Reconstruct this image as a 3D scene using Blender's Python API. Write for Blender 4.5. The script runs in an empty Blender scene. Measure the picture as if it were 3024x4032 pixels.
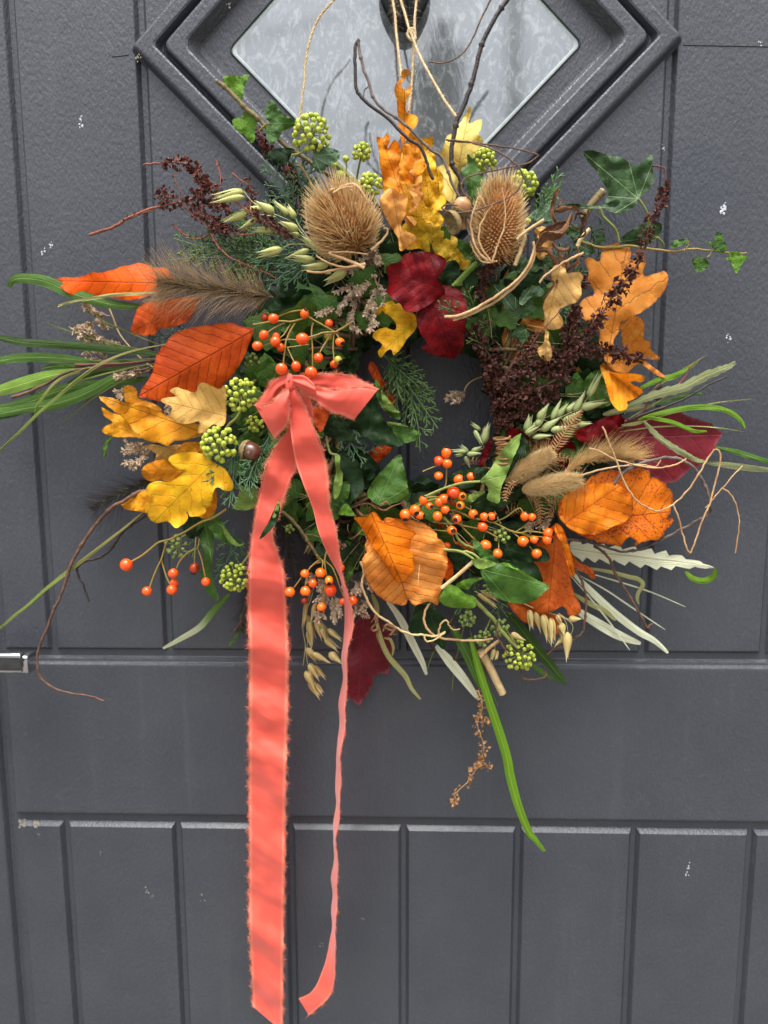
import bpy, math, random
import numpy as np
from mathutils import Vector, noise as mn
from mathutils.geometry import delaunay_2d_cdt

# ------------------------------------------------------------------ camera, sky, sun, exposure
sc = bpy.context.scene
COL = sc.collection
FPX, DIST = 2795.0, 0.70                      # focal length in photo pixels, metres from lens to door
YAW, PITCH, ROLL = math.radians(-1.642), math.radians(7.736), math.radians(-0.207)
cy, sy, cp, sp = math.cos(YAW), math.sin(YAW), math.cos(PITCH), math.sin(PITCH)
FWD = np.array([sy*cp, cy*cp, -sp]); RT = np.array([cy, -sy, 0.0]); UPV = np.cross(RT, FWD)
cr, sr = math.cos(ROLL), math.sin(ROLL)
RT, UPV = cr*RT + sr*UPV, -sr*RT + cr*UPV
CAM = np.array([0.0, -DIST, 0.0])
cam = bpy.data.objects.new('camera', bpy.data.cameras.new('camera')); COL.objects.link(cam)
from mathutils import Matrix
M4 = Matrix([[RT[i], UPV[i], -FWD[i], CAM[i]] for i in range(3)] + [[0, 0, 0, 1]])
cam.matrix_world = M4
cam.data.sensor_fit = 'VERTICAL'; cam.data.sensor_height = 36.0; cam.data.lens = 36.0*FPX/4032.0
cam.data.clip_start = 0.01; cam.data.clip_end = 200
cam.data.dof.use_dof = True; cam.data.dof.focus_distance = 0.625; cam.data.dof.aperture_fstop = 4.0
sc.camera = cam

SUN_EL, SUN_AZ = math.radians(71), math.radians(190)     # overcast: high, soft, from in front of the door
w = bpy.data.worlds.new("World"); sc.world = w; w.use_nodes = True
wn = w.node_tree
bg = wn.nodes['Background']
sky = wn.nodes.new('ShaderNodeTexSky'); sky.sky_type = 'NISHITA'; sky.sun_disc = False
sky.sun_elevation = SUN_EL; sky.sun_rotation = SUN_AZ; sky.dust_density = 3.0; sky.air_density = 1.0
hs = wn.nodes.new('ShaderNodeHueSaturation'); hs.inputs['Saturation'].default_value = 0.18
wn.links.new(sky.outputs[0], hs.inputs['Color'])
# overcast: the cloud cover is brightest overhead and falls off evenly to the horizon
wtc = wn.nodes.new('ShaderNodeTexCoord'); wsx = wn.nodes.new('ShaderNodeSeparateXYZ'); wmr = wn.nodes.new('ShaderNodeMapRange'); wvm = wn.nodes.new('ShaderNodeVectorMath'); wvm.operation = 'SCALE'
wn.links.new(wtc.outputs['Generated'], wsx.inputs[0]); wn.links.new(wsx.outputs[2], wmr.inputs[0]); wmr.inputs[1].default_value = 0; wmr.inputs[2].default_value = 1; wmr.inputs[3].default_value = .42; wmr.inputs[4].default_value = 3.9
wn.links.new(hs.outputs[0], wvm.inputs[0]); wn.links.new(wmr.outputs[0], wvm.inputs['Scale']); wn.links.new(wvm.outputs[0], bg.inputs['Color'])
bg.inputs['Strength'].default_value = 0.15
sun = bpy.data.lights.new('sun', 'SUN'); sun.energy = 1.5; sun.angle = math.radians(25); sun.color = (1, .97, .93)
so = bpy.data.objects.new('sun', sun); COL.objects.link(so)
sdir = Vector((math.sin(SUN_AZ)*math.cos(SUN_EL), math.cos(SUN_AZ)*math.cos(SUN_EL), math.sin(SUN_EL)))
so.rotation_euler = sdir.to_track_quat('Z', 'Y').to_euler(); so.location = (0, -3, 5)
sc.view_settings.view_transform = 'Standard'; sc.view_settings.look = 'None'; sc.view_settings.gamma = 1
sc.view_settings.exposure = 0.26
sc.cycles.use_denoising = True

# ------------------------------------------------------------------ photo pixel -> point at its own distance from the door
def P(x, y, d=0.0):
    """world point seen at photo pixel (x, y), d metres in front of the door surface"""
    v = FWD + RT*((x-1512)/FPX) - UPV*((y-2016)/FPX)
    return CAM + v*((DIST-d)/v[1])
def PA(pts, d):
    pts = np.asarray(pts, float)
    d = np.broadcast_to(np.asarray(d, float), (len(pts),))
    v = FWD + RT*((pts[:, :1]-1512)/FPX) - UPV*((pts[:, 1:2]-2016)/FPX)
    return CAM + v*((DIST-d)/v[:, 1])[:, None]
def S(d=0.06): return (DIST-d)/FPX
OUT = np.array([0, -1.0, 0])

def srgb(c):
    if isinstance(c, str): c = [int(c[i:i+2], 16) for i in (0, 2, 4)]
    r = [x/255.0 for x in c]
    return tuple((x/12.92 if x <= .04045 else ((x+.055)/1.055)**2.4) for x in r) + (1.0,)

# ------------------------------------------------------------------ mesh collector
class MB:
    def __init__(s): s.v = []; s.f = []; s.a = []; s.n = 0; s.e = []
    def add(s, v, f, a=None):
        v = np.asarray(v, float); s.v.append(v)
        f = np.asarray(f)
        s.f.append(f + s.n if len(f) else f)
        s.a.append(np.zeros((len(v), 3)) if a is None else np.asarray(a, float)); s.n += len(v)
    def mesh(s, name, mat, loc=(0, 0, 0), smooth=True):
        V = np.concatenate(s.v) - np.asarray(loc); A = np.concatenate(s.a)
        m = bpy.data.meshes.new(name)
        fs = [f for f in s.f if len(f)]
        nl = sum(f.size for f in fs); nf = sum(len(f) for f in fs)
        m.vertices.add(len(V)); m.vertices.foreach_set('co', V.astype('f').ravel())
        m.loops.add(nl); m.polygons.add(nf)
        m.loops.foreach_set('vertex_index', np.concatenate([f.ravel() for f in fs]).astype('i'))
        tot = np.concatenate([np.full(len(f), f.shape[1]) for f in fs])
        st = np.concatenate([[0], np.cumsum(tot)[:-1]])
        m.polygons.foreach_set('loop_start', st.astype('i'))
        m.polygons.foreach_set('use_smooth', np.full(nf, smooth))
        at = m.attributes.new('luv', 'FLOAT_VECTOR', 'POINT'); at.data.foreach_set('vector', A.astype('f').ravel())
        if s.e and sum(len(x) for x in s.e) == len(V):
            ea = m.attributes.new('rim', 'FLOAT', 'POINT'); ea.data.foreach_set('value', np.concatenate(s.e).astype('f'))
        m.update(calc_edges=True); m.validate()
        if mat is not None: m.materials.append(mat)
        return m
    def build(s, name, mat, parent=None, kind=None, smooth=True, loc=None):
        """link as one object; under a parent its points are taken relative to the parent's place"""
        org = np.array(parent.location) if parent is not None else (np.concatenate(s.v).mean(0) if loc is None else np.asarray(loc))
        if parent is not None and parent.parent is not None: org = org + np.array(parent.parent.location)
        o = bpy.data.objects.new(name, s.mesh(name, mat, org, smooth)); COL.objects.link(o)
        if parent is not None: o.parent = parent
        else: o.location = Vector(org)
        if kind: o['kind'] = kind
        return o

def tag(o, label, cat, group=None, kind=None):
    o['label'] = label; o['category'] = cat
    if group: o['group'] = group
    if kind: o['kind'] = kind
    return o
def empty(name, loc, label, cat, group=None, kind=None):
    o = bpy.data.objects.new(name, None); COL.objects.link(o); o.location = Vector(loc); o.empty_display_size = .01
    return tag(o, label, cat, group, kind)
def inst(name, mesh, parent, loc, scale=1.0, rot=None):
    """an object sharing MESH, loc in world coordinates"""
    o = bpy.data.objects.new(name, mesh); COL.objects.link(o)
    org = np.zeros(3)
    if parent is not None:
        o.parent = parent; org = np.array(parent.location)
        if parent.parent is not None: org = org + np.array(parent.parent.location)
    o.location = Vector(np.asarray(loc) - org)
    o.scale = (scale,)*3 if np.isscalar(scale) else scale
    if rot is not None: o.rotation_mode = 'QUATERNION'; o.rotation_quaternion = rot
    return o

# ------------------------------------------------------------------ curves and tubes
def crom(p, k=6, closed=False):
    """Catmull-Rom through p (n, dim), k steps per span"""
    p = np.asarray(p, float); n = len(p)
    if n < 3 and not closed:
        t = np.linspace(0, 1, k+1)[:, None]; return p[0]*(1-t)+p[-1]*t
    out = []
    for i in range(n if closed else n-1):
        if closed: a, b, c, d = p[(i-1) % n], p[i], p[(i+1) % n], p[(i+2) % n]
        else: a, b, c, d = p[max(i-1, 0)], p[i], p[i+1], p[min(i+2, n-1)]
        for j in range(k):
            t = j/k
            out.append(.5*((2*b)+(-a+c)*t+(2*a-5*b+4*c-d)*t*t+(-a+3*b-3*c+d)*t**3))
    if not closed: out.append(p[-1])
    return np.array(out)
def norm(v): return v/(np.linalg.norm(v, axis=-1, keepdims=True)+1e-12)
def tube(mb, pts, rad, sides=6, cap=True, rnd=0.0, flat=1.0):
    pts = np.asarray(pts, float); n = len(pts)
    rad = np.broadcast_to(np.asarray(rad, float), (n,))
    tg = norm(np.gradient(pts, axis=0))
    ref = np.array([0, 1.0, 0.01]); a = np.cross(tg, ref)
    bad = np.linalg.norm(a, axis=1) < .15
    a[bad] = np.cross(tg[bad], np.array([0.3, 0, 1.0])); a = norm(a); b = np.cross(tg, a)
    th = np.linspace(0, 2*np.pi, sides, endpoint=False)
    ring = a[:, None]*np.cos(th)[None, :, None] + b[:, None]*np.sin(th)[None, :, None]*flat
    V = pts[:, None] + ring*rad[:, None, None]
    t = np.linspace(0, 1, n)
    A = np.stack([np.repeat(t, sides), np.tile(th/(2*np.pi), n), np.full(n*sides, rnd)], 1)
    i = np.arange(n-1)[:, None]*sides; j = np.arange(sides)[None]; j2 = (j+1) % sides
    F = np.stack([i+j, i+j2, i+sides+j2, i+sides+j], -1).reshape(-1, 4)
    mb.add(V.reshape(-1, 3), F, A)
    if cap:
        for e in (0, n-1):
            c = pts[e:e+1]; vv = np.concatenate([V[e], c])
            k = np.arange(sides); f = np.stack([k, (k+1) % sides, np.full(sides, sides)], 1)
            mb.add(vv, f, np.tile([t[e], 0, rnd], (sides+1, 1)))
def pxpath(pts, d, k=6, wob=0.0, seed=0):
    """photo-pixel polyline at depth d (number or one per point) -> smooth 3D path"""
    pts = np.asarray(pts, float); d = np.broadcast_to(np.asarray(d, float), (len(pts),))
    q = crom(np.column_stack([pts, d*1000]), k)
    if wob:
        for i in range(len(q)):
            q[i, 0] += wob*mn.noise(Vector((i*.35, seed*7.3, 0))); q[i, 1] += wob*mn.noise(Vector((i*.35, seed*7.3, 9)))
    return PA(q[:, :2], q[:, 2]/1000)
def C(ox, oy, s, pts): return [(ox+x/s, oy+y/s) for x, y in pts]
K = 1.659
def Q(c, pts):
    """outline read in an enlarged corner of the photo -> photo pixels"""
    ox, oy, s = {'a': (0, 0, K), 'b': (1000, 0, K), 'c': (2000, 0, K), 'd': (0, 1000, K), 'e': (1000, 1000, K), 'f': (2000, 1000, K),
                 'g': (0, 2000, K), 'h': (1000, 2000, K), 'i': (2000, 2000, K), 'j': (1000, 3000, K), 'k': (1200, 550, 1.843),
                 'l': (500, 550, 1.843), 'm': (1800, 700, 1.843), 'n': (300, 1300, 1.843), 'o': (1700, 1700, K), 'p': (900, 1900, 2.074), 'N': (0, 0, 1)}[c]
    return [(ox+p[0]/s, oy+p[1]/s) + tuple(p[2:]) for p in pts]

# ------------------------------------------------------------------ materials
class NT:
    def __init__(s, name):
        s.m = bpy.data.materials.new(name); s.m.use_nodes = True; s.t = s.m.node_tree; s.t.nodes.clear()
        s.out = s.n('ShaderNodeOutputMaterial')
    def n(s, typ, **kw):
        x = s.t.nodes.new(typ)
        for k, v in kw.items(): setattr(x, k, v)
        return x
    def l(s, a, b): s.t.links.new(a, b)
    def setin(s, x, i, v):
        if hasattr(v, 'is_output'): s.l(v, x.inputs[i])
        elif v is not None: x.inputs[i].default_value = v
    def math(s, op, a, b=None, c=None, clamp=False):
        x = s.n('ShaderNodeMath', operation=op); x.use_clamp = clamp
        s.setin(x, 0, a); s.setin(x, 1, b); s.setin(x, 2, c); return x.outputs[0]
    def mix(s, f, a, b, mode='MIX'):
        x = s.n('ShaderNodeMix', data_type='RGBA', blend_type=mode); s.setin(x, 0, f); s.setin(x, 6, a); s.setin(x, 7, b); return x.outputs[2]
    def noise(s, vec, scale, detail=2, rough=.5, dist=0):
        x = s.n('ShaderNodeTexNoise'); s.l(vec, x.inputs['Vector']); x.inputs['Scale'].default_value = scale
        x.inputs['Detail'].default_value = detail; x.inputs['Roughness'].default_value = rough; x.inputs['Distortion'].default_value = dist
        return x.outputs['Fac']
    def ramp(s, f, a, b):
        x = s.n('ShaderNodeMapRange'); x.interpolation_type = 'SMOOTHSTEP'; s.setin(x, 0, f); x.inputs[1].default_value = a; x.inputs[2].default_value = b; return x.outputs[0]
    def bump(s, h, strength, dist=.001):
        x = s.n('ShaderNodeBump'); x.inputs['Strength'].default_value = strength; x.inputs['Distance'].default_value = dist; s.l(h, x.inputs['Height']); return x.outputs[0]
    def bsdf(s, color, rough=.5, normal=None, spec=.5, coat=0, sheen=0, metallic=0, trans=0, transcol=None):
        b = s.n('ShaderNodeBsdfPrincipled'); s.setin(b, 'Base Color', color); s.setin(b, 'Roughness', rough)
        b.inputs['Specular IOR Level'].default_value = spec; b.inputs['Coat Weight'].default_value = coat; b.inputs['Coat Roughness'].default_value = .15
        b.inputs['Sheen Weight'].default_value = sheen; b.inputs['Metallic'].default_value = metallic
        if normal is not None: s.l(normal, b.inputs['Normal'])
        o = b.outputs[0]
        if trans:
            tr = s.n('ShaderNodeBsdfTranslucent'); s.setin(tr, 'Color', transcol if transcol is not None else color)
            mx = s.n('ShaderNodeMixShader'); mx.inputs[0].default_value = trans; s.l(o, mx.inputs[1]); s.l(tr.outputs[0], mx.inputs[2]); o = mx.outputs[0]
        s.l(o, s.out.inputs['Surface']); return s.m

def leafmat(name, ca, cb, vein, kind='pin', n=9, slope=.55, spot=None, sa=.0, ss=22, rough=.5, trans=.2, va=.6, back=None, vw=.06, midw=.007, tipc=None, bump=.6, spec=.4, edge=None):
    spec *= .5
    t = NT(name); ca, cb, vein = srgb(ca), srgb(cb), srgb(vein)
    at = t.n('ShaderNodeAttribute', attribute_name='luv'); vec = at.outputs['Vector']
    sx = t.n('ShaderNodeSeparateXYZ'); t.l(vec, sx.inputs[0]); u, v = sx.outputs[0], sx.outputs[1]
    n1 = t.noise(vec, 3.2, 3, .6); n2 = t.noise(vec, 13, 4, .65); n3 = t.noise(vec, 70, 2, .6)
    f = t.math('ADD', t.math('MULTIPLY', n1, .75), t.math('MULTIPLY', n2, .45))
    col = t.mix(t.ramp(f, .42, .78), ca, cb)
    if tipc: col = t.mix(t.ramp(u, .35, .8), col, srgb(tipc))
    wob = t.math('MULTIPLY', t.math('SUBTRACT', n2, .5), .012)
    av = t.math('ABSOLUTE', t.math('ADD', v, wob))
    if kind == 'pin':
        ph = t.math('SUBTRACT', t.math('MULTIPLY', u, n), t.math('MULTIPLY', av, n*slope))
        ph = t.math('ADD', ph, t.math('ADD', t.math('MULTIPLY', n2, .45), t.math('MULTIPLY', n1, .5)))
        fr = t.math('ABSOLUTE', t.math('SUBTRACT', t.math('FRACT', ph), .5))
        side = t.ramp(fr, vw, vw*.25); mid = t.ramp(av, midw, midw*.3)
        pleat = fr
    elif kind == 'ivy':
        th = t.math('ABSOLUTE', t.math('ARCTAN2', v, u)); r = t.math('SQRT', t.math('ADD', t.math('MULTIPLY', u, u), t.math('MULTIPLY', v, v)))
        ds = None
        for tk in (0, .62, 1.25):
            dd = t.math('MULTIPLY', r, t.math('ABSOLUTE', t.math('SINE', t.math('SUBTRACT', th, tk))))
            dd = t.math('ADD', dd, t.math('ABSOLUTE', wob))
            ds = dd if ds is None else t.math('MINIMUM', ds, dd)
        mid = t.ramp(ds, midw*1.6, midw*.4)
        ph = t.math('ADD', t.math('MULTIPLY', r, 7), t.math('ADD', t.math('MULTIPLY', t.math('SINE', t.math('MULTIPLY', th, 5)), .8), n2))
        fr = t.math('ABSOLUTE', t.math('SUBTRACT', t.math('FRACT', ph), .5)); side = t.math('MULTIPLY', t.ramp(fr, .05, .01), .35); pleat = fr
    else:   # blade: v runs -1..1 across
        mid = t.ramp(av, .10, .03)
        fr = t.math('ABSOLUTE', t.math('SUBTRACT', t.math('FRACT', t.math('MULTIPLY', av, 5)), .5)); side = t.math('MULTIPLY', t.ramp(fr, .2, .05), .3); pleat = fr
    vm = t.math('MAXIMUM', mid, t.math('MULTIPLY', side, t.math('ADD', t.math('MULTIPLY', n2, 1.2), .12)), clamp=True)
    col = t.mix(t.math('MULTIPLY', vm, va), col, vein)
    if kind == 'pin':
        ra = t.n('ShaderNodeAttribute', attribute_name='rim'); rf = t.math('ADD', ra.outputs['Fac'], t.math('MULTIPLY', t.math('SUBTRACT', n2, .55), 1.1))
        col = t.mix(t.math('MULTIPLY', t.ramp(rf, .62, 1.05), .7), col, srgb(edge) if edge else vein)
    if spot:
        sn = t.noise(vec, ss, 3, .7, .4); sm = t.ramp(t.math('ADD', sn, t.math('MULTIPLY', n1, .35)), .88-sa, .93-sa)
        col = t.mix(t.math('MULTIPLY', sm, .85), col, srgb(spot))
    if kind != 'ivy':
        big = t.noise(vec, 5.5, 4, .7, .5); col = t.mix(t.math('MULTIPLY', t.ramp(big, .50, .72), .20), col, (.50, .40, .34, 1), 'MULTIPLY')
        sp2 = t.ramp(t.noise(vec, 58, 2, .5), .68, .74); col = t.mix(t.math('MULTIPLY', sp2, .5), col, (.10, .045, .015, 1))
    col = t.mix(.24, col, t.mix(n3, (.35, .35, .35, 1), (1, 1, 1, 1)), 'MULTIPLY')
    if back:
        g = t.n('ShaderNodeNewGeometry'); col = t.mix(g.outputs['Backfacing'], col, srgb(back))
    h = t.math('ADD', t.math('MULTIPLY', t.noise(vec, 30, 3, .6), .5), t.math('ADD', t.math('MULTIPLY', vm, -.6 if kind != 'pin' else -.8), t.math('ADD', t.math('MULTIPLY', pleat, .5), t.math('MULTIPLY', n2, .6))))
    rr = t.math('ADD', t.math('MULTIPLY', n2, .25), rough-.12)
    return t.bsdf(col, rr, t.bump(h, bump, .0012), spec=spec, trans=trans)

def matt(name, ca, cb, scale=60, rough=.6, bump=.4, spec=.4, coat=0, sheen=0, trans=0, obj=True, metallic=0, bd=.0008, along=None, stretch=None, vary=0):
    """plain material: two colours mottled by noise, fine relief; along = colour near the end of a strand"""
    t = NT(name)
    tc = t.n('ShaderNodeTexCoord'); vec = tc.outputs['Object']
    if stretch:
        mp = t.n('ShaderNodeMapping'); mp.inputs['Scale'].default_value = stretch; t.l(vec, mp.inputs['Vector']); vec = mp.outputs[0]
    nz = t.noise(vec, scale, 4, .6)
    col = t.mix(t.ramp(nz, .35, .65), srgb(ca), srgb(cb))
    if along:
        at = t.n('ShaderNodeAttribute', attribute_name='luv'); sx = t.n('ShaderNodeSeparateXYZ'); t.l(at.outputs['Vector'], sx.inputs[0])
        col = t.mix(t.ramp(sx.outputs[0], .1, .9), col, srgb(along))
    if vary:
        at = t.n('ShaderNodeAttribute', attribute_name='luv'); sx = t.n('ShaderNodeSeparateXYZ'); t.l(at.outputs['Vector'], sx.inputs[0])
        k = t.math('ADD', t.math('MULTIPLY', t.math('FRACT', t.math('MULTIPLY', sx.outputs[2], 7.31)), vary), 1-vary*.6)
        x = t.n('ShaderNodeVectorMath', operation='SCALE'); t.l(col, x.inputs[0]); t.l(k, x.inputs['Scale']); col = x.outputs[0]
    n2 = t.noise(vec, scale*4, 3, .6)
    return t.bsdf(col, rough, t.bump(n2, bump, bd) if bump else None, spec=spec, coat=coat, sheen=sheen, trans=trans, metallic=metallic)
# ------------------------------------------------------------------ the door
def door_material():
    t = NT('grey_grained_door_skin')
    tc = t.n('ShaderNodeTexCoord')
    mp = t.n('ShaderNodeMapping'); mp.inputs['Scale'].default_value = (1, 1, .5); t.l(tc.outputs['Object'], mp.inputs['Vector'])
    g1 = t.noise(mp.outputs[0], 520, 1.5, .5, .0); g2 = t.noise(mp.outputs[0], 300, 1, .5, .0); big = t.noise(tc.outputs['Object'], 7, 4, .6)
    dust = t.noise(tc.outputs['Object'], 55, 5, .75)
    col = t.mix(t.ramp(big, .3, .7), srgb((56, 59, 66)), srgb((64, 66, 71)))
    col = t.mix(t.math('MULTIPLY', t.ramp(g1, .55, .72), .08), col, srgb((104, 108, 116)))  # lighter flecks on the grain: sparkling highlights put into the colour
    col = t.mix(t.math('MULTIPLY', t.ramp(dust, .62, .8), .12), col, srgb((150, 148, 142)))
    mp2 = t.n('ShaderNodeMapping'); mp2.inputs['Scale'].default_value = (38, 1, 2.2); t.l(tc.outputs['Object'], mp2.inputs['Vector']); stk = t.noise(mp2.outputs[0], 1.0, 4, .65)
    col = t.mix(t.math('MULTIPLY', t.ramp(stk, .55, .8), .10), col, srgb((120, 121, 122)))
    h = t.math('ADD', t.math('MULTIPLY', g1, 1.0), t.math('MULTIPLY', g2, .5))
    rr = t.math('ADD', t.math('ADD', t.math('MULTIPLY', big, .16), t.math('MULTIPLY', stk, .14)), .27)
    return t.bsdf(col, rr, t.bump(h, .7, .0009), spec=.5, coat=.08)
M_DOOR = door_material()
X0, PW = -.3613, .1203                      # first groove, plank pitch
ZU, ZR1, ZR2, ZL = -.2385, -.2501, -.4195, -.4285
ZTOP, ZBOT = .90, -1.15
CH = .0024                                   # half width of the channel between planks
def plate(x0, x1, z0, z1, h0, h1, bev, sx=None):
    """raised board with sloping edges: floor level h0, face level h1; face outline subdivided for a clean shade"""
    mb = MB()
    r = [(x0, z0), (x1, z0), (x1, z1), (x0, z1)]
    def inset(k): return [(x0+k, z0+k), (x1-k, z0+k), (x1-k, z1-k), (x0+k, z1-k)]
    lv = [(0, h0), (bev*.35, h0+(h1-h0)*.2), (bev*.8, h1-(h1-h0)*.12), (bev, h1-.0002), (bev+.0012, h1)]
    V = []
    for k, h in lv: V += [(x, -h, z) for x, z in inset(k)]
    F = []
    for i in range(len(lv)-1):
        for j in range(4): F.append((i*4+j, i*4+(j+1) % 4, i*4+4+(j+1) % 4, i*4+4+j))
    n = (len(lv)-1)*4; F.append((n, n+1, n+2, n+3))
    mb.add(V, F); return mb
door = empty('front_door', (0, 0, ZBOT), 'dark grey grained front door of vertical planks with a diamond window', 'door')
mb = MB()
XL, XR = X0-.056, X0+6*PW+.056
mb.add([(XL-.13, 0, ZBOT), (XR+.13, 0, ZBOT), (XR+.13, 0, ZTOP), (XL-.13, 0, ZTOP)], [(0, 1, 2, 3)])
mb.add([(XL-.13, .04, ZBOT), (XR+.13, .04, ZBOT), (XR+.13, .04, ZTOP), (XL-.13, .04, ZTOP)], [(3, 2, 1, 0)])
mb.build('door_panel', M_DOOR, door, smooth=False)
HP = .0050
edges = [XL+.002] + [X0+k*PW for k in range(7)] + [XR-.002]
A1, A2 = P(518, 205), P(2687, 172)
DC = (A1+A2)/2; DC[1] = 0; HD = (A2[0]-A1[0])/2
BEV = [(0, 0), (.0008, .0010), (.0028, .0042), (.0036, .0049), (.0050, .0050)]
def bevh(dd): return float(np.interp(dd, [k for k, _ in BEV], [h for _, h in BEV]))
def cut_plank(x0, x1, z0, z1):
    """upper plank: sloping sides, its length broken by the diamond surround (two pieces of one board)"""
    mb = MB(); cut = HD-.0036
    xs = [x0+k for k, _ in BEV]+[x1-k for k, _ in BEV][::-1]
    for xx in (DC[0], DC[0]-cut, DC[0]+cut):
        if x0+.007 < xx < x1-.007: xs.append(xx)
    xs = sorted(xs)
    for lo in (True, False):
        cols = []
        for x in xs:
            hgt = max(0, cut-abs(x-DC[0])); zc = DC[2]-hgt if lo else DC[2]+hgt
            rows = [(z0+k, min(bevh(min(x-x0, x1-x)), bevh(k))) for k, _ in BEV]+[(zc, bevh(min(x-x0, x1-x)))] if lo else [(zc, bevh(min(x-x0, x1-x))), (z1, bevh(min(x-x0, x1-x)))]
            cols.append(rows)
        m_ = len(cols[0]); V = [(x, -h, z) for x, rows in zip(xs, cols) for z, h in rows]
        mb.add(V, [(i*m_+j, (i+1)*m_+j, (i+1)*m_+j+1, i*m_+j+1) for i in range(len(xs)-1) for j in range(m_-1)])
    return mb
def wide_top_plank(x0, x1, z0, z1):
    """lower plank: narrow sloping sides, broad slope along its top edge"""
    h = HP+.0004; e = .0034; t = .0042
    V = [(x0, 0, z0), (x1, 0, z0), (x1, 0, z1), (x0, 0, z1), (x0+e, -h, z0+e), (x1-e, -h, z0+e), (x1-e, -h, z1-t), (x0+e, -h, z1-t), (x1-.0004, -.0006, z1-.0002), (x0+.0004, -.0006, z1-.0002)]
    mb = MB(); mb.add(V, [(0, 1, 5, 4), (9, 8, 6, 7), (3, 2, 8, 9), (4, 5, 6, 7)]); mb.add(V, [(1, 2, 8), (1, 8, 6), (1, 6, 5), (3, 0, 9), (0, 7, 9), (0, 4, 7)]); return mb
for i in range(8):
    a, b = edges[i]+CH, edges[i+1]-CH
    cut_plank(a, b, ZU, ZTOP).build('plank', M_DOOR, door, smooth=False)
    wide_top_plank(a, b, ZBOT, ZL).build('plank', M_DOOR, door, smooth=False)
plate(XL+.003, XR-.003, ZR2, ZR1, .0030, HP+.0014, .0034).build('middle_rail', M_DOOR, door, smooth=False)
# the thin double ledge on top of the rail
for zz, hh in ((ZR1+.0050, .0030),):
    plate(XL+.003, XR-.003, ZR1-.005, zz, 0, hh, .0028).build('rail_moulding', M_DOOR, door, smooth=False)
plate(XL-.13, XL-.004, ZBOT, ZTOP, 0, HP+.003, .006).build('stile', M_DOOR, door, smooth=False)
plate(XR+.004, XR+.13, ZBOT, ZTOP, 0, HP+.003, .006).build('stile', M_DOOR, door, smooth=False)
# diamond surround
def ring(hd, r, n=6):
    """square on its corner, half diagonal hd, corners rounded by r"""
    pts = []
    r = max(r, 1e-5)
    for q in range(4):
        a = q*math.pi/2; c = hd - r*math.sqrt(2)
        for k in range(n+1):
            b = a - math.pi/4 + k*(math.pi/2)/n
            pts.append((DC[0]+math.cos(a)*c+math.cos(b)*r, DC[2]+math.sin(a)*c+math.sin(b)*r))
    return pts
px = HD/1085
prof = [(0, 0, .003), (1, HP-.0006, .003), (6, HP+.0002, .003), (24, .0125, .003), (34, .0140, .003), (44, .0144, .003), (98, .0144, .003), (108, .0138, .004), (122, .0062, .005), (128, .0054, .005),
        (134, .0058, .006), (146, .0132, .007), (152, .0141, .007), (160, .0144, .007), (216, .0144, .009), (226, .0138, .009), (266, .0030, .008), (276, .0018, .008), (290, .0015, .007), (384, .0015, .006)]
mb = MB(); rings = [ring(HD-a*px, r) for a, h, r in prof]
npt = len(rings[0]); V = []
for (a, h, r), rg in zip(prof, rings): V += [(x, -h, z) for x, z in rg]
F = [(i*npt+j, i*npt+(j+1) % npt, (i+1)*npt+(j+1) % npt, (i+1)*npt+j) for i in range(len(prof)-1) for j in range(npt)]
V = np.array(V); n0 = len(V)
# cover behind: closes the planks' channels under the surround
mb.add(V, F)
mb.build('diamond_surround', M_DOOR, door, smooth=False)
M_SEAL = matt('rubber_seal', (35, 38, 40), (50, 54, 56), 40, .45)
M_BEAD = matt('pale_bevelled_edge', (150, 160, 158), (180, 190, 186), 30, .15, spec=.8, coat=.5)
mb = MB(); pr = [(384, .0016, .006), (387, .0030, .006), (392, .0030, .006), (394, .0012, .006)]
rings = [ring(HD-a*px, r) for a, h, r in pr]; V = []
for (a, h, r), rg in zip(pr, rings): V += [(x, -h, z) for x, z in rg]
mb.add(V, [(i*npt+j, i*npt+(j+1) % npt, (i+1)*npt+(j+1) % npt, (i+1)*npt+j) for i in range(3) for j in range(npt)])
mb.build('window_seal', M_SEAL, door)
mb = MB(); pr = [(393, .0012, .006), (395, .0014, .006), (413, .0006, .006)]
rings = [ring(HD-a*px, r) for a, h, r in pr]; V = []
for (a, h, r), rg in zip(pr, rings): V += [(x, -h, z) for x, z in rg]
mb.add(V, [(i*npt+j, i*npt+(j+1) % npt, (i+1)*npt+(j+1) % npt, (i+1)*npt+j) for i in range(2) for j in range(npt)])
mb.build('glass_bevel', M_BEAD, door)
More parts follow.
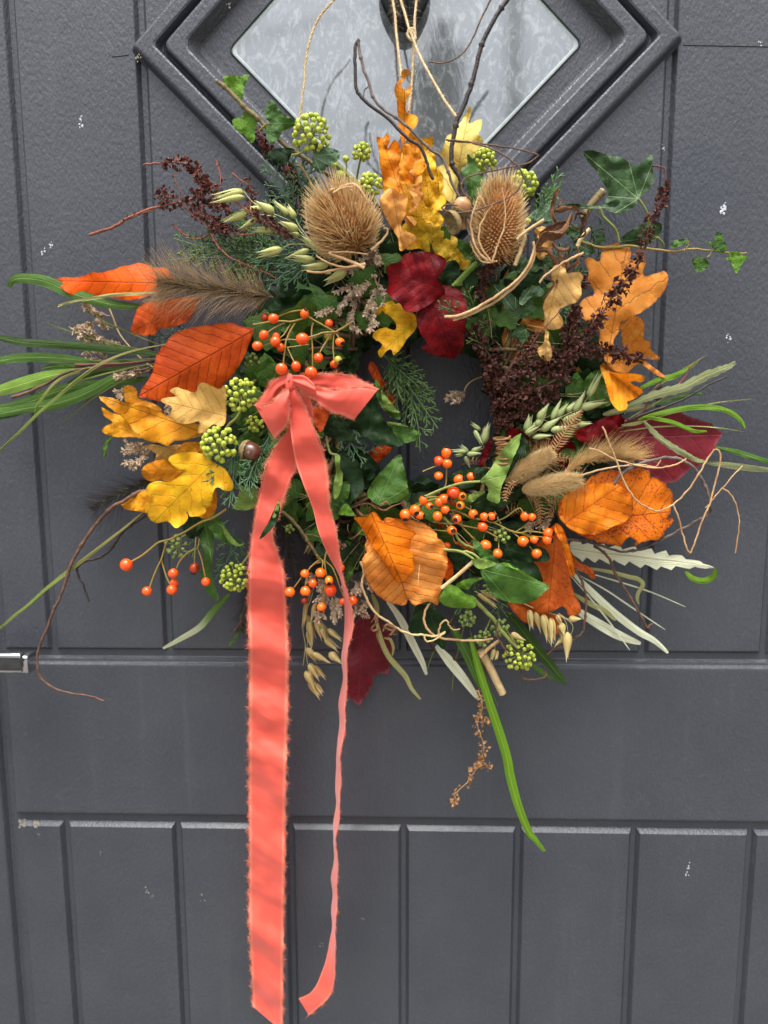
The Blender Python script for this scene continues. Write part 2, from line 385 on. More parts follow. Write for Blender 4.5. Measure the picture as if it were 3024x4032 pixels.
def glass_material():
    t = NT('frosted_swirl_glass')
    tc = t.n('ShaderNodeTexCoord')
    mp = t.n('ShaderNodeMapping'); mp.inputs['Rotation'].default_value = (0, .5, 0); mp.inputs['Scale'].default_value = (1.9, 1, 1); t.l(tc.outputs['Object'], mp.inputs['Vector'])
    n1 = t.noise(mp.outputs[0], 38, 7, .68, 2.4); n2 = t.noise(mp.outputs[0], 160, 4, .7, .8)
    m = t.ramp(t.math('ADD', t.math('MULTIPLY', n1, .7), t.math('MULTIPLY', n2, .3)), .47, .62)
    d = t.n('ShaderNodeBsdfPrincipled'); t.l(t.mix(m, srgb((92, 98, 100)), srgb((136, 141, 143))), d.inputs['Base Color']); d.inputs['Roughness'].default_value = .6; d.inputs['Specular IOR Level'].default_value = 0.0
    g = t.n('ShaderNodeBsdfGlossy'); g.inputs['Roughness'].default_value = .025; g.inputs['Color'].default_value = (.95, .98, 1, 1)
    bp = t.bump(t.math('ADD', n1, t.math('MULTIPLY', n2, .4)), .05, .0004); t.l(bp, g.inputs['Normal'])
    mx = t.n('ShaderNodeMixShader'); mx.inputs[0].default_value = .20; t.l(d.outputs[0], mx.inputs[1]); t.l(g.outputs[0], mx.inputs[2])
    t.l(mx.outputs[0], t.out.inputs['Surface']); return t.m
mb = MB(); rg = ring(HD-410*px, .006); V = [(x, -.0007, z) for x, z in rg]; V.append((DC[0], -.0007, DC[2]))
mb.add(V, [(j, (j+1) % npt, npt) for j in range(npt)])
mb.build('window_pane', glass_material(), door, smooth=False)
# seam where the moulding meets the skin
M_DARK = matt('black_gap', (14, 14, 15), (22, 22, 23), 40, .7)
for pts in ([(2690, 178), (2800, 180), (2950, 183), (3100, 186)], [(440, 223), (475, 221), (508, 215)]):
    mb = MB(); q = pxpath(pts, HP); tube(mb, q, [.0005]*len(q), 4); mb.build('hairline_seam', M_DARK, door)
# weather marks on the skin
M_MARK = matt('chalky_white_fleck', (170, 175, 178), (205, 208, 210), 300, .8)
M_MARKD = matt('pale_brown_fleck', (120, 115, 100), (150, 142, 120), 300, .8)
rg_ = random.Random(4)
def splat(x, y, r, n=5, d=HP+.0002, m=None):
    mb = MB()
    for _ in range(n):
        cx, cy_ = x+rg_.gauss(0, r*.55), y+rg_.gauss(0, r*.9); rr = r*rg_.uniform(.25, .60)
        k = 7; pt = [(cx+rr*math.cos(a*2*math.pi/k)*rg_.uniform(.5, 1.2), cy_+rr*math.sin(a*2*math.pi/k)*rg_.uniform(.6, 1.6)) for a in range(k)]
        v = PA(pt+[(cx, cy_)], [d]*k+[d+.0004]); mb.add(v, [(a, (a+1) % k, k) for a in range(k)])
    mb.build('white_mark', m or M_MARK, door)
for a in Q('a', [(530, 780, 9), (528, 830, 9), (325, 1600, 9), (285, 1650, 8)]): splat(*a)
for a in Q('c', [(1410, 1340, 10), (1390, 1390, 11), (1012, 965, 6), (1650, 280, 6)]): splat(*a)
for a in Q('f', [(1437, 530, 9), (1447, 565, 7)]): splat(*a)
for a in [(2710, 3415, 12), (2706, 3440, 10)]: splat(*a)
for a in [(580, 3505, 14), (800, 3528, 12), (600, 3530, 7), (150, 3290, 9), (395, 3365, 6), (1430, 3620, 8), (1265, 3722, 9), (2850, 3330, 5), (105, 3030, 6)]: splat(*a, n=4, m=M_MARKD)
# dirt lying on the moulding's top edge
for a in [(540, 230, 10), (90, 3243, 16), (140, 3246, 12), (905, 22, 7)]: splat(*a, n=6, d=.0147, m=M_MARKD)

# chrome lever handle reaching in from the left
M_CHROME = matt('polished_chrome', (200, 200, 202), (185, 186, 190), 20, .06, bump=0, metallic=1)
handle = MB()
def rbox(mb, c, size, bev=.002, seg=3):
    """box with rounded edges by superellipse cross-section along x"""
    cx, cyy, cz = c; sx_, sy_, sz_ = [s/2 for s in size]
    n = 20; prof_ = [(-1, .0), (-1, .86), (-.985, .96), (-.96, 1), (.96, 1), (.985, .96), (1, .86), (1, .0)]
    V = []
    for t_, k in prof_:
        for j in range(n):
            a = 2*math.pi*j/n; ca, sa_ = math.cos(a), math.sin(a)
            e = .35
            V.append((cx+sx_*t_, cyy+math.copysign(abs(ca)**e, ca)*max(sy_-bev*(1-k)*4, sy_*k), cz+math.copysign(abs(sa_)**e, sa_)*sz_*k))
    F = [(i*n+j, i*n+(j+1) % n, (i+1)*n+(j+1) % n, (i+1)*n+j) for i in range(len(prof_)-1) for j in range(n)]
    mb.add(V, F)
hd_ = .048
h1, h2 = P(-260, 2606, hd_), P(92, 2606, hd_)
rbox(handle, ((h1[0]+h2[0])/2, -hd_, (h1[2]+h2[2])/2), (h2[0]-h1[0], .010, .0195))
lever = handle.build('lever_handle', M_CHROME, door)
mb = MB(); e1 = P(104, 2607, hd_-.008)
rbox(mb, (e1[0]-.002, e1[1], e1[2]), (.016, .018, .0185)); mb.build('handle_return', M_CHROME, lever)
mb = MB(); q1, q2 = P(-260, 2612, hd_+.0052), P(84, 2612, hd_+.0052)
rbox(mb, ((q1[0]+q2[0])/2, q1[1], q1[2]), (q2[0]-q1[0], .0014, .0135)); mb.build('handle_inlay', matt('dark_mirror', (26, 27, 28), (40, 41, 42), 90, .12, spec=.9, bump=.1), lever)
mb = MB(); c = P(-240, 2606, .0)
tube(mb, [c+OUT*.004, c+OUT*.03, c+OUT*hd_], [.009, .0085, .0085], 16); mb.build('handle_stem', M_CHROME, lever)

# black urn shaped knocker hanging before the glass
M_KN = matt('black_gloss_iron', (8, 8, 9), (14, 13, 13), 50, .13, spec=.3, bump=.05)
mb = MB(); prof_ = [(-260, 26), (-230, 60), (-190, 84), (-120, 96), (-50, 96), (0, 88), (40, 74), (80, 56), (108, 38), (122, 22), (128, 6)]
V = []; n = 24
for yy, rr in crom(np.array(prof_, float), 3):
    c = P(1593, yy, .016); s = S(.016)
    for j in range(n):
        a = 2*math.pi*j/n; V.append(c + np.array([math.cos(a)*rr*s, -math.sin(a)*rr*s*.20, 0]))
m_ = len(V)//n
mb.add(V, [(i*n+j, i*n+(j+1) % n, (i+1)*n+(j+1) % n, (i+1)*n+j) for i in range(m_-1) for j in range(n)])
kn = mb.build('door_knocker', M_KN, door)
mb = MB(); c = P(1593, -200, .002); tube(mb, [c, c+OUT*.03], [.012, .010], 16); mb.build('knocker_mount', M_KN, kn)

# ------------------------------------------------------------------ what stands across the street: only seen mirrored in the pane
def PM(x, y, D):
    """the place whose mirror image in the pane shows at photo pixel (x, y), D metres in front of the door"""
    v = FWD + RT*((x-1512)/FPX) - UPV*((y-2016)/FPX)
    q = CAM + v*((DIST+D)/v[1]); q[1] = -q[1]; return q
M_FRAME = matt('dark_grey_door_frame', (60, 63, 68), (68, 70, 74), 30, .4); M_WALL = matt('pale_rendered_wall', (168, 162, 150), (182, 176, 164), 25, .9, bump=.6, bd=.003)
fr_ = empty('door_frame', (XL-.13, -.01, ZBOT), 'dark grey frame around the front door', 'door frame')
for x0_, x1_, z0_, z1_ in ((XL-.205, XL-.134, ZBOT-.1, ZTOP+.08), (XR+.134, XR+.205, ZBOT-.1, ZTOP+.08), (XL-.134, XR+.134, ZTOP+.006, ZTOP+.08)):
    mb = MB(); mb.add(*(lambda a, b: ([(a[0], a[1], a[2]), (b[0], a[1], a[2]), (b[0], b[1], a[2]), (a[0], b[1], a[2]), (a[0], a[1], b[2]), (b[0], a[1], b[2]), (b[0], b[1], b[2]), (a[0], b[1], b[2])], [(0, 3, 2, 1), (4, 5, 6, 7), (0, 1, 5, 4), (1, 2, 6, 5), (2, 3, 7, 6), (3, 0, 4, 7)]))((x0_, -.028, z0_), (x1_, .05, z1_)))
    mb.build('jamb', M_FRAME, fr_, smooth=False)
mb = MB()
for x0_, x1_, z0_, z1_ in ((-4.5, XL-.203, ZBOT-.15, 2.6), (XR+.203, 4.5, ZBOT-.15, 2.6), (XL-.203, XR+.203, ZTOP+.078, 2.6)):
    mb.add([(x0_, .02, z0_), (x1_, .02, z0_), (x1_, .02, z1_), (x0_, .02, z1_)], [(0, 1, 2, 3)])
tag(mb.build('house_wall', M_WALL, smooth=False), 'plain pale rendered house wall around the door frame', 'wall', kind='structure')
M_PAVE = matt('grey_paving', (96, 94, 90), (120, 117, 112), 3, .85)
mb = MB(); mb.add([(-40, .4, ZBOT-.15), (40, .4, ZBOT-.15), (40, -60, ZBOT-.15), (-40, -60, ZBOT-.15)], [(3, 2, 1, 0)])
g = mb.build('street_ground', M_PAVE, smooth=False); g['kind'] = 'structure'
D = 14.0
M_BR = matt('weathered_brick', (88, 66, 56), (64, 50, 44), 6, .9); M_SL = matt('slate_roof', (62, 63, 68), (46, 47, 52), 4, .7)
def box(mb, a, b):
    x0, y0, z0 = a; x1, y1, z1 = b
    mb.add([(x0, y0, z0), (x1, y0, z0), (x1, y1, z0), (x0, y1, z0), (x0, y0, z1), (x1, y0, z1), (x1, y1, z1), (x0, y1, z1)],
           [(0, 3, 2, 1), (4, 5, 6, 7), (0, 1, 5, 4), (1, 2, 6, 5), (2, 3, 7, 6), (3, 0, 4, 7)])
ch = PM(1750, 260, D); g0 = ZBOT-.15
ridge = PM(1720, 700, D)[2]; eave = ridge-1.6
house = empty('house', (ch[0], -D, g0), 'slate roofed brick house across the street, mirrored in the door glass', 'house')
wl, wr = ch[0]-1.1, ch[0]+1.0
mb = MB(); box(mb, (wl, -D-6, g0), (wr, -D, eave)); mb.build('wall', M_BR, house, smooth=False)
mb = MB(); mb.add([(wl-.2, -D+.3, eave), (wr+.2, -D+.3, eave), (wr+.2, -D-3, ridge), (wl-.2, -D-3, ridge), (wl-.2, -D-6.3, eave), (wr+.2, -D-6.3, eave)],
                  [(0, 1, 2, 3), (3, 2, 5, 4)]); mb.add([(wl-.2, -D+.3, eave), (wl-.2, -D-3, ridge), (wl-.2, -D-6.3, eave), (wr+.2, -D+.3, eave), (wr+.2, -D-3, ridge), (wr+.2, -D-6.3, eave)], [(0, 1, 2), (3, 5, 4)])
mb.build('roof', M_SL, house, smooth=False)
a = PM(1630, 430, D); b = PM(1822, 260, D); c2_ = PM(1690, 165, D); c3 = PM(1826, 170, D); t1 = PM(1720, 60, D)
mb = MB(); box(mb, (a[0], -D-1.0, eave), (b[0], -D, PM(1700, 250, D)[2])); st = mb.build('chimney', M_BR, house, smooth=False)
q1, q2 = PM(1688, 160, D), PM(1826, 160, D)
mb = MB(); box(mb, (q1[0], -D-.9, PM(1700, 252, D)[2]), (q2[0], -D-.1, PM(1700, 168, D)[2])); mb.build('chimney_cap', M_BR, st, smooth=False)
mb = MB(); q3, q4 = PM(1716, 60, D), PM(1778, 60, D)
box(mb, (q3[0], -D-.7, PM(1700, 172, D)[2]), (q4[0], -D-.3, PM(1700, 44, D)[2])); mb.build('chimney_pot', M_BR, st, smooth=False)
pole = MB(); qa, qb = PM(2012, 900, D-2), PM(2012, -700, D-2)
tube(pole, [(qa[0], -D+2, g0), (qa[0], -D+2, qb[2])], [.10, .08], 8)
tag(pole.build('utility_pole', M_BR), 'wooden utility pole across the street, mirrored in the door glass', 'pole')
wires = MB()
for (xa, ya), (xb, yb) in (((1000, 150), (1620, 30)), ((1230, 510), (1560, 470)), ((930, 170), (1300, 60))):
    p1, p2 = PM(xa, ya, D), PM(xb, yb, D); e = (p2-p1)
    pts = [p1-e*3+e*7*k/12 - np.array([0, 0, -.25*((k-6)/6)**2]) for k in range(13)]; tube(wires, pts, .012, 5)
tag(wires.build('overhead_wire', M_SL), 'thin overhead wires mirrored in the door glass', 'wire')
# bare winter tree over there
def tree(x, y, rng_):
    base = PM(x, y, D-1); root = np.array([base[0], base[1], g0])
    mb = MB(); fol = MB()
    def br(p, dr, L, r, lev):
        q = p + dr*L; tube(mb, [p, (p+q)/2+rng_.normal(0, L*.05, 3), q], [r, r*.8, r*.6], 5, cap=False)
        if lev == 0:
            for _ in range(14):
                c = q + rng_.normal(0, L*.35, 3); e1_, e2_ = rng_.normal(0, .07, 3), rng_.normal(0, .07, 3); fol.add([c, c+e1_, c+e2_], [(0, 1, 2)])
            return
        for _ in range(4): br(q, norm(dr+rng_.normal(0, .45, 3)), L*.68, r*.55, lev-1)
    h = base[2]-g0; br(root, np.array([0, 0, 1.0]), h*.35, .16, 4)
    e = empty('bare_tree', root, 'thinning tree beside the house, mirrored in the door glass', 'tree')
    mb.build('trunk', M_BR, e); fol.build('crown', matt('dull_foliage', (60, 66, 50), (44, 48, 40), 5, .8), e, kind='stuff')
tree(1620, 900, np.random.default_rng(3))
# ------------------------------------------------------------------ leaves
def inside(poly, x, y):
    px_, py_ = poly[:, 0], poly[:, 1]; qx, qy = np.roll(px_, -1), np.roll(py_, -1)
    c = ((py_[None] > y[:, None]) != (qy[None] > y[:, None])) & (x[:, None] < (qx-px_)[None]*(y[:, None]-py_[None])/((qy-py_)[None]+1e-12)+px_[None])
    return c.sum(1) % 2 == 1
def leaf_into(mb, out, base, tip, d0, d1, bend=0, fold=0, ruffle=.004, seed=1, serr=0, smooth=4, res=15, cup=0, roll=0):
    """one blade: outline, base and tip in photo pixels, its own distance from the door along the midrib (d0 base, d1 tip)"""
    out = np.array([p[:2] for p in out], float); base = np.array(base[:2], float); tip = np.array(tip[:2], float)
    ax = tip-base; L = np.linalg.norm(ax); ax /= L; pe = np.array([-ax[1], ax[0]])
    pl = crom(out, smooth, True)
    # even spacing
    seg = np.linalg.norm(np.roll(pl, -1, 0)-pl, axis=1); per = seg.sum(); n = int(max(24, min(130, per/(L/(res*1.6)))))
    cum = np.concatenate([[0], np.cumsum(seg)]); tt = np.linspace(0, per, n, endpoint=False); q = np.vstack([pl, pl[:1]])
    pl = np.column_stack([np.interp(tt, cum, q[:, 0]), np.interp(tt, cum, q[:, 1])])
    nr = np.roll(pl, -1, 0)-np.roll(pl, 1, 0); nr = np.column_stack([nr[:, 1], -nr[:, 0]]); nr = norm(nr)
    jit = np.array([mn.noise(Vector((i*.9, seed*3.1, 0))) for i in range(n)])
    pl = pl + nr*(jit*min(5, L*.010))[:, None]
    if serr: pl = pl + nr*(((np.arange(n) % 3)/2.0-.5)*serr)[:, None]
    lo, hi = pl.min(0), pl.max(0); h = L/res
    gx, gy = np.meshgrid(np.arange(lo[0], hi[0], h), np.arange(lo[1], hi[1], h*.87)); gx[1::2] += h/2
    g = np.column_stack([gx.ravel(), gy.ravel()]); g = g + np.random.default_rng(seed).normal(0, h*.08, g.shape)
    g = g[inside(pl, g[:, 0], g[:, 1])]
    if len(g):
        dd = np.sqrt(((g[:, None]-pl[None])**2).sum(-1)).min(1); g = g[dd > h*.42]
    co = [Vector(p) for p in np.vstack([pl, g])]
    r = delaunay_2d_cdt(co, [(i, (i+1) % n) for i in range(n)], [list(range(n))], 1, 1e-5)
    V = np.array([tuple(v) for v in r[0]]); F = [f for f in r[2] if len(f) == 3]
    rel = V-base; u = rel@ax/L; v = rel@pe/L
    ed = np.sqrt(((V[:, None]-pl[None])**2).sum(-1)).min(1)/L
    nz = np.array([mn.noise(Vector((a*3.3, b*3.3, seed*5.7))) for a, b in zip(u, v)])
    nz2 = np.array([mn.noise(Vector((a*9, b*9, seed*2.7))) for a, b in zip(u, v)])
    edge = 1-np.clip(ed/.16, 0, 1)
    uc = np.clip(u, -.2, 1.2); ruffle = ruffle*min(1.0, L/260.0)
    d = d0+(d1-d0)*uc + bend*4*uc*(1-uc) + fold*np.abs(v) + cup*v*v*4 + roll*v + ruffle*1.7*(nz*(.6+edge*1.1)) + ruffle*.8*nz2*(.6+edge)
    d = np.clip(d, .003, .16)
    rnd = (seed*.6180339) % 1.0
    mb.e.append(np.clip(1-ed/.075, 0, 1))
    mb.add(PA(V, d), np.array(F)[:, ::-1] if ((lambda a: (a[1][0]-a[0][0])*(a[2][1]-a[0][1])-(a[1][1]-a[0][1])*(a[2][0]-a[0][0]))(V[list(F[0])]) > 0) else F, np.column_stack([u, v, np.full(len(V), rnd*9)]))
SEED = [10]
def nseed(): SEED[0] += 1; return SEED[0]
def leaf(name, label, cat, group, mat, crop, out, base, tip, d0, d1=None, parent=None, more=(), stalk=None, stalkmat=None, **kw):
    d1 = d0 if d1 is None else d1
    out = Q(crop, out); base = Q(crop, [base])[0]; tip = Q(crop, [tip])[0]
    s = kw.pop('seed', nseed())
    if stalk is not None and parent is None:
        e = empty(name, P(base[0], base[1], d0), label, cat, group)
        mb = MB(); leaf_into(mb, out, base, tip, d0, d1, seed=s, **kw); mb.build('blade', mat, e)
        st = Q(crop, stalk); mb = MB(); tube(mb, pxpath([p[:2] for p in st], np.linspace(d0, d0-.008, len(st))), .0011, 6); mb.build('stalk', stalkmat or M_STALK, e)
        for k, (mt, o2, b2, t2, dd, kk) in enumerate(more):
            mb = MB(); leaf_into(mb, Q(crop, o2), Q(crop, [b2])[0], Q(crop, [t2])[0], dd, dd, seed=s+50+k, **kk); mb.build('rolled_or_lit_edge', mt, e)
        return e
    mb = MB(); leaf_into(mb, out, base, tip, d0, d1, seed=s, **kw)
    if parent is not None: return mb.build(name, mat, parent)
    o = mb.build(name, mat, None, loc=P(base[0], base[1], d0)); tag(o, label, cat, group)
    for k, (mt, o2, b2, t2, dd, kk) in enumerate(more):
        mb = MB(); leaf_into(mb, Q(crop, o2), Q(crop, [b2])[0], Q(crop, [t2])[0], dd, dd, seed=s+50+k, **kk); mb.build('rolled_or_lit_edge', mt, o)
    return o
def blade(mb, pts, w, d, teeth=0, fold=.35, twist=0, seed=0, taper=(.0, 1.0), k=7):
    """long narrow leaf along a photo-pixel centreline; w half width in photo pixels; d depth, one per point"""
    pts = np.asarray([p[:2] for p in pts], float); d = np.broadcast_to(np.asarray(d, float), (len(pts),))
    q = crom(np.column_stack([pts, d*1000]), k); n = len(q)
    if n < 26:
        t0 = np.linspace(0, n-1, 26); q = np.column_stack([np.interp(t0, np.arange(n), q[:, i]) for i in range(3)]); n = 26
    tg = norm(np.gradient(q[:, :2], axis=0)); nr = np.column_stack([-tg[:, 1], tg[:, 0]])
    t = np.linspace(0, 1, n)
    ww = w*np.clip(np.sin(np.pi*np.clip(t*.93+.04, 0, 1)), 0, 1)**.55
    if taper[0]: ww = w*np.minimum(1, np.clip((1-t)*3.0, .02, 1))
    cr_ = np.array([-1, -.5, 0, .5, 1.0]); V = []; A = []
    for i in range(n):
        tw = math.cos(twist*t[i]*math.pi) if twist else 1.0
        for c in cr_:
            wi = ww[i]
            if teeth and abs(c) == 1: wi = ww[i]*(1+.75*teeth*(.7+.6*mn.noise(Vector((i*.7, c, seed))))*(((i+(2 if c > 0 else 0)) % 4)/3.0-.6)) 
            off = nr[i]*c*wi*max(.25, abs(tw))
            V.append([q[i, 0]+off[0], q[i, 1]+off[1], q[i, 2]/1000 - abs(c)*wi*S()*fold*.6 + .0012*mn.noise(Vector((t[i]*5, c, seed)))])
            A.append([t[i], c, (seed*.618) % 1*9])
    V = np.array(V)
    F = [(i*5+j, i*5+j+1, (i+1)*5+j+1, (i+1)*5+j) for i in range(n-1) for j in range(4)]
    mb.add(PA(V[:, :2], np.clip(V[:, 2], .003, .2)), F, A)

# ------------------------------------------------------------------ round things
def uvball(n=12, m=8, pole=1.0):
    V = [(0, 0, 1)]; 
    for i in range(1, m):
        p = math.pi*i/m
        for j in range(n): V.append((math.sin(p)*math.cos(2*math.pi*j/n), math.sin(p)*math.sin(2*math.pi*j/n), math.cos(p)))
    V.append((0, 0, -1)); V = np.array(V, float); T = []; QD = []
    for j in range(n):
        T.append((0, 1+j, 1+(j+1) % n)); T.append((len(V)-1, 1+(m-2)*n+(j+1) % n, 1+(m-2)*n+j))
        for i in range(m-2): a = 1+i*n; QD.append((a+j, a+n+j, a+n+(j+1) % n, a+(j+1) % n))
    return V, T, QD
def ballmesh(name, mat, fn=None, n=12, m=8):
    V, T, QD = uvball(n, m); A = np.column_stack([(V[:, 2]+1)/2, V[:, 0], V[:, 1]])
    if fn: V = fn(V)
    mb = MB(); mb.add(V, T, A); mb.f.append(np.array(QD)); return mb.mesh(name, mat)
def aim(v): return Vector(v).to_track_quat('Z', 'Y')

# ------------------------------------------------------------------ feathery conifer spray
def cypress(mb, base, tip, d0, d1, width=.42, seed=0, dens=1.0):
    R = np.random.default_rng(seed)
    a, b = P(base[0], base[1], d0), P(tip[0], tip[1], d1); s = S(d0)
    ax = b-a; L = np.linalg.norm(ax); ax /= L; sd = norm(np.cross(ax, OUT)); up = np.cross(sd, ax)
    bow = R.normal(0, .05)*L
    def twig(p, dr, ln, r, side=None):
        n = max(4, int(ln/(5.2*s))); 
        pts = []; q = p.copy(); dd = dr.copy()
        for i in range(n+1):
            pts.append(q.copy()); q = q+dd*ln/n; dd = norm(dd+R.normal(0, .035, 3)+np.array([0, 0, -.012]))
        rad = np.array([r*(1.15 if i % 2 else .72) for i in range(n+1)]); rad *= np.linspace(1, .75, n+1); rad[-1] = r*.25
        tube(mb, pts, rad, 4, cap=False, rnd=R.random())
        return np.array(pts), dr
    n = int(L/(4*s)); pts = []; 
    for i in range(n+1):
        t = i/n; pts.append(a+ax*L*t+sd*bow*math.sin(math.pi*t)+up*.06*L*t*t)
    pts = np.array(pts); tube(mb, pts, np.linspace(3.2*s, 1.6*s, n+1), 4, cap=False, rnd=.5)
    k = 0; step = 25*s/dens; pos = L*.08
    while pos < L*.97:
        t = pos/L; p = pts[min(n, int(t*n))]; sg = 1 if k % 2 else -1; k += 1
        ln = L*width*(1-t)**.7*R.uniform(.75, 1.1)+18*s; ang = R.uniform(.55, .8)
        dr = norm(ax*math.cos(ang)+sd*sg*math.sin(ang)+up*R.normal(0, .16))
        bp, _ = twig(p, dr, ln, 3.3*s)
        sb = norm(np.cross(dr, up)); m = int(ln/(14*s)); 
        for j in range(1, m):
            tj = j/m; pp = bp[min(len(bp)-1, int(tj*len(bp)))]; g = 1 if j % 2 else -1
            l2 = (ln*.36*(1-tj)+12*s)*R.uniform(.7, 1.1); an = R.uniform(.55, .75)
            bq, _ = twig(pp, norm(dr*math.cos(an)+sb*g*math.sin(an)+up*R.normal(0, .18)), l2, 3.3*s)
            if l2 > 24*s:
                for z in (.35, .6, .8):
                    l3 = 11*s; twig(bq[int(z*len(bq))], norm(dr*math.cos(.2)+sb*g*R.uniform(-.4, .9)+up*R.normal(0, .2)), l3, 2.9*s)
        pos += step*R.uniform(.85, 1.15)

def hairs(mb, P0, D, L, r, bend=None, rnd=0, seg=3):
    """many thin tapering hairs at once: roots P0, unit directions D, lengths L"""
    N = len(P0); L = np.broadcast_to(np.asarray(L, float), (N,)); r = np.broadcast_to(np.asarray(r, float), (N,))
    a = norm(np.cross(D, np.array([.13, 1.0, .21]))); b = np.cross(D, a)
    th = np.array([0, 2.094, 4.189]); V = []; A = []
    bend = np.zeros((N, 3)) if bend is None else bend
    for k in range(seg+1):
        t = k/seg; c = P0+D*(L*t)[:, None]+bend*(L*t*t)[:, None]; rr = r*(1-t*.85)
        for q in th: V.append(c+(a*math.cos(q)+b*math.sin(q))*rr[:, None]); A.append(np.column_stack([np.full(N, t), np.full(N, q), np.full(N, rnd)+np.arange(N)*.137 % 1]))
    V = np.stack(V, 1); A = np.stack(A, 1); m = 3*(seg+1)
    F = []
    for k in range(seg):
        for j in range(3): F.append((k*3+j, k*3+(j+1) % 3, (k+1)*3+(j+1) % 3, (k+1)*3+j))
    F = (np.array(F)[None]+np.arange(N)[:, None, None]*m).reshape(-1, 4)
    mb.add(V.reshape(-1, 3), F, A.reshape(-1, 3))
def flakes(mb, Cn, D, size, R, shape=(1, .62), curl=.35):
    """little crumpled papery scales: 4 triangles each"""
    N = len(Cn); s = np.broadcast_to(np.asarray(size, float), (N,))[:, None]
    side = norm(np.cross(D, R.normal(0, 1, (N, 3)))); nn = np.cross(D, side)
    v = [Cn, Cn+D*s*.55+side*s*shape[1]*.6+nn*s*curl*R.uniform(-1, 1, (N, 1)), Cn+D*s*shape[0], Cn+D*s*.5-side*s*shape[1]*.6+nn*s*curl*R.uniform(-1, 1, (N, 1)), Cn+D*s*.55+nn*s*curl*.5]
    V = np.stack(v, 1).reshape(-1, 3)
    F = (np.array([(0, 1, 4), (1, 2, 4), (2, 3, 4), (3, 0, 4)])[None]+np.arange(N)[:, None, None]*5).reshape(-1, 3)
    A = np.repeat(np.column_stack([R.random(N), R.random(N), R.random(N)]), 5, 0); mb.add(V, F, A)

def dockstem(label, stems, group='dried dock seed stems in the wreath', mats=None, name='dock_seed_stem', seed=1, loc=None):
    """stems: list of (crop, path, depth, stem radius px, seed radius px, seeds per 10 px, (t0, t1) seeded stretch, flake px)"""
    R = np.random.default_rng(seed); ms, mf = mats or (M_DOCKSTEM, M_DOCK)
    st, fl = MB(), MB()
    for crop, path, d, sr_, fr_, dens, (t0, t1), fs in stems:
        pth = Q(crop, path); dd = np.linspace(d, d, len(pth)) if np.isscalar(d) else d
        q = pxpath([p[:2] for p in pth], dd, 8, 4, seed); s = S(np.mean(dd)); tube(st, q, np.linspace(sr_, sr_*.55, len(q))*s, 5, rnd=R.random())
        if dens <= 0: continue
        seg = np.linalg.norm(np.diff(q, axis=0), axis=1); tot = seg.sum(); n = int(tot/s/10*dens*(t1-t0))
        cum = np.concatenate([[0], np.cumsum(seg)])/tot
        tt = t0+(t1-t0)*R.random(n); wh = np.round(tt*tot/s/16)/(tot/s/16); tt = np.clip(wh+R.normal(0, 4, n)*s/tot, 0, 1)
        c = np.column_stack([np.interp(tt, cum, q[:, i]) for i in range(3)])
        off = norm(R.normal(0, 1, (n, 3)))*(R.random((n, 1))**.6)*fr_*s; 
        env = (.45+.55*np.sin(np.pi*np.clip((tt-t0)/(t1-t0), .03, .97)))[:, None]
        c = c+off*env*.8; D = norm(off+R.normal(0, .5, (n, 3))*fr_*s); flakes(fl, c, D, 1.55*fs*s*R.uniform(.6, 1.25, n), R, shape=(1, .5), curl=.6)
        # short pedicels
        m = max(1, n//6); hairs(st, c[:m]-off[:m]*env[:m], norm(off[:m]), np.linalg.norm(off[:m], axis=1), .7*s, seg=1)
    e = empty(name, st.v[0][0] if loc is None else loc, label, 'dried seed stem', group)
    st.build('stem', ms, e)
    if fl.n: fl.build('seeds', mf, e, kind='stuff', smooth=False)
    return e

def raceme_cluster(label, items, group='pale dried flower sprays in the wreath', seed=1, d=.07, stems=()):
    """items: (base, tip) in photo pixels; tight little papery florets on curved side shoots"""
    R = np.random.default_rng(seed); st, fl = MB(), MB(); s = S(d)
    for pts in stems: q = pxpath(pts, d-.008); tube(st, q, 3.2*s, 5)
    for b, t in items:
        a, z = P(b[0], b[1], d-.012), P(t[0], t[1], d+R.uniform(0, .012)); ax = z-a; L = np.linalg.norm(ax); ax /= L
        sag = norm(np.cross(ax, OUT))*R.normal(0, .14)*L; n = max(8, int(L/s/3)); 
        pts = np.array([a+ax*L*k/n+sag*math.sin(math.pi*k/n) for k in range(n+1)]); tube(st, pts, 1.6*s, 4, cap=False)
        m = int(n*1.9); tt = .2+.8*R.random(m); c = pts[(tt*n).astype(int)]; D = norm(norm(R.normal(0, 1, (m, 3)))*.8+ax*.9)
        hairs(fl, c, D, 21*s*R.uniform(.7, 1.2, m), 4.4*s*R.uniform(.8, 1.2, m), seg=3)
        flakes(fl, c+D*7*s, D, 13*s*R.uniform(.7, 1.2, m), R, curl=.3)
    e = empty('dried_flower_spray', P(items[0][0][0], items[0][0][1], d), label, 'dried flowers', group)
    st.build('stem', M_STRAW, e); fl.build('florets', M_FLORET, e, kind='stuff'); return e

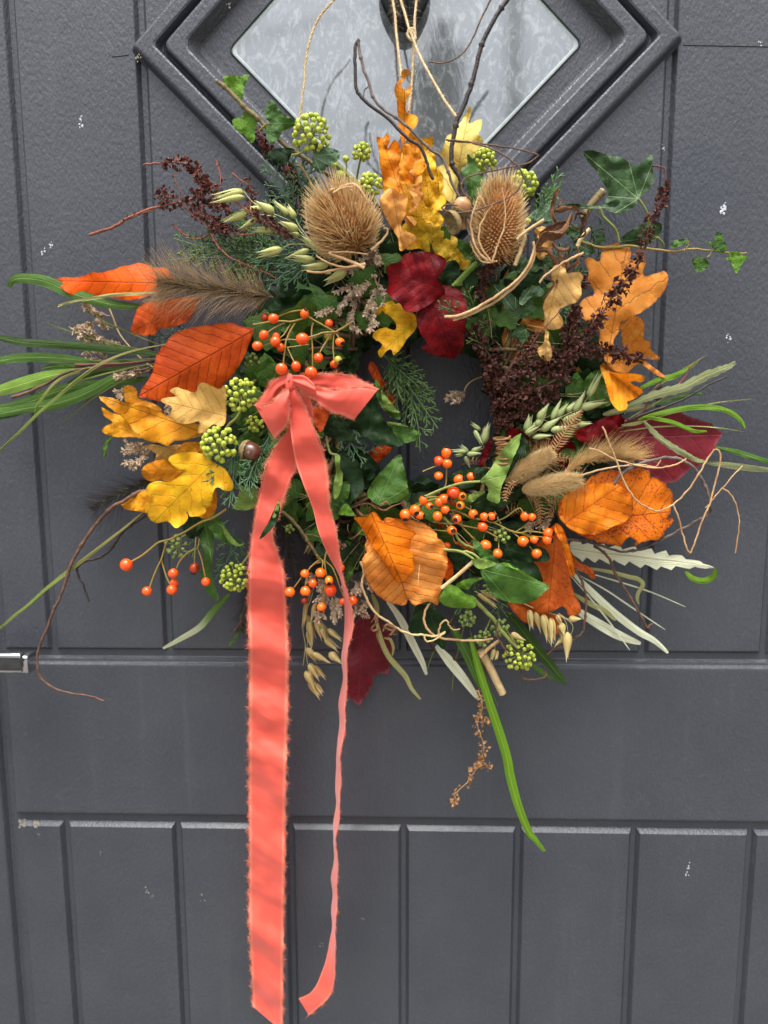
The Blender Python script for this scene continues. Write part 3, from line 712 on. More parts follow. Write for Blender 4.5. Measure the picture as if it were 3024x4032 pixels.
def plume(label, path, d, hair, n, seedn, lean, mats, name='feather_grass_head', group='bristly grass heads in the wreath', seed=1, spread=1.0, up=None, rad=9):
    R = np.random.default_rng(seed); q = pxpath(path, d, 10); s = S(np.mean(d)); ms, mh, mk = mats
    e = empty(name, q[0], label, 'grass seed head', group)
    st = MB(); tube(st, q, np.linspace(2.6, 1.4, len(q))*s, 5); st.build('stem', ms, e)
    tg = norm(np.gradient(q, axis=0)); idx = R.integers(2, len(q)-1, n); c = q[idx]; ax = tg[idx]
    rv = norm(R.normal(0, 1, (n, 3))); rv = norm(rv-ax*(rv*ax).sum(1)[:, None])
    if up is not None: rv = norm(rv+np.array(up)*1.2)
    D = norm(ax*lean+rv*spread*R.uniform(.5, 1.3, (n, 1))); L = hair*s*R.uniform(.45, 1.1, n)*(.55+.45*np.sin(np.pi*idx/len(q)))
    hb = MB(); hairs(hb, c+rv*2*s, D, L, .75*s, bend=R.normal(0, .10, (n, 3))); hb.build('bristles', mh, e, kind='stuff')
    k = seedn; idx = R.integers(1, len(q)-1, k); rv = norm(R.normal(0, 1, (k, 3))); ax = tg[idx]; sb = MB()
    hairs(sb, q[idx]+rv*rad*.3*s, norm(ax*1.1+rv*.9), 27*s*R.uniform(.7, 1.2, k), 3.6*s, seg=3); sb.build('seeds', mk, e, kind='stuff'); return e

# ------------------------------------------------------------------ berries
def hip_sprig(label, hips, stems, group='rose hip sprigs in the wreath'):
    """hips: (x, y, r px, depth, colour letter, calyx direction dx, dy, out) in photo pixels; stems: (path, radius px, depths)"""
    st = MB()
    for path, r, dd in stems: q = pxpath(path, dd, 6, 2.0, len(path)); tube(st, q, np.linspace(r, r*.8, len(q))*S(.08), 6)
    e = empty('rose_hip_sprig', st.v[0][0], label, 'rose hip sprig', group); st.build('stem', M_HIPSTEM, e)
    for x, y, r, d, cc, dx, dy, dz in hips:
        c = P(x, y, d); s = S(d); dr = norm(np.array([dx, -dz, -dy])); v_ = [.93+.14*((x*7.13+y*3.7+k9*.37) % 1) for k9 in range(3)]; h = inst('hip', HIPS[cc], e, c, (r*s*v_[0], r*s*v_[1], r*s*1.06*v_[2]), aim(dr))
        if cc != 'n':
            k = bpy.data.objects.new('calyx', CALYX); COL.objects.link(k); k.parent = h; k.location = (0, 0, .93); k.scale = (.5, .5, .42)
    return e
def umbel(label, x, y, R_, n, d, stalk, br=10, parent=None, flat=.55, mats=None, dirv=(0, 0), seed=1, group='ivy flower heads in the wreath'):
    R = np.random.default_rng(seed); s = S(d); c = P(x, y, d-.35*R_*s); st = MB(); mesh = UMB[mats or 'y']
    if parent is None: e = empty('ivy_flower_head', c, label, 'ivy flower head', group)
    else: e = empty('flower_head', c - np.array(parent.location), '', 'x'); e.parent = parent; del e['category']; del e['label']
    if stalk: q = pxpath(stalk, np.linspace(d-.35*R_*s, d-.02, len(stalk))); tube(st, q, 4.2*s, 6)
    org = np.array(e.location) + (np.array(parent.location) if parent is not None else 0)
    pos = []
    fwd_ = norm(np.array([dirv[0], -1.0, -dirv[1]])); e1 = norm(np.cross(fwd_, [0, 0, 1.0])); e2 = np.cross(e1, fwd_)
    for i in range(n):
        f = (i+.5)/n; ct = 1-f*1.12; sn = math.sqrt(max(0, 1-ct*ct)); ph = i*2.39996+R.normal(0, .12)
        dr = norm(fwd_*ct+e1*sn*math.cos(ph)+e2*sn*math.sin(ph)+R.normal(0, .05, 3)); rr = R_*s*R.uniform(.88, 1.0)-br*s
        p = c+dr*rr*np.array([1, .85, 1]); pos.append((p, dr)); tube(st, [c, c+(p-c)*.5, p], np.array([1.5, 1.4, 2.6])*s, 5, cap=False)
    if parent is None: st.build('stalk', M_UMBSTALK, e)
    else:
        o = bpy.data.objects.new('stalk', st.mesh('stalk', M_UMBSTALK, org)); COL.objects.link(o); o.parent = e
    for p, dr in pos:
        b = bpy.data.objects.new('bud', mesh); COL.objects.link(b); b.parent = e; b.location = Vector(p-org); b.scale = (br*.97*s*R.uniform(.8, 1.12),)*3
        b.rotation_mode = 'QUATERNION'; b.rotation_quaternion = aim(dr)
    return e

# ------------------------------------------------------------------ oats
def spikelet_mesh(name, mat):
    """a pair of long pointed ribbed husks along +Z, unit length, opening at the tip"""
    mb = MB(); n, m = 14, 9
    for k, (off, ang, ln) in enumerate(((.10, .0, 1.0), (-.10, math.pi, .93), (0, math.pi/2, .85))):
        V = []; A = []
        for i in range(n+1):
            t = i/n; wd = .19*max(0, math.sin(math.pi*min(1, t)**.60))**1.25*(1-.35*t)+.004
            for j in range(m):
                a = -1.75+3.5*j/(m-1); rr = wd*(1+.03*math.cos(a*9))
                x, y = math.sin(a)*rr, math.cos(a)*rr*.9+off*(.3+.9*t*t) if off >= 0 else -(math.cos(a)*rr*.9)+off*(.3+.9*t*t)
                x2, y2 = x*math.cos(0 if k < 2 else ang)-y*math.sin(0 if k < 2 else ang), x*math.sin(0 if k < 2 else ang)+y*math.cos(0 if k < 2 else ang)
                V.append((x2, y2, t*ln)); A.append((t, a, k*.3))
        F = [(i*m+j, i*m+j+1, (i+1)*m+j+1, (i+1)*m+j) for i in range(n) for j in range(m-1)]
        mb.add(V, F, A)
    return mb.mesh(name, mat)
def oats(label, crop, items, stems, d, group='oat sprays in the wreath', mesh=None, seed=1):
    R = np.random.default_rng(seed); st = MB(); s = S(d)
    for path in stems: q = pxpath([p[:2] for p in Q(crop, path)], d-.006); tube(st, q, np.linspace(2.4, 1.3, len(q))*s, 5)
    e = empty('oat_spray', st.v[0][0], label, 'oat spray', group)
    sc_ = {'l': 1.843, 'f': K, 'h': K, 'i': K, 'e': K}[crop]
    for x0, y0, x1, y1, wd in items:
        (a, b), (c, f) = Q(crop, [(x0, y0)])[0][:2], Q(crop, [(x1, y1)])[0][:2]
        dz = R.uniform(-.006, .008); p, q = P(a, b, d+dz), P(c, f, d+dz+R.uniform(-.002, .006)); L = np.linalg.norm(q-p)
        wpx = wd*1.95/sc_*s
        qt = aim(q-p) @ Vector((0, 0, 1)).rotation_difference(Vector((0, 0, 1)))
        from mathutils import Quaternion
        qt = qt @ Quaternion((0, 0, 1), R.uniform(0, 3.14))
        inst('spikelet', mesh or SPIKE, e, p, (wpx/.19*.5, wpx/.19*.5, L), qt)
    st.build('stem', M_OAT, e); return e

def fern(mb, path, d, w, seed=0, curl=0):
    q = pxpath(path, d, 10); s = S(np.mean(d)); cum = np.concatenate([[0], np.cumsum(np.linalg.norm(np.diff(q, axis=0), axis=1))]); m_ = max(6, int(cum[-1]/(10.5*s))); tt = np.linspace(0, cum[-1], m_)
    q = np.column_stack([np.interp(tt, cum, q[:, i]) for i in range(3)]); tube(mb, q, np.linspace(2.6, 1.2, len(q))*s, 4); tg = norm(np.gradient(q, axis=0)); R = np.random.default_rng(seed)
    n = len(q); 
    for i in range(1, n, 1):
        t = i/n; ln = w*s*(math.sin(math.pi*min(.97, t*.8+.16)))*1.0
        for g in (-1, 1):
            sd = norm(np.cross(tg[i], OUT))*g; dr = norm(sd+tg[i]*.45+OUT*R.uniform(-.5, .1)); cp_ = q[i]+dr*ln; nn = norm(np.cross(dr, tg[i]))
            v = [q[i]-tg[i]*2.6*s, q[i]+tg[i]*2.6*s, q[i]+dr*ln*.6+tg[i]*3.4*s+nn*ln*.12, cp_-nn*ln*.15+tg[i]*1*s, q[i]+dr*ln*.6-tg[i]*2.6*s+nn*ln*.12]
            mb.add(v, [(0, 1, 2), (0, 2, 4), (4, 2, 3)], [[t, 0, R.random()]]*5)
def curlstrip(mb, path, w, d, twist=3, seed=0):
    """withered leaf: a crinkled strip that twists along its run"""
    q = pxpath(path, d, 10); n = len(q); s = S(np.mean(d)); tg = norm(np.gradient(q, axis=0)); V = []; A = []; m = 7; ph = seed*1.7
    for i in range(n):
        t = i/(n-1); a = norm(np.cross(tg[i], OUT)); b = np.cross(tg[i], a); an = ph+twist*t+.5*math.sin(t*9+seed); ww = w*s*math.sin(math.pi*min(.98, t*.9+.07))**.7
        for j in range(m):
            c = j/(m-1)*2-1; cu = an+c*1.15; wv = 1+.22*mn.noise(Vector((t*9, c*2, seed)))
            V.append(q[i]+(a*math.cos(cu)+b*math.sin(cu))*ww*c*wv + (a*math.sin(an)-b*math.cos(an))*ww*.35*(c*c-.4)+tg[i]*ww*.3*mn.noise(Vector((t*14, c*3, seed+4)))); A.append((t, c*.4, seed*.3))
    mb.add(V, [(i*m+j, i*m+j+1, (i+1)*m+j+1, (i+1)*m+j) for i in range(n-1) for j in range(m-1)], A)
def stick(name, label, cat, group, mat, crop, path, r, d, r2=None, sides=7, knots=0, wob=3, k=8, parent=None):
    pts = Q(crop, path) if isinstance(crop, str) else path
    q = pxpath([p[:2] for p in pts], d, k, wob, nseed()); n = len(q); rr = np.linspace(r, r2 if r2 else r*.7, n)*S(np.mean(d))
    rr = rr*(1+np.array([.12*mn.noise(Vector((i*.8, SEED[0], 0))) for i in range(n)]))
    for j in range(knots): i = int((j+.6)/knots*n) % n; rr[i] *= 1.55
    mb = MB(); tube(mb, q, rr, sides, rnd=(SEED[0]*.37) % 1)
    o = mb.build(name, mat, parent, loc=None if parent is not None else q[0])
    return o if parent is not None else tag(o, label, cat, group)
# ------------------------------------------------------------------ plant materials
M_STALK = matt('green_stalk', (120, 135, 60), (150, 150, 80), 120, .5, trans=.1)
M_STRAW = matt('straw', (176, 146, 98), (204, 178, 130), 90, .65)
M_TAN = matt('tan_tendril', (158, 118, 78), (196, 160, 112), 80, .6)
M_TWIGD = matt('dark_bark', (34, 28, 26), (58, 46, 40), 120, .5, bump=.8)
M_TWIGG = matt('grey_bark', (112, 98, 90), (78, 66, 60), 110, .65, bump=.8)
M_TWIGB = matt('brown_bark', (112, 78, 58), (76, 56, 46), 110, .6, bump=.8)
M_REDST = matt('dark_red_stem', (118, 50, 46), (92, 62, 52), 90, .5)
M_WOODY = matt('woody_stem', (118, 96, 58), (92, 84, 46), 100, .6, bump=.8)
M_CUT = matt('pale_cut_wood', (206, 190, 150), (186, 160, 120), 200, .7)
M_DOCK = matt('dark_brown_husk', (66, 34, 28), (104, 60, 46), 300, .65, bump=.3, trans=.1, vary=.5)
M_DOCKR = matt('red_brown_husk', (82, 42, 36), (118, 66, 52), 300, .65, bump=.3, trans=.1, vary=.5)
M_DOCKSTEM = matt('rusty_stem', (156, 92, 66), (120, 66, 50), 120, .6)
M_DOCKSTEMD = matt('brown_stem', (84, 52, 42), (62, 40, 34), 120, .6)
M_FLORET = matt('cream_papery_floret', (240, 220, 190), (206, 178, 148), 250, .8, bump=.2, trans=.3, vary=.45)
M_FLORETW = matt('pale_papery_floret', (216, 202, 174), (172, 146, 118), 250, .8, bump=.2, trans=.15, vary=.4)
M_OAT = matt('dry_green_stalk', (176, 172, 118), (196, 186, 136), 90, .6)
M_UMBSTALK = matt('lime_pedicel', (138, 150, 70), (160, 164, 92), 120, .55, trans=.15)
M_HIPSTEM = matt('olive_hip_stem', (132, 122, 50), (150, 116, 62), 70, .5)
M_CYP = matt('conifer_green', (48, 78, 44), (72, 104, 58), 60, .6, bump=.3, trans=.12, vary=.35, along=(104, 132, 66))
M_CYPB = matt('blue_green_conifer', (52, 82, 62), (78, 112, 86), 60, .6, bump=.3, trans=.12, vary=.35, along=(98, 132, 84))
M_CYPL = matt('light_green_conifer', (92, 134, 66), (118, 160, 88), 60, .6, bump=.3, trans=.15, vary=.3)
HCOL = {'o': ((242, 94, 4), (246, 110, 6)), 'r': ((226, 62, 14), (240, 84, 14)), 'd': ((164, 50, 16), (196, 66, 20)), 'y': ((248, 126, 8), (250, 140, 14)), 'n': ((238, 76, 4), (246, 92, 6)), 'g': ((186, 160, 44), (150, 142, 50))}
def hipfn(V):
    V = V.copy(); z = V[:, 2]; V[:, :2] *= (1-.06*np.clip(z, 0, 1)**3)[:, None]; return V
HIPS = {}
for k_, (a_, b_) in HCOL.items():
    m_ = matt('hip_skin_'+{'o': 'orange', 'r': 'red', 'd': 'deep_red', 'y': 'amber', 'n': 'bright', 'g': 'green'}[k_], a_, b_, 1.3, .22, bump=0, spec=.55, coat=.35)
    HIPS[k_] = ballmesh('hip', m_, hipfn, 20, 12)
M_CALYX = matt('black_brown_calyx', (30, 22, 18), (60, 42, 30), 2, .8, bump=0)
mb = MB(); Rr = np.random.default_rng(5)
tube(mb, [(0, 0, -.25), (0, 0, .05), (0, 0, .22)], [.95, .9, .5], 10)
n_ = 16; an_ = np.linspace(0, 6.283, n_, endpoint=False); flakes(mb, np.column_stack([np.cos(an_)*.5, np.sin(an_)*.5, np.full(n_, .0)]), norm(np.column_stack([np.cos(an_)*.9, np.sin(an_)*.9, np.full(n_, .75)])), .75, Rr)
CALYX = mb.mesh('calyx', M_CALYX, smooth=False)
def budfn(V):
    V = V.copy(); z = V[:, 2]; t = np.clip(-z, 0, 1); V[:, :2] *= (1-.35*t)[:, None]; V[:, 2] = np.where(z < 0, z*1.15, z*.92); 
    V[:, :2] *= (1+.05*np.cos(5*np.arctan2(V[:, 1], V[:, 0])))[:, None]; top = np.clip((z-.82)/.18, 0, 1); V[:, 2] += top*.12; return V
def budmat(name, a, b, c):
    t = NT(name); at = t.n('ShaderNodeAttribute', attribute_name='luv'); sx = t.n('ShaderNodeSeparateXYZ'); t.l(at.outputs['Vector'], sx.inputs[0])
    oi = t.n('ShaderNodeObjectInfo'); col = t.mix(oi.outputs['Random'], srgb(a), srgb(b)); tc = t.n('ShaderNodeTexCoord'); nz = t.noise(tc.outputs['Object'], 3, 4, .6)
    col = t.mix(t.math('MULTIPLY', t.ramp(sx.outputs[0], .90, .97), .55), col, srgb(c)); col = t.mix(t.math('MULTIPLY', nz, .3), col, srgb(c))
    return t.bsdf(col, .42, t.bump(nz, .3, .08), spec=.45, trans=.12)
UMB = {'y': ballmesh('bud', budmat('yellow_green_bud', (184, 200, 62), (206, 214, 88), (134, 146, 48)), budfn, 12, 10),
       'g': ballmesh('bud', budmat('dull_green_bud', (136, 160, 74), (158, 178, 94), (100, 120, 58)), budfn, 10, 8)}
SPIKE = spikelet_mesh('spikelet', None)
def huskmat(name, a, b, c):
    t = NT(name); at = t.n('ShaderNodeAttribute', attribute_name='luv'); sx = t.n('ShaderNodeSeparateXYZ'); t.l(at.outputs['Vector'], sx.inputs[0])
    f = t.math('ABSOLUTE', t.math('SUBTRACT', t.math('FRACT', t.math('MULTIPLY', t.math('ADD', sx.outputs[1], 3.0), 2.6)), .5)); ln = t.ramp(f, .28, .06)
    col = t.mix(t.ramp(sx.outputs[0], .45, 1), srgb(a), srgb(b)); col = t.mix(t.math('MULTIPLY', ln, .65), col, srgb(c))
    return t.bsdf(col, .5, t.bump(ln, -.4, .02), spec=.35, trans=.2)
SPIKE.materials.append(huskmat('green_ribbed_husk', (190, 190, 118), (216, 210, 160), (138, 148, 76)))
SPIKEY = spikelet_mesh('spikelet', huskmat('straw_ribbed_husk', (208, 186, 122), (224, 208, 160), (160, 136, 78)))
SPIKEP = spikelet_mesh('spikelet', huskmat('pale_green_husk', (182, 190, 130), (214, 216, 174), (130, 146, 88)))
O_ = dict(kind='pin')
L_BRIGHT = leafmat('bright_orange_beech', (250, 106, 2), (240, 88, 2), (176, 60, 10), n=9, slope=.75, va=.7, trans=.25, rough=.5, spot=(190, 62, 8), sa=-.02, bump=.5)
L_CORAL = leafmat('salmon_orange_beech', (222, 96, 32), (206, 78, 26), (160, 50, 14), n=10, slope=.75, va=.7, trans=.2, rough=.5, spot=(150, 56, 20), sa=.0)
L_RUST = leafmat('rust_orange_beech', (208, 84, 10), (184, 64, 8), (132, 40, 10), n=11, slope=.85, va=.75, trans=.15, rough=.42, spot=(140, 44, 10), sa=.02, bump=.8)
L_TANOAK = leafmat('tan_oak', (222, 178, 96), (206, 158, 84), (172, 122, 56), n=6, slope=.9, va=.6, spot=(150, 104, 50), sa=.04, ss=30, rough=.6, trans=.2)
L_AMBER = leafmat('amber_oak', (232, 156, 24), (212, 124, 16), (140, 106, 20), n=6, slope=.9, va=.6, spot=(128, 92, 22), sa=.05, trans=.2, rough=.48)
L_YELLOW = leafmat('golden_yellow_oak', (250, 194, 32), (238, 164, 26), (178, 152, 30), n=6, slope=.9, va=.6, spot=(150, 120, 26), sa=.04, ss=26, trans=.2, rough=.45)
L_YDEEP = leafmat('orange_yellow_oak', (240, 168, 30), (226, 142, 24), (160, 118, 22), n=6, slope=.9, va=.5, spot=(140, 100, 24), sa=.03, trans=.2)
L_ORANGE = leafmat('orange_oak', (246, 164, 40), (236, 138, 28), (150, 84, 22), n=7, slope=.9, va=.65, spot=(146, 82, 26), sa=.0, trans=.25)
L_PEACH = leafmat('peach_tan_oak', (244, 184, 104), (232, 158, 74), (160, 104, 50), n=7, slope=.9, va=.6, spot=(164, 104, 48), sa=-.01, trans=.2)
L_PALEY = leafmat('pale_yellow_oak', (238, 212, 116), (226, 190, 88), (176, 150, 70), n=7, slope=.9, va=.55, spot=(168, 132, 58), sa=.03, trans=.25)
L_SPECK = leafmat('speckled_yellow_oak', (250, 200, 44), (236, 174, 34), (150, 120, 28), n=7, slope=.9, va=.5, spot=(134, 82, 30), sa=.10, ss=34, trans=.2)
L_OLIVEY = leafmat('olive_yellow_oak', (226, 184, 34), (190, 156, 28), (118, 104, 20), n=7, slope=.9, va=.6, spot=(112, 76, 24), sa=.07, ss=30, trans=.2)
L_RED = leafmat('dark_red_copper_leaf', (124, 9, 17), (82, 5, 12), (58, 8, 14), n=6, slope=.8, va=.55, trans=.06, rough=.45, bump=.7, spec=.25)
L_REDM = leafmat('plum_red_leaf', (120, 28, 38), (92, 18, 28), (142, 70, 76), n=9, slope=.7, va=.45, trans=.08, rough=.42, bump=.8)
L_OAKB = leafmat('amber_brown_oak', (222, 146, 56), (204, 120, 38), (150, 84, 30), n=5, slope=.95, va=.55, spot=(134, 88, 42), sa=.05, ss=26, trans=.2)
L_OAKP = leafmat('pale_peach_oak', (240, 196, 124), (228, 174, 96), (168, 116, 56), n=6, slope=.95, va=.6, spot=(168, 110, 52), sa=-.02, trans=.2)
L_MOTT = leafmat('mottled_orange_beech', (236, 126, 18), (222, 104, 12), (140, 54, 12), n=7, slope=.8, va=.7, spot=(126, 56, 18), sa=.15, ss=44, trans=.18, rough=.45)
L_SMOR = leafmat('smooth_orange_beech', (240, 138, 22), (230, 112, 14), (146, 58, 14), n=6, slope=.8, va=.75, spot=(146, 64, 18), sa=.06, ss=40, trans=.18, rough=.42)
L_PORAN = leafmat('pale_orange_round', (244, 160, 76), (236, 134, 44), (170, 90, 36), n=11, slope=.55, va=.75, spot=(176, 96, 40), sa=-.04, trans=.22, rough=.5, bump=.9)
L_HORAN = leafmat('vivid_orange_fold', (242, 136, 18), (232, 116, 10), (152, 70, 14), n=7, slope=.8, va=.7, trans=.2, rough=.42, bump=.9)
L_DORAN = leafmat('dark_orange_mottled', (216, 106, 32), (194, 82, 22), (134, 60, 22), n=7, slope=.8, va=.6, spot=(126, 62, 26), sa=.10, ss=36, trans=.15)
L_IVY = leafmat('ivy_mid_green', (72, 108, 44), (54, 86, 36), (126, 148, 92), kind='ivy', va=.55, trans=.08, rough=.38, bump=.5, back=(118, 142, 72))
L_IVYV = leafmat('ivy_green_pale_veins', (50, 78, 34), (40, 64, 34), (140, 160, 108), kind='ivy', va=.65, midw=.006, trans=.08, rough=.42, bump=.5)
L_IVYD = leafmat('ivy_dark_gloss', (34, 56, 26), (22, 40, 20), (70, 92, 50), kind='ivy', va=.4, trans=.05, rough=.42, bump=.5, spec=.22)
L_IVYB = leafmat('ivy_bright_green', (112, 156, 44), (92, 136, 40), (156, 184, 92), kind='ivy', va=.5, trans=.25, rough=.45)
L_IVYP = leafmat('ivy_pale_underside_and_lit_rim', (134, 160, 76), (118, 146, 64), (160, 180, 104), kind='ivy', va=.5, trans=.15, rough=.55)
L_IVYG = leafmat('ivy_grey_green', (78, 104, 72), (60, 86, 58), (160, 178, 138), kind='ivy', va=.7, midw=.009, trans=.1, rough=.5)
L_IVYM = leafmat('ivy_olive_green', (74, 108, 38), (52, 86, 30), (110, 140, 66), kind='ivy', va=.6, trans=.1, rough=.36)
B_GREEN = leafmat('long_leaf_green', (92, 130, 54), (72, 110, 44), (150, 172, 92), kind='blade', va=.7, trans=.2, rough=.45)
B_DARK = leafmat('long_leaf_dark', (58, 88, 28), (46, 70, 26), (104, 126, 60), kind='blade', va=.7, trans=.12, rough=.4)
B_LIGHT = leafmat('long_leaf_light', (134, 166, 66), (110, 150, 52), (178, 196, 112), kind='blade', va=.7, trans=.2, rough=.45)
B_LIME = leafmat('long_leaf_lime', (128, 172, 40), (100, 150, 34), (186, 206, 100), kind='blade', va=.6, trans=.25, rough=.4)
B_CREAM = leafmat('long_leaf_cream', (242, 243, 214), (230, 231, 192), (176, 178, 122), kind='blade', va=.7, trans=.1, rough=.55)
B_CREAMG = leafmat('long_leaf_half_cream', (84, 122, 46), (100, 134, 56), (150, 160, 100), kind='blade', va=.5, trans=.2, tipc=(206, 208, 168))
B_OLIVEC = leafmat('long_leaf_olive_cream', (196, 194, 132), (166, 164, 92), (206, 204, 150), kind='blade', va=.6, trans=.2)
B_GREYG = leafmat('long_leaf_grey_green', (152, 158, 116), (132, 142, 92), (190, 182, 120), kind='blade', va=.8, trans=.15, rough=.6)
B_GRASS = leafmat('grass_blade_green', (132, 150, 72), (116, 136, 58), (160, 170, 100), kind='blade', va=.6, trans=.2, tipc=(168, 158, 96))
L_WITH = leafmat('withered_brown_leaf', (150, 108, 74), (112, 76, 50), (176, 138, 100), n=7, va=.4, trans=.1, rough=.7, bump=1)
L_WITHD = leafmat('withered_dark_leaf', (104, 72, 54), (78, 52, 40), (130, 96, 72), n=7, va=.4, trans=.1, rough=.7, bump=1)
M_FERN = matt('dried_fern', (176, 132, 84), (150, 106, 66), 120, .7, trans=.15, vary=.3)
M_HAIRB = matt('brown_bristle', (116, 96, 64), (86, 74, 50), 100, .6, bump=0, vary=.5, along=(190, 156, 112))
M_HAIRD = matt('purple_black_bristle', (50, 42, 48), (38, 32, 36), 100, .55, bump=0, vary=.3)
M_HAIRT = matt('tan_bristle', (202, 164, 104), (178, 140, 84), 100, .6, bump=0, vary=.3)
M_SEEDB = matt('brown_green_seed', (84, 76, 44), (50, 42, 30), 200, .6, vary=.4); M_SEEDD = matt('dark_green_seed', (88, 96, 52), (58, 62, 40), 200, .6, vary=.4)
M_SEEDT = matt('straw_seed', (198, 160, 100), (176, 138, 84), 200, .6, vary=.4)
M_TEAS = matt('teasel_core', (140, 96, 52), (108, 72, 40), 250, .8); M_TEASP = matt('teasel_bract', (212, 162, 96), (184, 132, 72), 150, .6, bump=0, vary=.5, along=(240, 208, 150), trans=.1)
M_TEASO = matt('teasel_socket', (218, 166, 108), (196, 142, 88), 150, .6, bump=0, vary=.3, trans=.1)
M_FUZZ = matt('cream_fuzz', (214, 178, 120), (200, 162, 104), 100, .8, bump=0, vary=.25, trans=.15, along=(232, 204, 150))
M_MOSS = matt('moss', (66, 70, 34), (44, 46, 26), 200, .9, vary=.4)
M_CORAL = None
# ------------------------------------------------------------------ the bound ring of vines and the dark greenery packed in it
RC, RMAJ, RMIN = (1640, 1610), 435, 120
R0 = np.random.default_rng(11)
ringo = empty('vine_ring', P(RC[0], RC[1]+RMAJ, .035), 'mossy ring of wound vines that carries the wreath, bare at its inner right side', 'wreath ring')
for k in range(13):
    n = 150; t = np.linspace(0, 2*np.pi, n); ph = k/13*2*np.pi; tw = R0.choice([5, 6, 7])*R0.choice([-1, 1]); rm = RMIN*R0.uniform(.55, .95)
    rr = RMAJ+rm*np.cos(t*tw+ph); dd = .040+rm*S()*np.sin(t*tw+ph)*.9
    pts = PA(np.column_stack([RC[0]+rr*np.cos(t), RC[1]+rr*np.sin(t)]), dd); mb = MB(); tube(mb, pts, R0.uniform(6, 12)*S(), 7, cap=False, rnd=k*.1)
    mb.build('vine', M_TWIGB if k % 2 else M_WOODY, ringo)
mb = MB(); n = 7000; t = R0.uniform(0, 2*np.pi, n); f = R0.uniform(0, 2*np.pi, n); rr = RMAJ+RMIN*np.cos(f)*.9
c = PA(np.column_stack([RC[0]+rr*np.cos(t), RC[1]+rr*np.sin(t)]), .040+RMIN*S()*np.sin(f)*.8); hairs(mb, c, norm(R0.normal(0, 1, (n, 3))), 16*S()*R0.uniform(.5, 1.3, n), 1.6*S(), seg=2)
mb.build('moss', M_MOSS, ringo, kind='stuff')
ivt = np.array([(0, 0), (-.10, .22), (.02, .45), (.22, .40), (.42, .50), (.55, .28), (.8, .18), (1.0, 0), (.8, -.18), (.55, -.28), (.42, -.5), (.22, -.40), (.02, -.45), (-.10, -.22)])
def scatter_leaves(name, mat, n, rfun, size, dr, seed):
    R = np.random.default_rng(seed); mb = MB(); m = len(ivt)
    for k in range(n):
        a = R.uniform(0, 2*np.pi); r = rfun(a, R); x, y = RC[0]+r*math.cos(a), RC[1]+r*math.sin(a); 
        if 1470 < x < 1895 and 1385 < y < 1860: continue
        ori = a+R.normal(0, .9); L = size*R.uniform(.7, 1.25); e1 = np.array([math.cos(ori), math.sin(ori)]); e2 = np.array([-e1[1], e1[0]])
        if 1480 < x+e1[0]*L < 1885 and 1385 < y+e1[1]*L < 1850: continue
        d = R.uniform(*dr); tl, ro = R.normal(0, .35), R.normal(0, .4); px_ = np.array([x, y])+ivt[:, :1]*e1*L+ivt[:, 1:]*e2*L
        dd = d+(ivt[:, 0]*tl+ivt[:, 1]*ro-ivt[:, 0]**2*.25)*L*S()
        px_ = np.vstack([px_, [x+e1[0]*L*.45, y+e1[1]*L*.45]]); dd = np.append(dd, d+.45*tl*L*S()+.06*L*S()); dd = np.clip(dd, .006, .085)
        A = np.column_stack([np.append(ivt[:, 0], .45), np.append(ivt[:, 1], 0), np.full(m+1, R.random()*9)])
        mb.add(PA(px_, dd), [(j, (j+1) % m, m) for j in range(m)], A)
    return mb
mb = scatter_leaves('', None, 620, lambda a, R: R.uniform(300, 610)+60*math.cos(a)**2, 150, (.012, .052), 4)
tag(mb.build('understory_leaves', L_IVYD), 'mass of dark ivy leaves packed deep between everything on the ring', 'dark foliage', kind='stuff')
mb = scatter_leaves('', None, 170, lambda a, R: R.uniform(330, 600)+60*math.cos(a)**2, 125, (.042, .066), 9)
tag(mb.build('understory_leaves', L_IVYM), 'lighter ivy leaves filling gaps between the sprays on the ring', 'ivy foliage', kind='stuff')
mb = MB(); RS = np.random.default_rng(31); n = 420; a_ = RS.uniform(0, 6.283, n); r_ = RS.uniform(330, 560, n)
c_ = PA(np.column_stack([RC[0]+r_*np.cos(a_), RC[1]+r_*np.sin(a_)]), RS.uniform(.035, .062, n)); dr_ = np.column_stack([np.cos(a_+RS.normal(0, .6, n)), RS.normal(-.25, .2, n), -np.sin(a_+RS.normal(0, .6, n))])
keep = r_ > 380; hairs(mb, c_[keep], norm(dr_[keep]), RS.uniform(60, 170, keep.sum())*S(), 2.2*S(), bend=RS.normal(0, .3, (keep.sum(), 3)), seg=4)
tag(mb.build('understory_stems', M_STRAW), 'stray straw stems poking between the sprays on the ring', 'dry stems', kind='stuff')
R1 = np.random.default_rng(8); mb = MB()
for k in range(34):
    a = R1.uniform(0, 6.283); r = R1.uniform(380, 560); x, y = RC[0]+r*math.cos(a), RC[1]+r*math.sin(a); o = a+R1.normal(0, .7); L = R1.uniform(130, 230)
    tx, ty = x+L*math.cos(o), y+L*math.sin(o)
    if 1480 < tx < 1890 and 1390 < ty < 1860: continue
    cypress(mb, (x, y), (tx, ty), .03+.02*R1.random(), .035+.02*R1.random(), .4, k)
tag(mb.build('understory_conifer', M_CYP), 'mass of dark conifer tips packed deep between everything on the ring', 'dark foliage', kind='stuff')

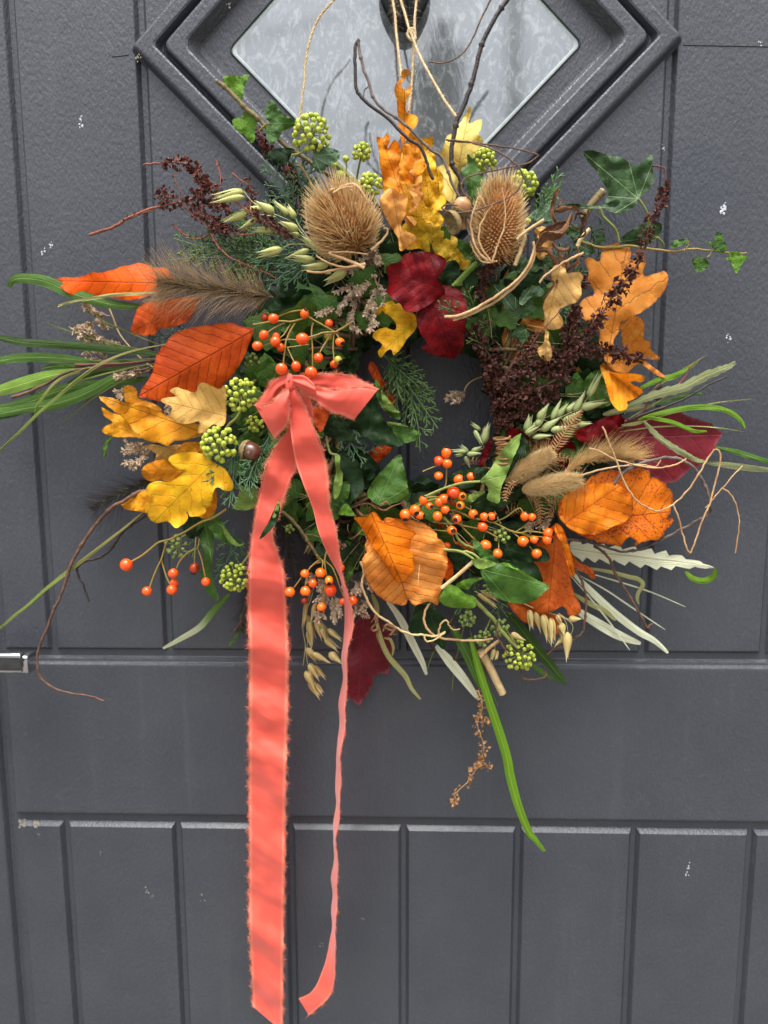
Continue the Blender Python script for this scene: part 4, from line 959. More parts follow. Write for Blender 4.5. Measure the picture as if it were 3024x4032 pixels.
# ------------------------------------------------------------------ conifer sprays
G = 'conifer sprays in the wreath'
def cyp(label, mat, sprs, seed, d=.05, width=.42):
    mb = MB()
    for i, sp_ in enumerate(sprs): (bx, by), (tx, ty) = sp_[:2]; cypress(mb, (bx, by), (tx, ty), d-.008, d+.004, sp_[2] if len(sp_) > 2 else width, seed*31+i)
    e = empty('conifer_spray', P(sprs[0][0][0], sprs[0][0][1], d-.008), label, 'conifer spray', G); mb.build('foliage', mat, e); return e
cyp('blue green conifer spray rising behind the left teasel head', M_CYPB, [((1215, 900), (1045, 640)), ((1200, 860), (1150, 610)), ((1230, 800), (1170, 560), .3)], 1, .045)
cyp('flat conifer spray spreading left above the feathery brown grass head', M_CYP, [((1150, 1010), (690, 945), .36), ((1180, 1040), (670, 1030), .3), ((1150, 960), (800, 900), .4)], 2, .040)
cyp('conifer spray under the pale oat husks left of the florets', M_CYPB, [((1260, 1000), (985, 1040), .45), ((1250, 1010), (1060, 1130), .45), ((1230, 960), (1010, 800), .4), ((1240, 990), (1120, 1130), .4)], 3, .055)
cyp('conifer spray hanging into the hole of the wreath', M_CYP, [((1500, 1380), (1725, 1690), .36), ((1500, 1440), (1655, 1780), .34), ((1510, 1400), (1650, 1525), .3)], 4, .05)
cyp('short conifer spray below the glossy ivy leaves beside the ribbon', M_CYPB, [((1340, 1660), (1435, 1830), .45), ((1370, 1660), (1505, 1770), .4)], 5, .062)
cyp('blue green conifer spray below the acorn', M_CYPB, [((930, 1720), (905, 2000), .40), ((960, 1760), (815, 1900), .32), ((1010, 1790), (985, 1960), .34), ((1060, 1720), (965, 1930), .4)], 6, .088)
cyp('conifer spray between the bow and the ivy flower heads', M_CYP, [((1060, 1600), (950, 1700), .4), ((1090, 1650), (1010, 1840), .45), ((1110, 1620), (1080, 1760), .4)], 7, .06)
cyp('upright light green conifer tip behind the right teasel head', M_CYPL, [((2130, 850), (2200, 668), .34), ((2110, 860), (2206, 732), .3)], 8, .04)
cyp('conifer spray under the withered leaves right of the right teasel', M_CYPB, [((2180, 1080), (2120, 900), .4), ((2230, 1080), (2290, 900), .4), ((2260, 1100), (2380, 980), .35)], 21, .035)
cyp('conifer spray between the pale peach leaf and the largest amber leaf', M_CYP, [((2180, 1180), (2300, 1060), .45), ((2160, 1200), (2250, 1290), .45)], 22, .04)
cyp('conifer spray along the lower right under the broad ivy leaf', M_CYP, [((1850, 2250), (1800, 2420), .45), ((1900, 2280), (2000, 2430), .4), ((1700, 2330), (1640, 2470), .4)], 23, .045)
cyp('conifer spray low at the left behind the loose rose hips', M_CYPB, [((900, 2050), (740, 2180), .4), ((920, 2080), (850, 2280), .4)], 24, .03)
cyp('small conifer tip beside the cut stick', M_CYPB, [((2290, 990), (2372, 865), .34), ((2310, 1000), (2350, 920), .3)], 9, .04)
cyp('conifer tip in front of the dark red leaf', M_CYP, [((1850, 1260), (1725, 1200), .4), ((1870, 1230), (1840, 1140), .4)], 10, .088)
cyp('conifer tips among the dark seed stems right of the red leaf', M_CYP, [((1960, 1330), (1880, 1260), .4), ((1950, 1380), (1840, 1330), .4), ((2000, 1200), (1925, 1180), .35)], 11, .06)
cyp('small conifer tip behind the large rust leaf', M_CYPB, [((730, 1320), (590, 1325), .4), ((740, 1300), (640, 1270), .3)], 12, .035)

# ------------------------------------------------------------------ feathery grass heads
plume('brown feathery grass head pointing left over the orange leaf', [(1075, 1170), (950, 1150), (800, 1135), (690, 1118), (640, 1120)], .078, 185, 1250, 700, .62, (M_DOCKSTEM, M_HAIRB, M_SEEDB), seed=1)
plume('purple black bristly grass head at the lower left edge', [(600, 1885), (520, 1920), (440, 1960), (370, 2000)], .035, 170, 420, 160, .8, (M_DOCKSTEMD, M_HAIRD, M_SEEDD), seed=2)
plume('dark green bristly grass head between the two ribbon tails', [(1110, 2000), (1125, 2100), (1150, 2200), (1185, 2310)], .045, 150, 900, 520, .8, (M_DOCKSTEMD, M_HAIRD, M_SEEDD), seed=3)
plume('dark bristly grass head peeping out low behind the wide ribbon', [(1010, 2200), (980, 2300), (960, 2400), (945, 2480)], .02, 110, 260, 90, .8, (M_DOCKSTEMD, M_HAIRD, M_SEEDD), seed=4)
plume('tan bristly grass head fanning over the plum red leaf', [(2220, 1870), (2300, 1820), (2400, 1800), (2500, 1812)], .078, 150, 800, 200, 1.1, (M_TAN, M_HAIRT, M_SEEDT), seed=5, up=(.15, -.1, .9))
plume('fine tan bristles behind the two fuzzy seed heads', [(2020, 1900), (2080, 1830), (2140, 1790)], .07, 100, 500, 60, .8, (M_TAN, M_HAIRT, M_SEEDT), seed=6)

# ------------------------------------------------------------------ dried dock seed stems
DL = (M_DOCKSTEM, M_DOCKR); DR = (M_DOCKSTEMD, M_DOCK)
dockstem('reddish dried seed stem reaching far left over the planks, with a long bare tip', [
    ('l', [(-275, 690), (-120, 640), (0, 575), (120, 520), (250, 480), (350, 460), (460, 430), (560, 400)], .05, 6, 30, 3.2, (.62, 1), 14),
    ('l', [(230, 430), (280, 390), (320, 430)], .052, 4, 34, 6, (0, 1), 14),
    ('l', [(-60, 600), (200, 500)], .05, 4, 14, .5, (0, 1), 10),
    ('l', [(430, 460), (530, 520), (640, 600), (700, 640), (790, 660)], .05, 4, 26, 5, (.1, 1), 14),
    ('l', [(500, 400), (570, 350), (640, 330)], .052, 4, 42, 8, (0, 1), 15), ('l', [(620, 440), (690, 480), (740, 540)], .052, 4, 44, 8, (0, 1), 15), ('l', [(600, 560), (640, 620), (690, 640)], .05, 4, 34, 7, (0, 1), 14)], mats=DL, seed=1)
dockstem('reddish seed stem arching to a fine point, highest of the left side', [
    ('l', [(120, 180), (210, 172), (320, 165), (430, 180), (500, 230), (540, 290), (590, 340)], .048, 4, 24, 4.5, (.26, .95), 13), ('l', [(470, 190), (510, 240), (540, 290)], .05, 3, 30, 6, (0, 1), 13)], mats=DL, seed=2)
dockstem('thin bare reddish sprig standing up beside the oat husks', [('l', [(640, 140), (665, 200), (680, 290), (660, 350), (610, 420)], .045, 3, 12, .8, (0, 1), 9), ('l', [(345, 250), (360, 320), (400, 385)], .045, 2.5, 6, .5, (0, 1), 6),
    ('l', [(760, 240), (820, 290), (880, 330), (910, 400)], .055, 3, 20, 3.4, (.4, 1), 12)], mats=DL, seed=3)
dockstem('thin reddish seed stem sagging below the others to a hooked tip', [('l', [(340, 610), (390, 670), (490, 718), (560, 705), (610, 670), (640, 620)], .045, 3.5, 10, 1.2, (0, 1), 9), ('l', [(380, 450), (480, 550), (600, 630), (700, 680), (790, 695), (930, 680)], .05, 3.5, 12, 1.0, (0, 1), 9),
    ('l', [(610, 680), (650, 760), (740, 850), (860, 905), (960, 945), (1080, 1000)], .06, 3.5, 12, 1.0, (0, 1), 9)], mats=DL, seed=4)
dockstem('dark brown seed stem lying across the oat husks to the left teasel', [('l', [(690, 385), (780, 450), (900, 530), (980, 580), (1080, 630), (1170, 690)], .075, 4, 26, 6, (.45, 1), 14), ('l', [(900, 440), (890, 500), (860, 550)], .06, 3, 26, 5, (0, 1), 14)], mats=DL, seed=5)
dockstem('dark seed sprig behind the ivy leaves at the upper left', [('N', [(1035, 560), (1050, 590), (1062, 610)], .04, 3, 24, 8, (0, 1), 14), ('N', [(1120, 630), (1150, 690), (1165, 780), (1180, 850)], .04, 3, 22, 4, (0, 1), 14), ('N', [(1010, 495), (1040, 560)], .04, 3, 14, 4, (0, 1), 12)], mats=DL, seed=6)
dockstem('tall thin seed stem crossing the big amber oak leaf, red at its tip', [('c', [(945, 1080), (1025, 1110), (1022, 1250), (975, 1360), (940, 1440), (900, 1560), (880, 1640)], .078, 3.5, 26, 4.2, (.3, .96), 15),
    ('f', [(880, -20), (850, 60), (780, 160), (690, 270), (610, 400), (560, 470), (520, 560)], .088, 4, 36, 5.0, (0, 1), 17)], mats=(M_REDST, M_DOCK), seed=7)
dockstem('thick dark brown seed stem running down beside the pale oak leaf', [('f', [(480, 160), (500, 220)], .05, 4, 20, 6, (0, 1), 14), ('f', [(440, 350), (420, 450), (400, 540), (420, 620), (330, 700), (200, 780)], .07, 6, 50, 9, (0, 1), 15)], mats=DR, seed=8)
dockstem('thick dark brown seed stem pointing right below the amber oak leaves', [('f', [(930, 685), (830, 680), (720, 650), (600, 630), (480, 640), (350, 700)], .078, 5, 36, 8, (.1, 1), 15)], mats=DR, seed=9)
dockstem('dense dark brown seed stem filling the right inner side, upper one', [('f', [(280, 640), (200, 700), (120, 740), (30, 800), (-60, 850)], .072, 6, 55, 8, (0, 1), 15), ('f', [(400, 760), (300, 830), (200, 880), (60, 920), (-30, 980)], .07, 6, 55, 8, (0, 1), 15)], mats=DR, seed=10)
dockstem('dense dark brown seed stem filling the right inner side, lower one', [('f', [(330, 900), (220, 940), (120, 1000), (40, 1060), (-40, 1090)], .062, 6, 50, 8, (0, 1), 15), ('f', [(180, 560), (130, 650), (60, 760), (0, 900)], .062, 6, 48, 8, (0, 1), 14)], mats=DR, seed=11)
dockstem('dark brown seed stem hanging beside the dark red leaf', [('e', [(1560, 60), (1500, 180), (1480, 260), (1510, 330)], .07, 5, 36, 9, (0, 1), 14), ('e', [(1400, 470), (1460, 540), (1510, 620), (1560, 720), (1600, 860), (1640, 1000), (1620, 1120)], .058, 6, 52, 8, (0, 1), 15),
    ('m', [(480, 500), (380, 570), (280, 620), (180, 700)], .078, 4, 26, 9, (0, 1), 14)], mats=DR, seed=12)
dockstem('spindly red brown seed sprig over the pale oak leaf', [('f', [(350, 360), (280, 440), (210, 510), (150, 600), (60, 700)], .095, 2.5, 18, 3, (.45, 1), 11), ('f', [(300, 600), (285, 660), (270, 720)], .08, 2, 8, .5, (0, 1), 8)], mats=(M_REDST, M_DOCK), seed=13)
dockstem('dark seed stem beside the straws right of the ring hole', [('e', [(1540, 700), (1560, 850), (1590, 1000), (1600, 1120)], .05, 6, 34, 7, (0, 1), 14)], mats=DR, seed=14)

# ------------------------------------------------------------------ pale papery flower sprays
def N_(crop, prs): return [(Q(crop, [a])[0], Q(crop, [b])[0]) for a, b in prs]
raceme_cluster('large spray of cream papery florets under the left teasel head', N_('e', [((800, 60), (560, 150)), ((810, 80), (530, 250)), ((800, 100), (570, 340)), ((740, 200), (640, 430)), ((800, 120), (720, 400)), ((820, 150), (760, 500)), ((700, 120), (620, 250)),
    ((600, 300), (415, 395)), ((720, 260), (560, 380)), ((860, 60), (700, 60)), ((800, 180), (840, 330)), ((760, 60), (680, 250)), ((850, 0), (790, 150)), ((820, 40), (640, 130)), ((640, 360), (690, 500)), ((760, 330), (800, 460)), ((820, 250), (760, 360)), ((760, -60), (820, 60)), ((780, -120), (800, -40))]), seed=1, d=.068)
raceme_cluster('airy dried flower spray with a straw stem at the far left', N_('d', [((720, 405), (600, 370)), ((740, 485), (640, 440)), ((620, 440), (480, 500)), ((600, 460), (520, 540)), ((640, 440), (610, 500)), ((820, 600), (650, 560)), ((640, 560), (560, 580)), ((640, 570), (550, 660)), ((620, 520), (660, 560)), ((560, 590), (600, 510)), ((700, 690), (620, 650)), ((660, 690), (600, 700)), ((590, 330), (545, 300)), ((610, 370), (560, 350))]), seed=2, d=.03,
    stems=[Q('d', [(705, 335), (740, 420), (780, 520), (850, 610), (940, 700), (1000, 740)])])
raceme_cluster('cream floret tuft hanging under the folded amber oak leaf', N_('d', [((1000, 1250), (820, 1210)), ((990, 1260), (810, 1290)), ((980, 1270), (815, 1360)), ((980, 1290), (860, 1400)), ((960, 1290), (920, 1360)), ((940, 1230), (850, 1250))]), seed=3, d=.05)
raceme_cluster('brownish floret sprig between the long green leaves and the rust leaf', N_('d', [((980, 760), (760, 800)), ((960, 740), (860, 790)), ((900, 900), (760, 900)), ((860, 860), (790, 940)), ((1080, 980), (1090, 1060))]), seed=4, d=.04)
raceme_cluster('cream floret bunch under the lower rose hips between the ribbon tails', N_('p', [((780, 800), (700, 960)), ((830, 880), (720, 1080)), ((830, 900), (790, 1100)), ((840, 900), (860, 1140)), ((860, 920), (900, 1080)), ((720, 760), (660, 800)), ((760, 760), (740, 880)), ((820, 960), (730, 1130))]), seed=5, d=.05)
raceme_cluster('cream floret bunch right of the thin ribbon tail', N_('p', [((1040, 760), (960, 880)), ((1060, 780), (1010, 900)), ((1080, 800), (1060, 900)), ((1090, 820), (1150, 880)), ((1060, 940), (1020, 1070)), ((1080, 950), (1090, 1050)), ((1100, 960), (1140, 1080)), ((880, 440), (940, 520))]), seed=6, d=.045)
raceme_cluster('tiny pale floret sprig reaching into the hole of the wreath', N_('e', [((1370, 900), (1260, 950)), ((1360, 910), (1290, 920)), ((1380, 890), (1300, 960))]), seed=7, d=.03, stems=[Q('e', [(1500, 800), (1440, 820), (1390, 860), (1370, 910)])])
raceme_cluster('small pale floret tuft beside the right rose hips', N_('o', [((740, 540), (700, 620)), ((730, 560), (640, 620)), ((760, 560), (740, 620)), ((650, 600), (630, 650))]), seed=8, d=.062)
dockstem('dangling sprig of crumpled tan husks beside the long bright green blade', [('h', [(1465, 1190), (1490, 1260), (1485, 1330), (1460, 1400), (1480, 1480), (1500, 1560), (1490, 1650)], .05, 3, 24, 2.6, (0, 1), 11), ('h', [(1480, 1400), (1540, 1400)], .052, 2, 20, 4, (0, 1), 15),
    ('j', [(1480, -40), (1460, 30), (1420, 90), (1380, 150), (1310, 210), (1318, 250), (1290, 290)], .05, 2.4, 12, 1.6, (0, 1), 16), ('j', [(1490, 0), (1530, 30), (1550, 50)], .048, 2.4, 12, 2, (0, 1), 16)], mats=(M_TAN, M_FERN), seed=15, name='husk_sprig')
# ------------------------------------------------------------------ broad leaves
GB, GO, GI, GD = 'orange beech leaves in the wreath', 'oak leaves in the wreath', 'ivy leaves in the wreath', 'dark red leaves in the wreath'
leaf('beech_leaf', 'bright orange pointed leaf stretched to the far left', 'leaf', GB, L_BRIGHT, 'd', [(350, 175), (410, 152), (520, 150), (600, 122), (680, 118), (780, 88), (860, 66), (940, 58), (1000, 92), (1060, 82), (1120, 130), (1160, 180), (1110, 240), (1000, 265), (860, 302), (760, 292), (640, 270), (520, 277), (440, 255), (400, 215)], (1160, 195), (350, 175), .055, .045, fold=-.02, serr=3)
leaf('beech_leaf', 'torn salmon orange leaf with a small hole below the bright orange leaf', 'leaf', GB, L_CORAL, 'd', [(855, 510), (862, 470), (880, 400), (920, 330), (1000, 310), (1130, 290), (1300, 282), (1290, 340), (1260, 400), (1220, 445), (1150, 470), (1060, 490), (1020, 490), (1025, 520), (940, 532)], (1310, 290), (860, 510), .052, .045, serr=3)
leaf('beech_leaf', 'largest rust orange leaf, left of the bow', 'leaf', GB, L_RUST, 'd', [(905, 932), (950, 850), (990, 790), (1010, 700), (1035, 640), (1090, 570), (1160, 510), (1290, 472), (1400, 460), (1500, 448), (1590, 478), (1657, 488), (1625, 590), (1580, 700), (1530, 780), (1470, 840), (1400, 900), (1250, 930), (1120, 950), (1040, 962), (960, 945)], (1657, 500), (905, 932), .078, .058, fold=-.04, serr=2, ruffle=.003, res=20)
leaf('oak_leaf', 'pale tan lobed leaf overlapping the rust leaf tip', 'leaf', GO, L_TANOAK, 'd', [(1048, 958), (1080, 937), (1135, 935), (1150, 925), (1110, 900), (1118, 880), (1160, 872), (1215, 890), (1280, 902), (1292, 862), (1315, 838), (1370, 852), (1430, 882), (1470, 852), (1478, 950), (1475, 1090), (1440, 1128), (1390, 1112), (1345, 1160), (1292, 1172), (1298, 1125), (1300, 1090), (1230, 1110), (1160, 1100), (1105, 1058), (1125, 1005), (1090, 985)], (1478, 1060), (1048, 958), .088, .080, bend=.006)
leaf('oak_leaf', 'amber lobed leaf folded like a trough at the left edge', 'leaf', GO, L_AMBER, 'd', [(645, 930), (720, 937), (800, 962), (860, 1000), (930, 990), (1050, 1030), (1130, 1080), (1230, 1110), (1310, 1115), (1320, 1180), (1280, 1200), (1180, 1220), (1130, 1222), (1095, 1257), (1040, 1235), (960, 1222), (900, 1180), (850, 1120), (800, 1070), (700, 990), (668, 965)], (1320, 1165), (645, 930), .078, .058, fold=.05, ruffle=.006)
leaf('oak_leaf', 'amber two lobed leaf end sticking out below the folded leaf', 'leaf', GO, L_YDEEP, 'd', [(662, 1000), (720, 1030), (800, 1060), (870, 1110), (940, 1200), (850, 1195), (780, 1198), (700, 1182), (665, 1152), (700, 1118), (740, 1100), (682, 1060)], (940, 1195), (665, 1100), .055, .045)
leaf('oak_leaf', 'rounded amber lobe rising behind the folded leaf', 'leaf', GO, L_AMBER, 'd', [(805, 890), (820, 862), (850, 856), (890, 880), (905, 940), (960, 960), (1030, 990), (1070, 1040), (1000, 1060), (900, 1020), (830, 990)], (1070, 1040), (815, 870), .045, .04)
leaf('oak_leaf', 'large golden yellow lobed leaf at the lower left', 'leaf', GO, L_YELLOW, 'n', [(668, 940), (700, 905), (800, 880), (900, 890), (950, 920), (1000, 960), (1080, 1010), (1130, 1090), (1140, 1150), (1090, 1170), (1030, 1140), (1000, 1160), (990, 1210), (965, 1278), (925, 1270), (945, 1310), (910, 1347), (870, 1350), (830, 1355), (800, 1310), (812, 1360), (775, 1410), (720, 1437), (680, 1400), (650, 1385), (590, 1402), (545, 1385), (518, 1335), (525, 1285), (560, 1250), (553, 1205), (520, 1185), (505, 1150), (530, 1115), (590, 1093), (650, 1100), (700, 1092), (760, 1050), (795, 1020), (750, 1008), (700, 980)], (1060, 900), (600, 1360), .090, .075, bend=.008, res=20)
leaf('oak_leaf', 'deep amber lobed leaf just behind the golden leaf', 'leaf', GO, L_AMBER, 'n', [(470, 1025), (500, 980), (580, 945), (660, 938), (720, 960), (830, 1010), (760, 1090), (660, 1100), (610, 1082), (560, 1098), (510, 1088), (480, 1055)], (850, 1020), (470, 1025), .070, .058)
leaf('oak_leaf', 'orange yellow lobe pointing left behind the golden leaf', 'leaf', GO, L_YDEEP, 'n', [(325, 1262), (360, 1215), (440, 1178), (510, 1165), (580, 1220), (560, 1290), (520, 1325), (470, 1320), (430, 1312), (360, 1300)], (600, 1240), (325, 1262), .070, .055)
leaf('oak_leaf', 'amber lobe at the right rim of the golden leaf', 'leaf', GO, L_AMBER, 'n', [(1000, 1150), (1022, 1200), (1018, 1290), (985, 1350), (930, 1368), (890, 1352), (930, 1300), (940, 1230), (960, 1160)], (970, 1130), (920, 1365), .072, .066)
leaf('oak_leaf', 'tan lobed leaf between the folded leaf and the golden leaf', 'leaf', GO, L_TANOAK, 'n', [(470, 842), (560, 828), (640, 842), (740, 828), (800, 850), (740, 900), (680, 935), (600, 946), (565, 942), (583, 905), (550, 880), (520, 862)], (800, 850), (470, 842), .058, .05)
leaf('oak_leaf', 'amber leaf patch above the golden leaf beside the ivy flower head', 'leaf', GO, L_AMBER, 'n', [(740, 860), (790, 815), (900, 815), (960, 860), (940, 900), (830, 885), (720, 920)], (960, 850), (730, 890), .070)
leaf('oak_leaf', 'curled orange leaf standing topmost in the wreath', 'leaf', GO, L_ORANGE, 'b', [(915, 600), (928, 545), (968, 505), (958, 470), (985, 450), (1017, 465), (1005, 500), (977, 520), (963, 560), (985, 592), (1027, 552), (1022, 610), (1000, 650), (990, 700), (1005, 742), (1040, 745), (1072, 770), (1060, 822), (1030, 862), (1000, 912), (975, 947), (952, 880), (942, 800), (935, 700), (935, 650)], (980, 990), (985, 450), .062, .05, ruffle=.008, fold=.05)
leaf('oak_leaf', 'orange lobed leaf at the left of the upright group', 'leaf', GO, L_ORANGE, 'b', [(800, 890), (840, 906), (862, 870), (885, 888), (880, 940), (870, 975), (918, 910), (952, 960), (962, 1010), (945, 1100), (952, 1180), (977, 1262), (960, 1277), (900, 1232), (850, 1212), (835, 1140), (820, 1060), (813, 980)], (965, 1290), (830, 885), .070, .058, ruffle=.007, fold=.03)
leaf('oak_leaf', 'creased orange leaf in the middle of the upright group', 'leaf', GO, L_ORANGE, 'b', [(968, 947), (1030, 940), (1092, 945), (1087, 1000), (1102, 1060), (1120, 1040), (1115, 1110), (1060, 1165), (1020, 1200), (955, 1190), (948, 1100), (975, 1020)], (1020, 1230), (1060, 940), .076, .066, ruffle=.008, fold=.04)
leaf('oak_leaf', 'peach tan curling leaf beside the left teasel head', 'leaf', GO, L_PEACH, 'b', [(822, 1290), (860, 1245), (900, 1228), (960, 1268), (1002, 1262), (1003, 1330), (990, 1400), (960, 1470), (985, 1505), (1045, 1530), (1062, 1560), (1010, 1612), (955, 1642), (940, 1560), (900, 1490), (850, 1400), (818, 1330)], (900, 1230), (975, 1630), .090, .084, ruffle=.007, fold=.04)
leaf('oak_leaf', 'small peach flake of a leaf below the creased orange leaf', 'leaf', GO, L_PEACH, 'b', [(990, 1200), (1030, 1230), (1086, 1290), (1075, 1340), (1035, 1385), (1008, 1390), (1030, 1340), (1040, 1290), (1010, 1250)], (995, 1195), (1010, 1390), .082, fold=.05)
leaf('oak_leaf', 'small shell shaped peach leaf below the creased orange leaf', 'leaf', GO, L_PEACH, 'b', [(985, 1420), (1020, 1410), (1062, 1430), (1060, 1465), (1030, 1488), (1000, 1465)], (990, 1410), (1050, 1480), .088, fold=-.06)
leaf('oak_leaf', 'speckled golden leaf right of the creased orange leaf', 'leaf', GO, L_SPECK, 'b', [(1000, 900), (1020, 868), (1060, 895), (1120, 905), (1167, 886), (1172, 940), (1150, 1000), (1185, 1060), (1205, 1160), (1215, 1260), (1255, 1290), (1240, 1372), (1182, 1372), (1150, 1422), (1128, 1400), (1118, 1330), (1070, 1250), (1092, 1180), (1100, 1100), (1040, 1000)], (1160, 1440), (1080, 880), .070, .055, ruffle=.008, fold=-.03)
leaf('oak_leaf', 'pale yellow tall leaf behind the dark twig at the top right', 'leaf', GO, L_PALEY, 'b', [(1232, 975), (1262, 885), (1308, 872), (1298, 830), (1350, 800), (1382, 740), (1415, 688), (1417, 760), (1398, 812), (1482, 775), (1487, 830), (1465, 882), (1492, 900), (1486, 960), (1432, 1012), (1390, 1080), (1350, 1130), (1332, 1220), (1302, 1330), (1242, 1285), (1200, 1180), (1188, 1095), (1240, 1070), (1205, 1012), (1170, 985), (1225, 990)], (1290, 1350), (1410, 690), .050, .035, fold=-.04, ruffle=.006, res=18)
leaf('oak_leaf', 'broad golden leaf at the back of the upright group', 'leaf', GO, L_YELLOW, 'b', [(830, 1000), (900, 960), (960, 1000), (1030, 930), (1090, 900), (1130, 960), (1180, 1000), (1190, 1090), (1240, 1150), (1230, 1240), (1260, 1330), (1160, 1400), (1060, 1420), (960, 1400), (880, 1330), (840, 1230), (860, 1130)], (1060, 1430), (1060, 900), .044, .040, ruffle=.008)
leaf('oak_leaf', 'curled light orange leaf half hidden beside the speckled one', 'leaf', GO, L_PEACH, 'b', [(1010, 1130), (1060, 1100), (1100, 1160), (1090, 1220), (1110, 1290), (1060, 1340), (1020, 1290), (1040, 1220)], (1050, 1340), (1050, 1100), .080, .074, fold=.07, ruffle=.009)
leaf('oak_leaf', 'olive yellow leaf spread flat between the two teasel heads', 'leaf', GO, L_OLIVEY, 'k', [(700, 640), (760, 575), (850, 560), (930, 600), (985, 612), (1040, 680), (1110, 720), (1092, 800), (1040, 870), (1010, 900), (962, 842), (940, 822), (912, 750), (905, 832), (870, 802), (800, 722), (740, 680)], (1110, 690), (720, 650), .072, .066, ruffle=.005)
leaf('oak_leaf', 'yellow leaf edge above the dark red leaf', 'leaf', GO, L_YELLOW, 'k', [(790, 720), (870, 760), (905, 835), (860, 800), (820, 790), (740, 800), (760, 750)], (900, 830), (750, 760), .068)
leaf('oak_leaf', 'brown speckled yellow leaf right above the dark red leaf', 'leaf', GO, L_SPECK, 'k', [(960, 842), (1040, 790), (1110, 770), (1160, 820), (1210, 880), (1150, 950), (1100, 880), (1060, 880), (1020, 915)], (1180, 870), (970, 850), .062)
leaf('oak_leaf', 'small brown speckled yellow leaf left of the acorn cup', 'leaf', GO, L_SPECK, 'b', [(1090, 1372), (1130, 1350), (1200, 1380), (1240, 1440), (1200, 1480), (1150, 1455), (1110, 1450)], (1220, 1460), (1100, 1370), .080)
leaf('copper_leaf', 'upper glossy dark red leaf over the hole of the wreath', 'leaf', GD, L_RED, 'e', [(860, 90), (900, 62), (955, 50), (975, 5), (1040, -12), (1140, -14), (1250, 30), (1242, 100), (1210, 160), (1232, 205), (1250, 252), (1200, 292), (1120, 345), (1045, 380), (985, 370), (955, 325), (900, 292), (865, 240), (880, 180), (868, 130)], (1225, 225), (865, 110), .086, .078, bend=.010, ruffle=.0035)
leaf('copper_leaf', 'lower glossy dark red leaf hanging over the hole of the wreath', 'leaf', GD, L_RED, 'e', [(1100, 220), (1160, 200), (1210, 205), (1300, 215), (1380, 280), (1388, 400), (1372, 530), (1372, 600), (1312, 682), (1240, 672), (1180, 667), (1130, 640), (1090, 610), (1130, 590), (1108, 555), (1078, 500), (1060, 420), (1085, 330)], (1130, 235), (1310, 680), .078, .070, bend=.012, ruffle=.0035)
leaf('oak_leaf', 'small golden yellow leaf at the upper left rim of the hole', 'leaf', GO, L_YELLOW, 'e', [(784, 380), (820, 340), (900, 303), (960, 328), (1000, 365), (1050, 395), (1067, 450), (1050, 502), (1000, 555), (960, 620), (910, 662), (900, 625), (868, 632), (830, 678), (808, 640), (838, 590), (778, 550), (785, 510), (850, 480), (920, 497), (928, 460), (890, 410), (850, 390), (800, 402)], (1070, 420), (820, 660), .074, .068)
leaf('copper_leaf', 'large plum red leaf behind everything at the right edge', 'leaf', GD, L_REDM, 'f', [(430, 1180), (540, 1120), (640, 1065), (720, 1045), (790, 1080), (900, 1030), (1020, 1010), (1080, 1015), (1180, 1060), (1270, 1088), (1330, 1110), (1372, 1150), (1402, 1175), (1362, 1240), (1340, 1290), (1270, 1372), (1182, 1410), (1140, 1455), (1090, 1487), (1010, 1490), (900, 1400), (780, 1290), (640, 1270), (500, 1260)], (430, 1210), (1402, 1180), .050, .035, serr=3, fold=.03, res=20)
leaf('copper_leaf', 'small dark red leaf folded over the start of the plum leaf', 'leaf', GD, L_RED, 'f', [(430, 1160), (560, 1105), (640, 1062), (720, 1048), (762, 1090), (742, 1140), (720, 1182), (650, 1225), (560, 1255), (480, 1230)], (430, 1200), (762, 1090), .064, .060, ruffle=.008)
leaf('copper_leaf', 'dark red leaf tucked behind the pale curled ivy leaf', 'leaf', GD, L_RED, 'f', [(-10, 1150), (80, 1145), (180, 1235), (240, 1240), (300, 1200), (400, 1208), (447, 1270), (420, 1335), (380, 1402), (250, 1350), (140, 1260), (0, 1250)], (0, 1200), (440, 1290), .062, ruffle=.008)
leaf('copper_leaf', 'narrow dark red leaf beside the coiled dry fern', 'leaf', GD, L_RED, 'e', [(1480, 1400), (1475, 1340), (1500, 1270), (1555, 1205), (1545, 1290), (1510, 1360)], (1485, 1400), (1555, 1210), .055)
leaf('copper_leaf', 'faded dark red leaf hanging lowest behind the thin ribbon tail', 'leaf', GD, L_REDM, 'h', [(640, 800), (700, 700), (790, 700), (860, 790), (915, 880), (905, 960), (872, 1090), (835, 1080), (790, 1092), (770, 1160), (722, 1240), (680, 1287), (640, 1250), (608, 1215), (600, 1100), (618, 950)], (720, 690), (680, 1287), .020, .014, serr=4)
leaf('beech_leaf', 'mottled orange leaf, broad and toothed, at the right edge', 'leaf', GB, L_MOTT, 'o', [(830, 500), (850, 430), (900, 382), (980, 350), (1060, 282), (1160, 252), (1260, 260), (1330, 232), (1420, 252), (1430, 290), (1500, 320), (1560, 380), (1577, 430), (1560, 520), (1540, 560), (1585, 578), (1530, 640), (1490, 700), (1400, 715), (1322, 745), (1332, 712), (1290, 690), (1252, 718), (1240, 750), (1150, 732), (1050, 710), (970, 680), (900, 632), (865, 605), (832, 560)], (862, 602), (1580, 520), .080, .062, serr=4, ruffle=.005, res=20)
leaf('beech_leaf', 'smooth orange leaf half folded over the mottled one', 'leaf', GB, L_SMOR, 'o', [(838, 450), (900, 390), (980, 352), (1100, 335), (1210, 340), (1300, 400), (1315, 520), (1260, 590), (1180, 620), (1110, 662), (1000, 672), (900, 634), (868, 602), (832, 562), (828, 500)], (866, 602), (1240, 345), .088, .078, ruffle=.005)
